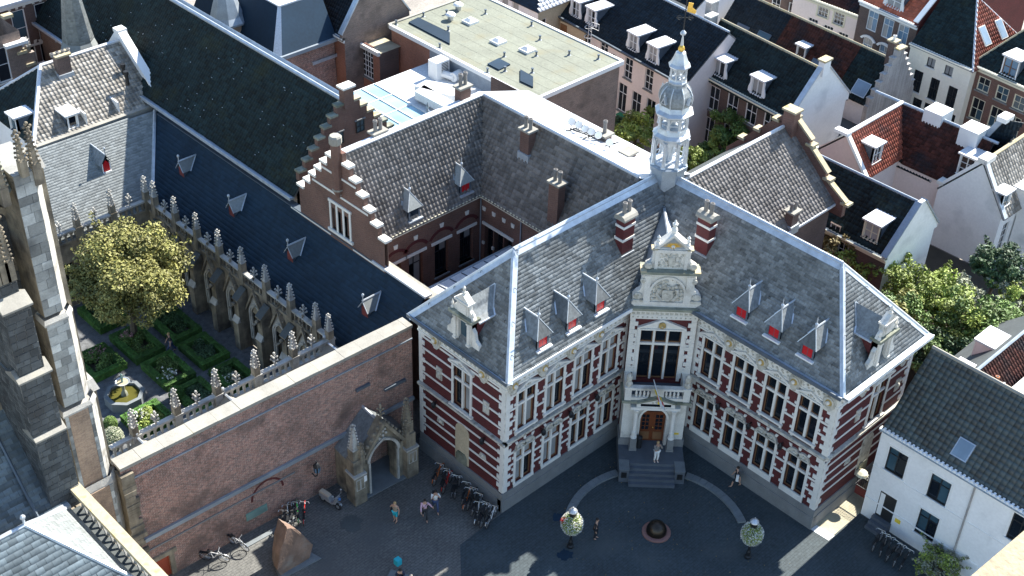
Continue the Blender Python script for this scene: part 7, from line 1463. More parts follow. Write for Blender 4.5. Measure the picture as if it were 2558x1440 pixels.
# R2 red-brown roof behind it
p0, p1 = at(2437, 930, 8.2), at(2600, 815, 8.2)
r2_ = house('low_red_roofed_house', 'low house with dark red-brown tiled roof behind the white corner house', (p0.x-.3, p0.y-3.2), (1, 0), 10, 6.4, 5.0, 8.2, 'plaster_white', (*PAN, 'tile_brown'), capm='lead')
p = at(2515, 862, 7.5); MB().mat('plaster_pink').box(W, p.x-.9, p.x+.9, p.y-.4, p.y+1.6, 3, 7.4).build('dormer', r2_['root']); MB().mat('roof_white').box(W, p.x-1.0, p.x+1.0, p.y-.5, p.y+1.7, 7.4, 7.55).build('dormer_roof', r2_['root'])
p = at(2545, 985, 7.0); MB().mat('roof_white').box(W, p.x-1.0, p.x+2.5, p.y-1.5, p.y+.6, 5, 7.0).build('white_flat_roof', r2_['root'])
p = at(2420, 912, 8.0); MB().mat('paint_white').box(W, p.x-.7, p.x+.5, p.y-.3, p.y+.8, 5, 7.9).build('roof_box', r2_['root'])
fl2 = at(2490, 950, 7.6); o = MB().mat('terracotta'); o.tube(fl2-Vector((0, 0, .6)), fl2+Vector((0, 0, .3)), .13, 10); o.mat('rubber').tube(fl2+Vector((0, 0, .3)), fl2+Vector((0, 0, .31)), .09, 8); o.build('clay_flue', r2_['root'])
for x, y in ((2508, 960), (2409, 905)): p = at(x, y, 8.4); o = MB().mat('steel'); o.tube(p-Vector((0, 0, 1)), p, .06, 7).tube(p, p+Vector((0, 0, .12)), .14, 8, .05); o.build('cowl', r2_['root'])
# infill behind: simple further roofs
for i, (px, py, z, L_, D_, lab, wm_, rm_) in enumerate(((2290, -45, 9, 14, 9, 'red roofed house partly cut by the top edge of the view', 'brick_red', 'tile_orange'), (1640, -40, 8, 12, 9, 'low house with beige flat terrace roof at the top edge', 'plaster_white', 'tile_black'))):
    p = at(px, py, z); house('distant_house', lab, (p.x, p.y+L_/2), (-.1, -1), L_, D_, z, z+3.2, wm_, (*PAN, rm_))
# ================================================================= GROUND
def sheet(name, pts, z, m, th=.2, label=None):
    a = sum(pts[i][0]*pts[(i+1) % len(pts)][1]-pts[(i+1) % len(pts)][0]*pts[i][1] for i in range(len(pts)))
    if a < 0: pts = pts[::-1]
    o = MB().mat(m); o.prism(W, pts, z-th, z); r = o.build(name); r['kind'] = 'structure'; return r
sheet('ground', [(-150, -150), (400, -150), (400, 400), (-150, 400)], -.05, 'street_brick', .5)
dk = [at(x, y).xy for x, y in ((640, 1300), (905, 1240), (1056, 1090))]
sheet('pavement', [(20, 20), (55.7, 20), (55.7, 48), (20, 49)], -.02, 'paving')
# court in the academy angle, its shade put into a darker ground colour
pts = [(39.7, 39.7), (50, 39.8), (52.4, 36.5), (52.4, 26.5), (55.7, 26.5), (55.7, 17), (34, 17), (33, 36), (36, 39.5)]
sheet('road', pts, -.012, 'asphalt_shaded', .1)
sheet('garden_path', [(22, 54), (37.7, 54), (37.7, 75), (22, 75)], -.008, 'cobble', .1)
sheet('yard_ground', [(60.4, 20), (84.6, 20), (84.6, 45), (60.4, 45)], -.005, 'earth', .1)
# ================================================================= TREES AND GARDEN
def leaves(name, centers, radii, n, size, m, parent, flat=.6, seed=1, cl=.35, **pr):
    """leaf-sized faces spread through the clumps of a crown"""
    rg = np.random.default_rng(seed); C_ = np.array(centers, float); R_ = np.array(radii, float); k = len(C_); p_ = R_**2; p_ = p_/p_.sum()
    idx = rg.choice(k, n, p=p_); d = rg.normal(size=(n, 3)); d /= np.linalg.norm(d, axis=1)[:, None]; d[:, 2] *= flat+.15
    rad = R_[idx]*(rg.random(n)**cl); pos = C_[idx]+d*rad[:, None]
    nrm = d*.6+rg.normal(size=(n, 3))*.6+np.array([0, 0, .55]); nrm /= np.linalg.norm(nrm, axis=1)[:, None]
    a = np.cross(nrm, rg.normal(size=(n, 3))); a /= np.linalg.norm(a, axis=1)[:, None]; b = np.cross(nrm, a)
    s = size*(.6+.8*rg.random(n))[:, None]; 
    V = np.stack([pos-a*s, pos+b*s*.5, pos+a*s, pos-b*s*.5], 1).reshape(-1, 3)
    F = np.arange(n*4).reshape(n, 4); tn = np.clip(rg.random(k)[idx]*.6+rg.random(n)*.4, 0, 1)
    return np_mesh(name, V, F, m, tn, parent, **pr)
def tree(name, label, base, c, rx, rz_, m, n=5000, size=.13, clumps=26, seed=1, group=None, spiky=0, trunk_r=.16, m2=None, cat='tree'):
    rg = random.Random(seed); base = Vector(base); c = Vector(c); t = thing(name, label, cat, base, group)
    cs, rs = [], []
    for k in range(clumps):
        a, e = rg.uniform(0, 6.283), rg.uniform(-.5, 1); f = rg.uniform(.45, .95); q = math.sqrt(max(0, 1-e*e))
        cs.append((c.x+rx*f*q*math.cos(a), c.y+rx*f*q*math.sin(a), c.z+rz_*f*e)); rs.append(rx*rg.uniform(.2, .36))
    for k in range(spiky):
        a = rg.uniform(0, 6.283); L = rx*rg.uniform(1.0, 1.5); up = rg.uniform(.1, .9)
        for j in range(5): f = (.55+.12*j)*L; cs.append((c.x+f*math.cos(a), c.y+f*math.sin(a), c.z+f*up*.6)); rs.append(rx*(.17-.024*j))
    tr = MB().mat('bark'); top = Vector((c.x, c.y, c.z+rz_*.2)); mid = base.lerp(top, .45)+Vector((rg.uniform(-.2, .2), rg.uniform(-.2, .2), 0)); tr.tube(base, mid, trunk_r, 7, trunk_r*.75); tr.tube(mid, top, trunk_r*.75, 6, trunk_r*.3); tr.build("trunk", t)
    lm = MB().mat('bark')
    for k in range(0, len(cs), 2 if len(cs) < 60 else 3): p = mid.lerp(top, rg.random()); q = Vector(cs[k]); lm.tube(p, p.lerp(q, .6)+Vector((0, 0, .15)), trunk_r*.35, 4, trunk_r*.18).tube(p.lerp(q, .6)+Vector((0, 0, .15)), q, trunk_r*.18, 4, .012)
    lm.build('limbs', t)
    if m2: leaves('crown', cs[::2], rs[::2], n//2, size, m, t, seed=seed); leaves('crown', cs[1::2], rs[1::2], n//2, size, m2, t, seed=seed+50)
    else: leaves('crown', cs, rs, n, size, m, t, seed=seed)
    return t
p = at(318, 660, 7.2); tree('cloister_tree', 'large olive-green deciduous tree filling the corner of the cloister garden', (p.x+.3, p.y+1.5, 0), (p.x+.1, p.y+.1, 6.0), 3.5, 3.7, 'leaf_olive', 42000, .115, 120, 5, trunk_r=.28, spiky=12, m2='leaf_olive')
YT = [(2112, 632, 4.6, 1.7, 1.6, 'leaf_lime', 'leaf_rust', 'rust-tinged small tree against the dark garden house front'), (2190, 655, 4.2, 1.7, 1.5, 'leaf_lime', None, 'lime-green small tree before the white end gable of garden house'), (2310, 735, 3.6, 2.6, 2.0, 'leaf_lime', None, 'spiky lime-green tree standing before the big blank white wall'), (2240, 800, 3.6, 2.3, 2.2, 'leaf_green', 'leaf_olive', 'dense mid-green tree close behind the right slate roof corner'), (2395, 800, 3.6, 2.5, 2.3, 'leaf_green', 'leaf_lime', 'broad mid-green tree in the middle of the walled yard'), (2405, 735, 3.4, 1.4, 1.5, 'leaf_silver', None, 'grey-leaved thin tree between lime tree and dark evergreen'), (2490, 830, 3.6, 2.6, 2.2, 'leaf_green', None, 'bright green tree behind the low red-brown roof'), (2500, 672, 4.2, 2.0, 1.8, 'leaf_deep', None, 'dark glossy evergreen tree against the white wall at right'), (2545, 745, 3.4, 1.6, 1.6, 'leaf_silver', 'leaf_lime', 'pale feathery tree at the right edge of the yard'), (2310, 880, 2.8, 2.0, 1.8, 'leaf_green', 'leaf_deep', 'dark green tree nearest the white corner house roof'), (2400, 880, 2.6, 2.0, 1.7, 'leaf_deep', 'leaf_green', 'shaded green tree just above the black tiled ridge'), (2255, 890, 1.6, 1.0, 1.1, 'leaf_rust', 'leaf_olive', 'straw-coloured scrubby tree in the gap behind the alley')]
for i, (x, y, z, r, h, m, m2, lb) in enumerate(YT):
    c = at(x, y, z); tree('yard_tree', lb, (c.x, c.y, 0), c, r, h, m, int(3200*r), .12, int(16+8*r), 20+i, 'trees in the walled yard', spiky=9 if i in (2, 1, 8) else 3, m2=m2)
GT = [(1590, 335, 2.4, 2.0, 1.6, 'leaf_lime', None, 'lime-green feathery tree left of the lead spire'), (1830, 325, 3.2, 2.2, 2.2, 'leaf_green', None, 'leafy green tree before the brick row house windows'), (1790, 375, 2.6, 1.6, 1.5, 'leaf_green', 'leaf_lime', 'darker green bush tree right of the spire behind grey tiled roof'), (1735, 405, 2.6, 1.4, 1.2, 'leaf_lime', None, 'bright lime shrub tucked between spire and grey tiled roof'), (1640, 285, 2.6, .8, 1.6, 'leaf_lime', None, 'slim pale shrub touching the pink house wall left of spire'), (1530, 318, 1.0, 1.1, .8, 'leaf_deep', None, 'low dark bush at foot of the grey brick end wall')]
for i, (x, y, z, r, h, m, m2, lb) in enumerate(GT):
    c = at(x, y, z); tree('garden_tree', lb, (c.x, c.y, 0), c, r, h, m, int(3200*r), .12, int(16+8*r), 60+i, 'trees in the back garden', spiky=6 if m == 'leaf_lime' else 2, m2=m2)
c = at(2345, 1412, 1.0); tree('street_shrub', 'sunlit yellow-green shrub against the white house at bottom right', (c.x, c.y, 0), c, 1.25, .95, 'leaf_lime', 5200, .07, 34, 91, spiky=14, trunk_r=.08, m2='leaf_silver', cat='shrub')
c = at(2057, 600, 3); t = thing('ivy', 'narrow strand of ivy climbing the brick wall beside garden house', 'climber', (c.x, c.y, 0)); leaves('foliage', [(c.x, c.y, z) for z in np.arange(1, 5.2, .35)], [.3]*13, 900, .09, 'leaf_green', t, seed=4)
ib = at(1553, 292, 0.9); b = thing('green_bin', 'green waste bin standing by the pink house french door', 'bin', (ib.x, ib.y, 0)); o = MB().mat('green_bin'); o.frust(W, ib.x-.3, ib.x+.3, ib.y-.3, ib.y+.3, 0, 1.1, 1.15); o.build('body', b); MB().mat('green_bin').box(W, ib.x-.38, ib.x+.38, ib.y-.38, ib.y+.38, 1.1, 1.18).build('lid', b)
# hedged beds
beds = [(33.65, 35.85, 66.3, 69.9, 'farthest bed by the cloister arcade', 'leaf_bed', None, 1), (30.6, 32.85, 66.2, 69.8, 'bed under the edge of the garden tree', 'leaf_green', 'flower_pink', .9), (33.6, 35.75, 62.75, 65.85, 'bed below the cloister arcade windows', 'leaf_deep', None, 1), (30.6, 32.9, 62.5, 65.7, 'middle bed with a ball of white flowers', 'leaf_green', 'flower_white', 1), (27.5, 30.0, 66.4, 69.4, 'left bed with pink flowers beside the church', 'leaf_green', 'flower_pink', 1), (33.6, 35.7, 59.2, 62.1, 'bed at the right near the balustrade', 'leaf_bed', 'flower_white', 1), (26.9, 29.5, 59.6, 62.0, 'sunlit bed by fountain behind balustrade', 'leaf_lime', 'flower_white', 1), (30.7, 32.9, 59.0, 62.0, 'bed with clipped corner behind the balustrade', 'leaf_deep', None, 1), (30.5, 32.8, 70.8, 74, 'shady bed beneath the garden tree', 'leaf_deep', None, 1)]
for i, (x0, x1, y0, y1, lb, pm_, fm_, s_) in enumerate(beds):
    t = thing('box_hedge', 'square clipped box hedge round the '+lb, 'hedge', ((x0+x1)/2, (y0+y1)/2, 0), 'box hedges of the cloister garden'); th_ = .42
    o = MB().mat('hedge')
    for a in ((x0, x1, y0, y0+th_), (x0, x1, y1-th_, y1), (x0, x0+th_, y0+th_, y1-th_), (x1-th_, x1, y0+th_, y1-th_)): o.box(W, a[0], a[1], a[2], a[3], 0, .52)
    o.build('hedge_core', t); rg = np.random.default_rng(i); cs = []
    for a in ((x0, x1, y0, y0+th_), (x0, x1, y1-th_, y1), (x0, x0+th_, y0, y1), (x1-th_, x1, y0, y1)):
        n_ = int(6*max(a[1]-a[0], a[3]-a[2])); cs += [(rg.uniform(a[0]+.1, a[1]-.1), rg.uniform(a[2]+.1, a[3]-.1), .36) for _ in range(n_*2)]
    leaves('hedge_leaves', cs, [.27]*len(cs), 5200, .045, 'hedge', t, .8, i, .15, kind='stuff'); MB().mat('earth').box(W, x0+th_, x1-th_, y0+th_, y1-th_, 0, .03).build('soil', t)
    pl_ = thing('bedding_plants', 'plants growing inside the '+lb, 'plants', ((x0+x1)/2, (y0+y1)/2, .03), 'plants inside the box hedges'); cs = [(rg.uniform(x0+.6, x1-.6), rg.uniform(y0+.6, y1-.6), rg.uniform(.2, .5)) for _ in range(14)]
    leaves('foliage', cs, [.4]*14, 2600, .07, pm_, pl_, .8, i+9)
    if fm_: cc = [(cs[0][0]+rg.normal()*.25, cs[0][1]+rg.normal()*.25, .62+.1*rg.normal()) for _ in range(40)]; leaves('blossom', cc, [.07]*40, 420, .045, fm_, pl_, .9, i+30)
for i, (px, py, r, lb, m) in enumerate(((276, 1058, .45, 'round clipped green ball bush by the fountain path', 'leaf_green'), (283, 1095, .7, 'round silvery bush at garden corner by the church', 'leaf_silver'), (442, 985, .55, 'dark rounded topiary ball at the hedge corner', 'hedge'))):
    c = at(px, py, r); t = thing('ball_bush', lb, 'bush', (c.x, c.y, 0), 'ball bushes in the cloister garden'); o = MB().mat('hedge'); o.ball(c, r*.8, 8); o.build('core', t); leaves('foliage', [c], [r], 2600, .05, m, t, 1, i+70, .12)
# fountain
fx, fy = 28.2, 63.6; fo = thing('fountain', 'octagonal stone fountain with small bowl and figure in green water', 'fountain', (fx, fy, 0)); Rf = Fr((fx, fy, 0), (1, 0, 0), (0, 1, 0)); q8 = math.pi/8
o = MB().mat('granite')
for k in range(8):
    a, b = q8+k*math.pi/4, q8+(k+1)*math.pi/4; pts = [(r*math.cos(t_), r*math.sin(t_)) for r, t_ in ((1.05, a), (1.32, a), (1.32, b), (1.05, b))]; MB().mat('granite').prism(Rf, pts, 0, .68).build('basin_side', fo)
MB().mat('water').lathe(Rf, 0, 0, [(1.04, .3), (1.04, .5)], 8, q8).build('water', fo); o = MB().mat('stone_mossy'); o.lathe(Rf, 0, 0, [(.26, .4), (.2, .7), (.1, .9), (.12, 1.2), (.08, 1.45)], 8); o.build('pedestal', fo)
o = MB().mat('lead_bright'); o.lathe(Rf, 0, 0, [(.1, 1.4), (.34, 1.5), (.48, 1.64), (.44, 1.64), (.3, 1.55)], 16); bw_ = o.build('bowl', fo); MB().mat('stone_yellow').lathe(Rf, 0, 0, [(.4, 1.58), (.41, 1.6)], 14).build('bowl_water', bw_); o = MB().mat('verdigris'); o.lathe(Rf, 0, 0, [(.09, 1.58), (.07, 1.8), (.1, 1.95), (.05, 2.08), (.07, 2.18), (.02, 2.28)], 7).tube((fx, fy, 1.98), (fx+.18, fy-.1, 2.12), .03, 5); o.build('figure', fo)
# ================================================================= SQUARE: FURNITURE
ang0 = math.radians
# curved low kerbs round the court
def arc_kerb(a0, a1, lb, n):
    t = thing('curved_kerb', lb, 'kerb', (45.3+5.3*math.cos(a0), 32.38+5.3*math.sin(a0), 0), 'curved granite kerbs')
    for k in range(n):
        p = []; b0, b1 = a0+(a1-a0)*k/n+.002, a0+(a1-a0)*(k+1)/n-.002
        p = [(45.3+r*math.cos(a), 32.38+r*math.sin(a)) for r, a in ((5.05, b0), (5.55, b0), (5.55, b1), (5.05, b1))]; MB().mat('granite').prism(W, p, 0, .14).build('kerb_stone', t)
aS = math.radians(45)
arc_kerb(math.radians(68.5), math.radians(122), 'curved granite kerb left of the entrance steps', 11); arc_kerb(math.radians(-34), math.radians(21), 'curved granite kerb right of the entrance steps', 11)
sp_ = thing('sphere_bollard', 'dark bronze half sphere on a round pink granite disc in the court', 'sculpture', (45.3, 32.4, 0)); o = MB().mat('bronze'); R_ = Fr((45.3, 32.4, 0), (1, 0, 0), (0, 1, 0)); o.lathe(R_, 0, 0, [(.62*math.cos(a), .1+.78*math.sin(a)) for a in np.linspace(-.12, math.pi/2-.01, 14)], 28); o.build('sphere', sp_, smooth=True); MB().mat('granite_pink').lathe(R_, 0, 0, [(.86, -.05), (.86, .08), (.8, .1)], 28).build('disc', sp_)
for x, y, lb, red in ((1425, 1366, 'black street lamp with sunlit ball of white and red flowers left of bronze sphere', True), (1868, 1392, 'black street lamp with shaded ball of white flowers right of bronze sphere', False)):
    b = at(x, y); t = thing('street_lamp', lb, 'street lamp', b, 'street lamps with flower balls'); R_ = Fr(b, (1, 0, 0), (0, 1, 0))
    MB().mat('iron').lathe(R_, 0, 0, [(.2, 0), (.2, .12), (.13, .2), (.13, .5), (.08, .6), (.05, 1.2), (.05, 2.55)], 10).build('post', t); o = MB().mat('iron'); o.lathe(R_, 0, 0, [(.06, 2.5), (.2, 2.6), (.24, 2.95)], 8); o.mat('steel').lathe(R_, 0, 0, [(.28, 2.95), (.26, 3.0), (.15, 3.12), (.05, 3.18), (.04, 3.28)], 10); o.build('lantern', t); MB().mat('glass_sky').lathe(R_, 0, 0, [(.17, 2.64), (.21, 2.93)], 8).build('lantern_glass', t)
    fb = thing('flower_basket', ('sunlit ' if red else 'shaded ')+'ball of white flowers hung round the '+('left' if red else 'right')+' street lamp', 'flower basket', b+Vector((0, 0, 1.9)), 'flower balls on the lamps'); c = b+Vector((0, 0, 1.95)); MB().mat('hedge').ball(c, .4, 7).build('core', fb); leaves('foliage', [c], [.62], 1700, .06, 'leaf_lime', fb, 1, 3, .15); leaves('flowers', [c], [.68], 2000, .036, 'flower_white', fb, 1, 4, .08)
    if red: leaves('red_flowers', [c+Vector((-.35, .3, .25))], [.22], 160, .05, 'flower_red', fb, 1, 5)
# rune boulder
bb = at(735, 1416); t = thing('boulder', 'tall reddish standing boulder on a grey base slab in the square', 'boulder', bb)
def loc(px, py, z, dy=0): p = at(px, py, z); return p
outl = [(694, 1424, .05), (704, 1438, 0), (775, 1397, .0), (783, 1362, 1.2), (762, 1342, 1.9), (745, 1329, 2.35), (727, 1327, 2.5), (714, 1359, 1.7), (704, 1390, .95)]
bm = bmesh.new(); dv = Vector((S2, S2, 0)); rg = random.Random(5)
yb_ = (at(704, 1438).y+at(775, 1397).y)/2
U_ = (at(775, 1397)-at(704, 1438)).normalized(); Nn = Vector((U_.y, -U_.x, 0)); Fb_ = Fr(at(740, 1418), U_)
for x, y, z in outl:
    u, v = Fb_.px(x, y)
    for d, s in ((.0, 1.0), (-.45, .98), (-1.0, .8)): bm.verts.new(Fb_.P(u*s+rg.uniform(-.06, .06), max(0, v*(1 if d > -.5 else .93)), d+rg.uniform(-.1, .1)-(.12*v)))
r = bmesh.ops.convex_hull(bm, input=bm.verts); bmesh.ops.delete(bm, geom=[v for v in bm.verts if not v.link_faces], context='VERTS'); bmesh.ops.subdivide_edges(bm, edges=bm.edges, cuts=2, use_grid_fill=True)
for v in bm.verts: v.co += Vector((rg.uniform(-.025, .025), rg.uniform(-.025, .025), rg.uniform(-.025, .025)))
me = bpy.data.meshes.new('stone'); bm.to_mesh(me); bm.free(); me.materials.append(MATS['boulder']); link('stone', me, t)
MB().mat('granite').prism(W, [tuple(at(x, y).xy) for x, y in ((700, 1450), (803, 1396), (775, 1380), (690, 1425))], -.05, .06).build('base_slab', t)
# irregular dark patches and pale marks, fallen leaves
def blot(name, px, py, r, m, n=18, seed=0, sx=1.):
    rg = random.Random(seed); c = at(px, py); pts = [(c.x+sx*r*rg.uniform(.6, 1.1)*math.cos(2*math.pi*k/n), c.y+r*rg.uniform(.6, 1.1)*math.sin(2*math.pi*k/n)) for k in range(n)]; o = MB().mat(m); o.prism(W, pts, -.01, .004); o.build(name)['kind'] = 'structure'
blot('dark_patch', 878, 1306, .75, 'roof_flat_dark', 22, 3); blot('dark_patch', 1412, 1386, .5, 'slate_navy', 20, 4); blot('dark_patch', 1395, 1292, .4, 'slate_navy', 20, 6)
rg = np.random.default_rng(2); fl_p = []
for _ in range(420):
    x, y = rg.uniform(40, 52), rg.uniform(24, 39)
    if (x-45.3)**2+(y-32.4)**2 < 40 or rg.random() < .2: fl_p.append((x, y, .012))
leaves('fallen_leaves', fl_p, [.01]*len(fl_p), len(fl_p), .05, 'leaf_silver', None, .1, 8).update() if False else None
o = leaves('fallen_leaves', fl_p, [.01]*len(fl_p), len(fl_p), .04, 'leaf_rust', None, .1, 8); o['kind'] = 'stuff'
sheet('kerb_strip', [tuple(at(x, y).xy) for x, y in ((2025, 1322), (2040, 1312), (2085, 1338), (2070, 1350))], .0, 'zinc', .05); sheet('alley_pavement', [(52.6, 25.1), (52.6, 26.4), (66, 26.4), (66, 25.1)], -.001, 'roof_gravel', .05)
sheet('kerb_strip', [tuple(at(x, y).xy) for x, y in ((612, 1360), (735, 1292), (740, 1300), (618, 1368))], .03, 'granite', .1)
# iron gate in the alley
gx = 56.9; gt = thing('iron_gate', 'ornate black iron gate closing the narrow alley by the white house', 'gate', (gx, 25.8, 0)); Fgt = Fr((gx, 26.42), (0, -1)); o = MB().mat('iron_red')
o.box(Fgt, 0, 1.36, .1, .75, -.02, .02); o.build('lower_panel', gt); o = MB().mat('iron'); o.box(Fgt, 0, .05, 0, 2.3, -.03, .03).box(Fgt, 1.31, 1.36, 0, 2.3, -.03, .03).box(Fgt, .05, 1.31, 1.5, 1.56, -.02, .02).box(Fgt, .05, 1.31, .75, .8, -.02, .02); o.build('gate_frame', gt)
for k in range(9): MB().mat('iron').tube(Fgt.P(.12+k*.14, .1), Fgt.P(.12+k*.14, 2.0+.25*math.sin(k/8*math.pi)), .014, 4).build('gate_bar', gt)
sc_ = MB().mat('steel')
for k in range(16):
    cx_, cy_ = .15+(k % 8)*.15, 1.7+.22*(k//8); pts = [Fgt.P(cx_+.06*math.cos(a)*(1-a/9), cy_+.09*math.sin(a)) for a in np.linspace(0, 5.6, 8)]; sc_.path(pts, .014, 4)
sc_.build('scrollwork', gt)
lb_ = FRe.px(2138, 1172); lt = thing('bracket_lamp', 'pale yellow half-round lamp shade on bracket beside the alley gate', 'lamp', FRe.P(lb_[0], lb_[1])); o = MB().mat('iron'); o.tube(FRe.P(lb_[0], lb_[1], 0), FRe.P(lb_[0], lb_[1], .4), .025, 5); o.build('bracket', lt); o = MB().mat('paint_cream'); o.lathe(Fr(FRe.P(lb_[0], lb_[1]-.1, .45), (1, 0, 0), (0, 1, 0)), 0, 0, [(.4, 0), (.34, .14), (.15, .25), (.04, .28)], 12); o.build('shade', lt)
bn = thing('waste_bin', 'dark waste bin beside the wooden entrance door', 'bin', Pf.P(-.85, 1.0, .25)); R_ = Fr(Pf.P(-.82, 1.0, .22), (1, 0, 0), (0, 1, 0)); MB().mat('plastic_black').lathe(R_, 0, 0, [(.19, 0), (.2, .7), (.16, .74)], 10).build('body', bn); MB().mat('plastic_black').lathe(R_, 0, 0, [(.21, .72), (.2, .85), (.08, .92)], 10).build('lid', bn)
# flag on the balcony
fg = thing('flag', 'yellow red and white flag on a pole leaning out from the balcony', 'flag', Pf.P(-.06, 5.6, .3)); a_ = Pf.P(-.3, 6.1, -.3); b_ = Pf.P(0, 6.0, 1.9); o = MB().mat('paint_white'); o.tube(a_, b_, .03, 6); o.build('pole', fg)
dirp = (b_-a_).normalized()
for k, m in enumerate(('flag_yellow', 'flag_red', 'paint_white')):
    V, Fq = [], []; n = 9
    for i in range(n):
        s = i/(n-1); 
        for t_ in (0, 1):
            f = .35+.215*(k+t_); q = a_.lerp(b_, .38+.2*(k+t_)); V.append(tuple(q+Vector((0, 0, -.62*s))+Pf.U*(.10*math.sin(s*7+k)+.28*s-.22*(1-s)*(2-k)*.3)+dirp*(.05*math.sin(s*9))))
    for i in range(n-1): Fq.append((2*i, 2*i+1, 2*i+3, 2*i+2))
    np_mesh('flag_stripe', np.array(V), np.array(Fq), m, None, fg)
em = MB().mat('flag_yellow'); q = a_.lerp(b_, .78)+Vector((0, 0, -.3))+Pf.N*.0+Pf.U*.0; em.ball(q, .09, 6); em.build('emblem', fg)
# ================================================================= BICYCLES
_bk = {}
def bike_proto(col):
    """bicycle along +x, origin on the ground midway"""
    t = thing('bicycle', 'bicycle', 'bicycle', (0, 0, 0)); L = Fr((0, 0, 0), (1, 0, 0)); R = .34
    for x in (-.54, .54):
        o = MB().mat('rubber'); n = 18; 
        for k in range(n):
            a, b = 2*math.pi*k/n, 2*math.pi*(k+1)/n; o.tube((x+R*math.cos(a), 0, R+R*math.sin(a)), (x+R*math.cos(b), 0, R+R*math.sin(b)), .024, 4)
        w_ = o.build('wheel', t); o = MB().mat('steel')
        for k in range(9): a = math.pi*k/9; o.tube((x+.31*math.cos(a), 0, R+.31*math.sin(a)), (x-.31*math.cos(a), 0, R-.31*math.sin(a)), .006, 3)
        o.tube((x, -.05, R), (x, .05, R), .03, 6); o.build('spokes', w_)
        o = MB().mat('steel' if col == 'bike_white' else col)
        for k in range(6):
            a, b = .3+2.2*k/6, .3+2.2*(k+1)/6
            if x < 0: a, b = math.pi-a, math.pi-b
            o.tube((x+.39*math.cos(a), 0, R+.39*math.sin(a)), (x+.39*math.cos(b), 0, R+.39*math.sin(b)), .028, 4)
        o.build('mudguard', t)
    o = MB().mat(col); A, B, C, D, H = (-.54, 0, R), (-.08, 0, .3), (-.2, 0, .82), (.36, 0, .82), (.54, 0, R)
    for p, q, r in ((B, C, .022), (B, D, .028), (C, (.33, 0, .72), .022), (A, B, .014), (A, C, .014), (D, H, .022), (D, (.31, 0, .98), .02)): o.tube(p, q, r, 5)
    o.build('frame', t)
    o = MB().mat('steel'); o.path([(.2, -.3, .98), (.3, -.24, 1.04), (.31, 0, 1.02), (.3, .24, 1.04), (.2, .3, .98)], .015, 5); o.build('handlebar', t); o = MB().mat('plastic_black'); o.prism(Fr((0, 0, .9), (1, 0, 0), (0, 1, 0)), [(-.36, -.09), (-.1, -.03), (-.02, -.02), (-.02, .02), (-.1, .03), (-.36, .09)], 0, .07); o.tube((-.22, 0, .82), (-.24, 0, .92), .014, 5); o.build('saddle', t)
    o = MB().mat('iron'); o.box(W, -.85, -.3, -.07, .07, .74, .76).tube((-.54, .06, R), (-.6, .06, .75), .01, 4).tube((-.54, -.06, R), (-.6, -.06, .75), .01, 4); o.build('rack', t); o = MB().mat('paint_white' if col != 'bike_white' else 'steel'); o.ball((.42, 0, .78), .055, 5); o.build('headlight', t)
    return t
def bike(px, py, heading, col, label, group, tilt=0, z=1.03):
    c = at(px, py, z); h = Vector((math.cos(heading), math.sin(heading), 0)); p = c-h*.3; p.z = 0
    M = Matrix.Translation(p) @ Matrix.Rotation(heading, 4, 'Z') @ Matrix.Rotation(tilt, 4, 'X')
    if col not in _bk: t = bike_proto(col); _bk[col] = t; t.matrix_world = M; t['label'] = label; t['group'] = group
    else: t = dup(_bk[col], M, label, group)
    return t
ga = 'bicycles parked along the academy end wall'; hd = lambda d: math.radians(d)
for i, (x, y, c, lb) in enumerate(((1101, 1159, 'bike_orange', 'orange bicycle parked nearest the gothic porch'), (1114, 1171, 'bike_black', 'black bicycle between the orange and red ones by the academy wall'), (1123, 1178, 'bike_red', 'bright red bicycle by the academy end wall'), (1136, 1187, 'bike_black', 'black bicycle just right of the bright red one'), (1147, 1189, 'bike_black', 'black bicycle second to the right of the bright red one'), (1162, 1204, 'bike_black', 'lone-standing black bicycle in the middle of the academy row'), (1170, 1219, 'bike_orange', 'orange-framed bicycle in the middle of the academy row'), (1185, 1219, 'bike_black', 'black bicycle right behind the middle orange one'), (1197, 1233, 'bike_black', 'black bicycle set back against the wall right of middle orange one'), (1195, 1254, 'bike_white', 'grey bicycle first of the four at the academy corner'), (1211, 1254, 'bike_black', 'black bicycle second of the four at the academy corner'), (1221, 1262, 'bike_black', 'black bicycle third of the four at the academy corner'), (1235, 1264, 'bike_white', 'grey bicycle last at the academy corner'))):
    bike(x, y, hd(28+random.uniform(-8, 8)), c, lb, ga, random.uniform(-.1, .1))
gb_ = 'bicycles parked against the brick street wall'
for i, (x, y, c, lb) in enumerate(((704, 1275, 'bike_black', 'black bicycle leftmost of the row at the brick wall'), (719, 1261, 'bike_white', 'grey bicycle second from left at the brick wall'), (731, 1255, 'bike_black', 'black bicycle left of the green one at the brick wall'), (743, 1252, 'bike_green', 'bright green bicycle at the brick wall'), (760, 1254, 'bike_red', 'dark red bicycle rightmost of the row at the brick wall'))):
    bike(x, y, hd(52+random.uniform(-6, 6)), c, lb, gb_, random.uniform(-.1, .1))
for (xa, ya, xb, yb, lb) in ((578, 1348, 610, 1365, 'pale grey bicycle standing in sunlight by the brick wall'), (515, 1389, 560, 1394, 'white bicycle with baskets leaning by the wall near the red door')):
    a, b = at(xa, ya, .34), at(xb, yb, .34); d = b-a; h = math.atan2(d.y, d.x); c = (a+b)/2; M = Matrix.Translation((c.x, c.y, 0)) @ Matrix.Rotation(h, 4, 'Z') @ Matrix.Rotation(.12, 4, 'X'); dup(_bk['bike_white'], M, lb, 'sunlit bicycles near the red door')
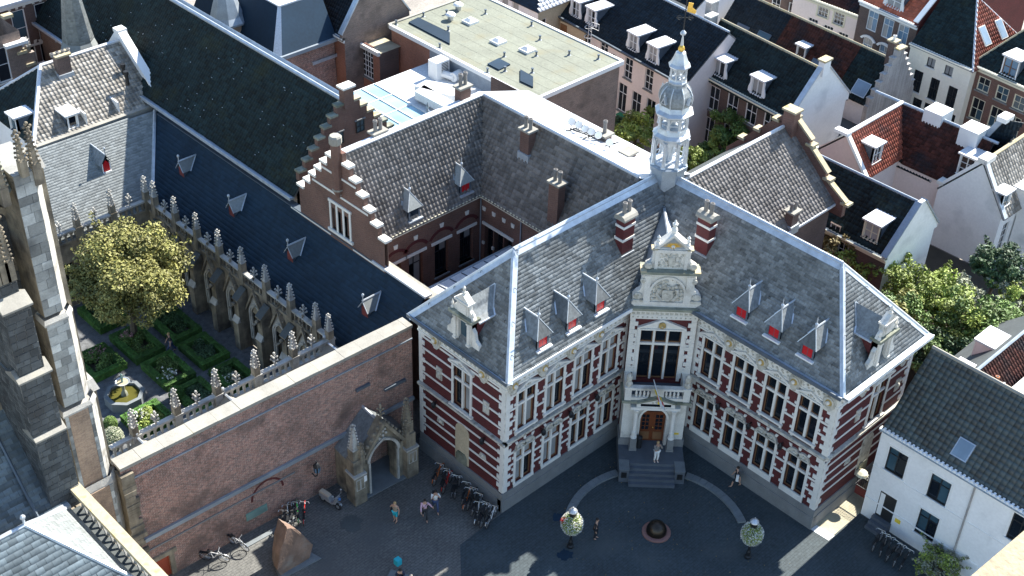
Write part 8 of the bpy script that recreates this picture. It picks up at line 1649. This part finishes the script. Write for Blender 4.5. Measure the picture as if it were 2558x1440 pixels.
for i, (x, y, lb) in enumerate(((2205, 1325, 'dark bicycle nearest the white house doorway'), (2218, 1335, 'dark bicycle second from the white house doorway'), (2230, 1343, 'dark bicycle third from the white house doorway'), (2243, 1352, 'dark bicycle under the yellow sign side of the white house row'), (2257, 1362, 'dark bicycle left of the sunlit street shrub'), (2270, 1371, 'dark bicycle half hidden by the sunlit street shrub'))):
    bike(x, y, hd(12+random.uniform(-14, 14)), 'bike_black', lb, 'bicycles parked by the white house', random.uniform(-.1, .1))
# scooter
a, b = at(812, 1244, .25), at(844, 1262, .25); d = b-a; h = math.atan2(d.y, d.x); c = (a+b)/2; t = thing('scooter', 'silver motor scooter with pale seat parked by the gothic porch', 'scooter', (0, 0, 0)); L = Fr((0, 0, 0), (1, 0, 0))
for x in (-.6, .6): o = MB().mat('rubber'); o.lathe(Fr((x, -.06, .24), (1, 0, 0), (0, 0, 1)), 0, 0, [(.14, -.06), (.24, -.04), (.24, .04), (.14, .06)], 14); w_ = o.build('wheel', t); MB().mat('steel').lathe(Fr((x, -.06, .24), (1, 0, 0), (0, 0, 1)), 0, 0, [(.13, -.065), (.13, .065)], 10).build('rim', w_)
o = MB().mat('scooter_grey'); o.prism(L, [(-.85, .45), (-.75, .38), (-.2, .25), (.2, .22), (.3, .3), (.45, .35), (.62, .95), (.52, .98), (.3, .42), (.05, .34), (-.1, .62), (-.8, .66)], -.16, .16); o.prism(L, [(.38, .42), (.72, .46), (.8, .32), (.7, .3), (.5, .36)], -.1, .1); o.build('body', t); o = MB().mat('cloth_beige'); o.prism(L, [(-.82, .66), (-.1, .62), (-.05, .7), (-.4, .78), (-.8, .8)], -.14, .14); o.build('seat', t); o = MB().mat('steel'); o.path([(.5, -.34, 1.0), (.56, -.1, 1.04), (.56, .1, 1.04), (.5, .34, 1.0)], .018, 5).tube((.56, -.3, 1.03), (.5, -.36, 1.22), .012, 4).tube((.56, .3, 1.03), (.5, .36, 1.22), .012, 4).ball((.5, .36, 1.26), .06, 5).ball((.5, -.36, 1.26), .06, 5); o.build('handlebar', t); MB().mat('bike_blue').ball((.68, 0, .85), .11, 6).build('headlight', t)
t.matrix_world = Matrix.Translation((c.x, c.y, 0)) @ Matrix.Rotation(h, 4, 'Z')
# stone bench under the two seated people (mostly below the frame)
# ================================================================= PEOPLE
def skin(name, J, E, m, parent, root=0, sub=1):
    me = bpy.data.meshes.new(name); names = list(J); me.from_pydata([J[k][0] for k in names], [(names.index(a), names.index(b)) for a, b in E], []); ob = bpy.data.objects.new(name+'_tmp', me); COL.objects.link(ob)
    sk = ob.modifiers.new('s', 'SKIN'); sk.use_smooth_shade = True
    for i, k in enumerate(names): r = J[k][1]; me.skin_vertices[0].data[i].radius = (r, r) if not isinstance(r, tuple) else r; me.skin_vertices[0].data[i].use_root = (i == root)
    if sub: ob.modifiers.new('u', 'SUBSURF').levels = sub
    dg = bpy.context.evaluated_depsgraph_get(); m2 = bpy.data.meshes.new_from_object(ob.evaluated_get(dg)); m2.name = name; m2.materials.clear(); m2.materials.append(MATS[m]); bpy.data.objects.remove(ob)
    return link(name, m2, parent)
def person(px, py, heading, label, top='cloth_white', bottom='cloth_denim', hair='hair_dark', H=1.68, pose='walk', sleeves=True, shorts=False, z0=0., arm='down', extra=None, long_hair=False, seat=None):
    b = at(px, py, z0); s = H/1.72; t = thing('person', label, 'person', (0, 0, 0)); V3 = lambda x, y, z: (x*s, y*s, z*s)   # x forward, y left, z up
    st = {'walk': .24, 'stand': .03, 'sit': 0}[pose]; hip = .92 if pose != 'sit' else .5; J = {}
    tz = 0 if pose != 'sit' else -.42; lean = .03 if pose != 'sit' else .16
    J['pel'] = (V3(0, 0, hip+.02), .135*s); J['wst'] = (V3(lean*.4, 0, 1.1+tz), .115*s); J['chs'] = (V3(lean, 0, 1.32+tz), .145*s); J['nck'] = (V3(lean*1.3+.01, 0, 1.47+tz), .055*s); J['hd1'] = (V3(lean*1.6+.02, 0, 1.55+tz), .082*s); J['hd2'] = (V3(lean*1.7+.02, 0, 1.65+tz), .085*s); J['nos'] = (V3(lean*1.7+.105, 0, 1.585+tz), .016*s)
    E = [('pel', 'wst'), ('wst', 'chs'), ('chs', 'nck'), ('nck', 'hd1'), ('hd1', 'hd2'), ('hd1', 'nos')]
    for sd, n in ((1, 'l'), (-1, 'r')):
        f = st*sd
        J['sh'+n] = (V3(lean, sd*.18, 1.4+tz), .06*s)
        if arm == 'face' and (sd == 1 or True): el, ha = (.2, sd*.26, 1.2+tz), (.2, sd*.09, 1.5+tz)
        elif arm == 'face1' and sd == -1: el, ha = (.12, sd*.3, 1.25+tz), (.16, sd*.1, 1.55+tz)
        elif arm == 'hold' and sd == 1: el, ha = (.05, .34, 1.2+tz), (.1, .45, 1.05+tz)
        elif pose == 'sit': el, ha = (.14, sd*.24, 1.12+tz), (.36, sd*.12, 1.08+tz)
        else: el, ha = (-f*.5, sd*.25, 1.12), (-f*.9+.05, sd*.25, .86)
        J['el'+n] = (V3(*el), .045*s); J['ha'+n] = (V3(*ha), .034*s); d = (Vector(ha)-Vector(el)).normalized(); hd_ = Vector(ha)+d*.08; J['pa'+n] = (V3(*hd_), (.034*s, .018*s))
        E += [('chs', 'sh'+n), ('sh'+n, 'el'+n), ('el'+n, 'ha'+n), ('ha'+n, 'pa'+n)]
        sdv = Vector((0, 1, 0)).cross(d); sdv = sdv.normalized() if sdv.length > .1 else Vector((1, 0, 0))
        for k in range(4): q = hd_+sdv*(.02*(k-1.5))+d*(.075, .085, .08, .062)[k]; J['f%d%s' % (k, n)] = (V3(*q), .0095*s); E.append(('pa'+n, 'f%d%s' % (k, n)))
        q = Vector(ha)+d*.05+sdv*.055; J['th'+n] = (V3(*q), .011*s); E.append(('ha'+n, 'th'+n))
        if pose == 'sit': kn, an, to = (.42, sd*.11, .5), (.4, sd*.12, .1), (.55, sd*.12, .05)
        else: kn, an, to = (f*.75+.06, sd*.095, .5), (f*1.25-.02*(f > 0), sd*.09, .1+(.05 if f < -.1 else 0)), (f*1.25+.16, sd*.1, .04)
        J['hp'+n] = (V3(0, sd*.09, hip-.04), .092*s); J['kn'+n] = (V3(*kn), .062*s); J['an'+n] = (V3(*an), .042*s); J['to'+n] = (V3(*to), (.04*s, .028*s)); E += [('pel', 'hp'+n), ('hp'+n, 'kn'+n), ('kn'+n, 'an'+n), ('an'+n, 'to'+n)]
    skin('body', J, E, 'skin', t)
    g = lambda k, f: (J[k][0], (J[k][1]*f if not isinstance(J[k][1], tuple) else tuple(x*f for x in J[k][1])))
    TJ = {k: g(k, 1.14) for k in ('pel', 'wst', 'chs')}; TE = [('pel', 'wst'), ('wst', 'chs')]
    for n in 'lr':
        TJ['sh'+n] = g('sh'+n, 1.2); TE.append(('chs', 'sh'+n))
        if sleeves: TJ['el'+n] = g('el'+n, 1.3); TE.append(('sh'+n, 'el'+n))
        if sleeves == 'long': TJ['ha'+n] = g('ha'+n, 1.35); TE.append(('el'+n, 'ha'+n))
    skin('shirt', TJ, TE, top, t)
    BJ = {'pel': g('pel', 1.12)}; BE = []
    for n in 'lr':
        BJ['hp'+n] = g('hp'+n, 1.13); BJ['kn'+n] = g('kn'+n, 1.2); BE += [('pel', 'hp'+n), ('hp'+n, 'kn'+n)]
        if not shorts: BJ['an'+n] = g('an'+n, 1.3); BE.append(('kn'+n, 'an'+n))
    skin('shorts' if shorts else 'trousers', BJ, BE, bottom, t)
    for n in 'lr': skin('shoe', {'an': (V3(*(Vector(J['an'+n][0])/s+Vector((0, 0, -.04)))), .045*s), 'to': (J['to'+n][0], (.05*s, .036*s))}, [('an', 'to')], 'cloth_black' if bottom != 'cloth_white' else 'cloth_white', t)
    h = MB().mat(hair); hc = Vector(J['hd2'][0])+Vector((-.025*s, 0, .02*s)); h.ball(hc, .098*s, 7, 1.05)
    if long_hair: h.tube(hc+Vector((-.05*s, 0, 0)), hc+Vector((-.09*s, 0, -.3*s)), .08*s, 7, .05*s)
    h.build('hair', t, smooth=True)
    fc = MB().mat('hair_dark'); 
    for y in (-.032, .032): fc.ball(Vector(J['hd1'][0])+Vector((.078*s, y*s, .035*s)), .012*s, 4)
    fc.mat('bike_red').ball(Vector(J['hd1'][0])+Vector((.078*s, 0, -.04*s)), .013*s, 4, .5); fc.build('face', t)
    if extra == 'bag': o = MB().mat('cloth_black'); o.box(W, -.1*s, .12*s, -.3*s, -.2*s, .85*s, 1.1*s).tube(V3(0, -.24, 1.1), V3(.03, .1, 1.44), .012, 4); o.build('shoulder_bag', t)
    if extra == 'white bag': o = MB().mat('cloth_white'); o.box(W, -.05*s, .12*s, .26*s, .38*s, .8*s, 1.3*s); o.build('white_jacket', t)
    if extra == 'strap': o = MB().mat('cloth_black'); o.tube(V3(.12, .15, 1.42), V3(.1, -.14, 1.0), .02, 4).tube(V3(-.13, .15, 1.42), V3(-.12, -.12, 1.0), .02, 4); o.build('bag_strap', t)
    if extra == 'backpack': o = MB().mat('cloth_black'); o.box(W, -.3*s, -.14*s, -.14*s, .14*s, (1.05+tz)*s, (1.42+tz)*s); o.build('backpack', t)
    if extra == 'camera': o = MB().mat('plastic_black'); o.box(W, .2*s, .28*s, -.07*s, .07*s, (1.52+tz)*s, (1.6+tz)*s); o.build('camera', t)
    if extra == 'paper': o = MB().mat('paint_white'); o.box(W, .36*s, .5*s, -.1*s, .1*s, (1.08+tz)*s, (1.1+tz)*s); o.build('paper', t)
    t.matrix_world = Matrix.Translation((b.x, b.y, z0)) @ Matrix.Rotation(heading, 4, 'Z')
    return t
tc = math.radians(225)  # towards the camera
person(989, 1303, math.radians(200), 'woman in turquoise shorts raising a hand to her fair hair on the square', 'cloth_khaki', 'cloth_teal', 'hair_fair', 1.66, 'stand', False, True, arm='face1', extra='bag', long_hair=True)
person(1062, 1296, math.radians(235), 'dark-haired person in pink top and dark trousers walking with bag strap', 'cloth_pink', 'cloth_black', 'hair_dark', 1.65, 'walk', 'long', arm='hold', extra='strap', long_hair=True)
person(1088, 1276, math.radians(240), 'man in white shirt and dark blue trousers with a backpack raising his hands', 'cloth_white', 'cloth_denim', 'hair_dark', 1.74, 'walk', True, arm='face', extra='backpack')
person(1486, 1346, math.radians(-60), 'man in dark suit walking beside the left flower lamp', 'cloth_black', 'cloth_black', 'hair_dark', 1.72, 'stand', 'long')
person(1638, 1153, math.radians(250), 'person in white trousers and brown jacket standing on the entrance landing', 'cloth_grey', 'cloth_white', 'hair_fair', 1.7, 'stand', 'long', z0=1.0, arm='face', long_hair=True)
person(1838, 1216, math.radians(130), 'person in black shorts carrying a white jacket along the right wing', 'cloth_black', 'cloth_black', 'hair_dark', 1.68, 'walk', True, True, extra='white bag')
person(430, 880, math.radians(160), 'red-haired person in dark clothes bending between the garden hedges', 'cloth_black', 'cloth_denim', 'hair_fair', 1.68, 'walk', True, arm='hold', extra='camera')
for x, y, hdg, lb, tp, bt, hr in ((1000, 1452, 235, 'person in navy jacket sitting at the bottom edge reading', 'cloth_navy', 'cloth_black', 'hair_dark'), (1026, 1466, 240, 'person in beige hooded jacket sitting bent over at the bottom edge', 'cloth_beige', 'cloth_white', 'cloth_beige'), (1104, 1484, 240, 'person in white hat and clothes sitting, mostly below the bottom edge', 'cloth_white', 'cloth_white', 'cloth_white')):
    person(x, y, math.radians(hdg), lb, tp, bt, hr, 1.68, 'sit', 'long', extra='paper' if 'navy' in lb else None)
be = thing('bench', 'low stone bench under the seated people at the bottom edge', 'bench', at(1050, 1460)); 
p, q = at(985, 1448), at(1125, 1492); d = (q-p).normalized(); Fk = Fr((p.x, p.y), (d.x, d.y)); o = MB().mat('granite'); o.box(Fk, -.3, (q-p).length+.3, .3, .42, -.3, .3); o.build('seat', be)
for u in (0, (q-p).length): MB().mat('granite').box(Fk, u-.12, u+.12, 0, .3, -.25, .25).build('leg', be)
bk_ = at(998, 1408, .5); o = MB().mat('cloth_teal'); o.box(W, bk_.x-.22, bk_.x+.12, bk_.y-.1, bk_.y+.24, .44, .86); tag(o.build('bag'), 'dark teal bag lying beside the person in the navy jacket', 'bag')
# tower parapet in the near right corner
rr_ = [ray(x, y) for x, y in ((2395, 1465), (2600, 1290), (2900, 1500), (2500, 1750))]; pz = CH-3.2; pts = [Vector((0, 0, CH))+r*((pz-CH)/r.z) for r in rr_]
o = MB().mat('stone_ledge'); o.prism(W, [(p.x, p.y) for p in pts], pz-.5, pz); tag(o.build('stone_ledge'), 'blurred pale stone ledge of the lookout tower in the bottom right corner', 'ledge')
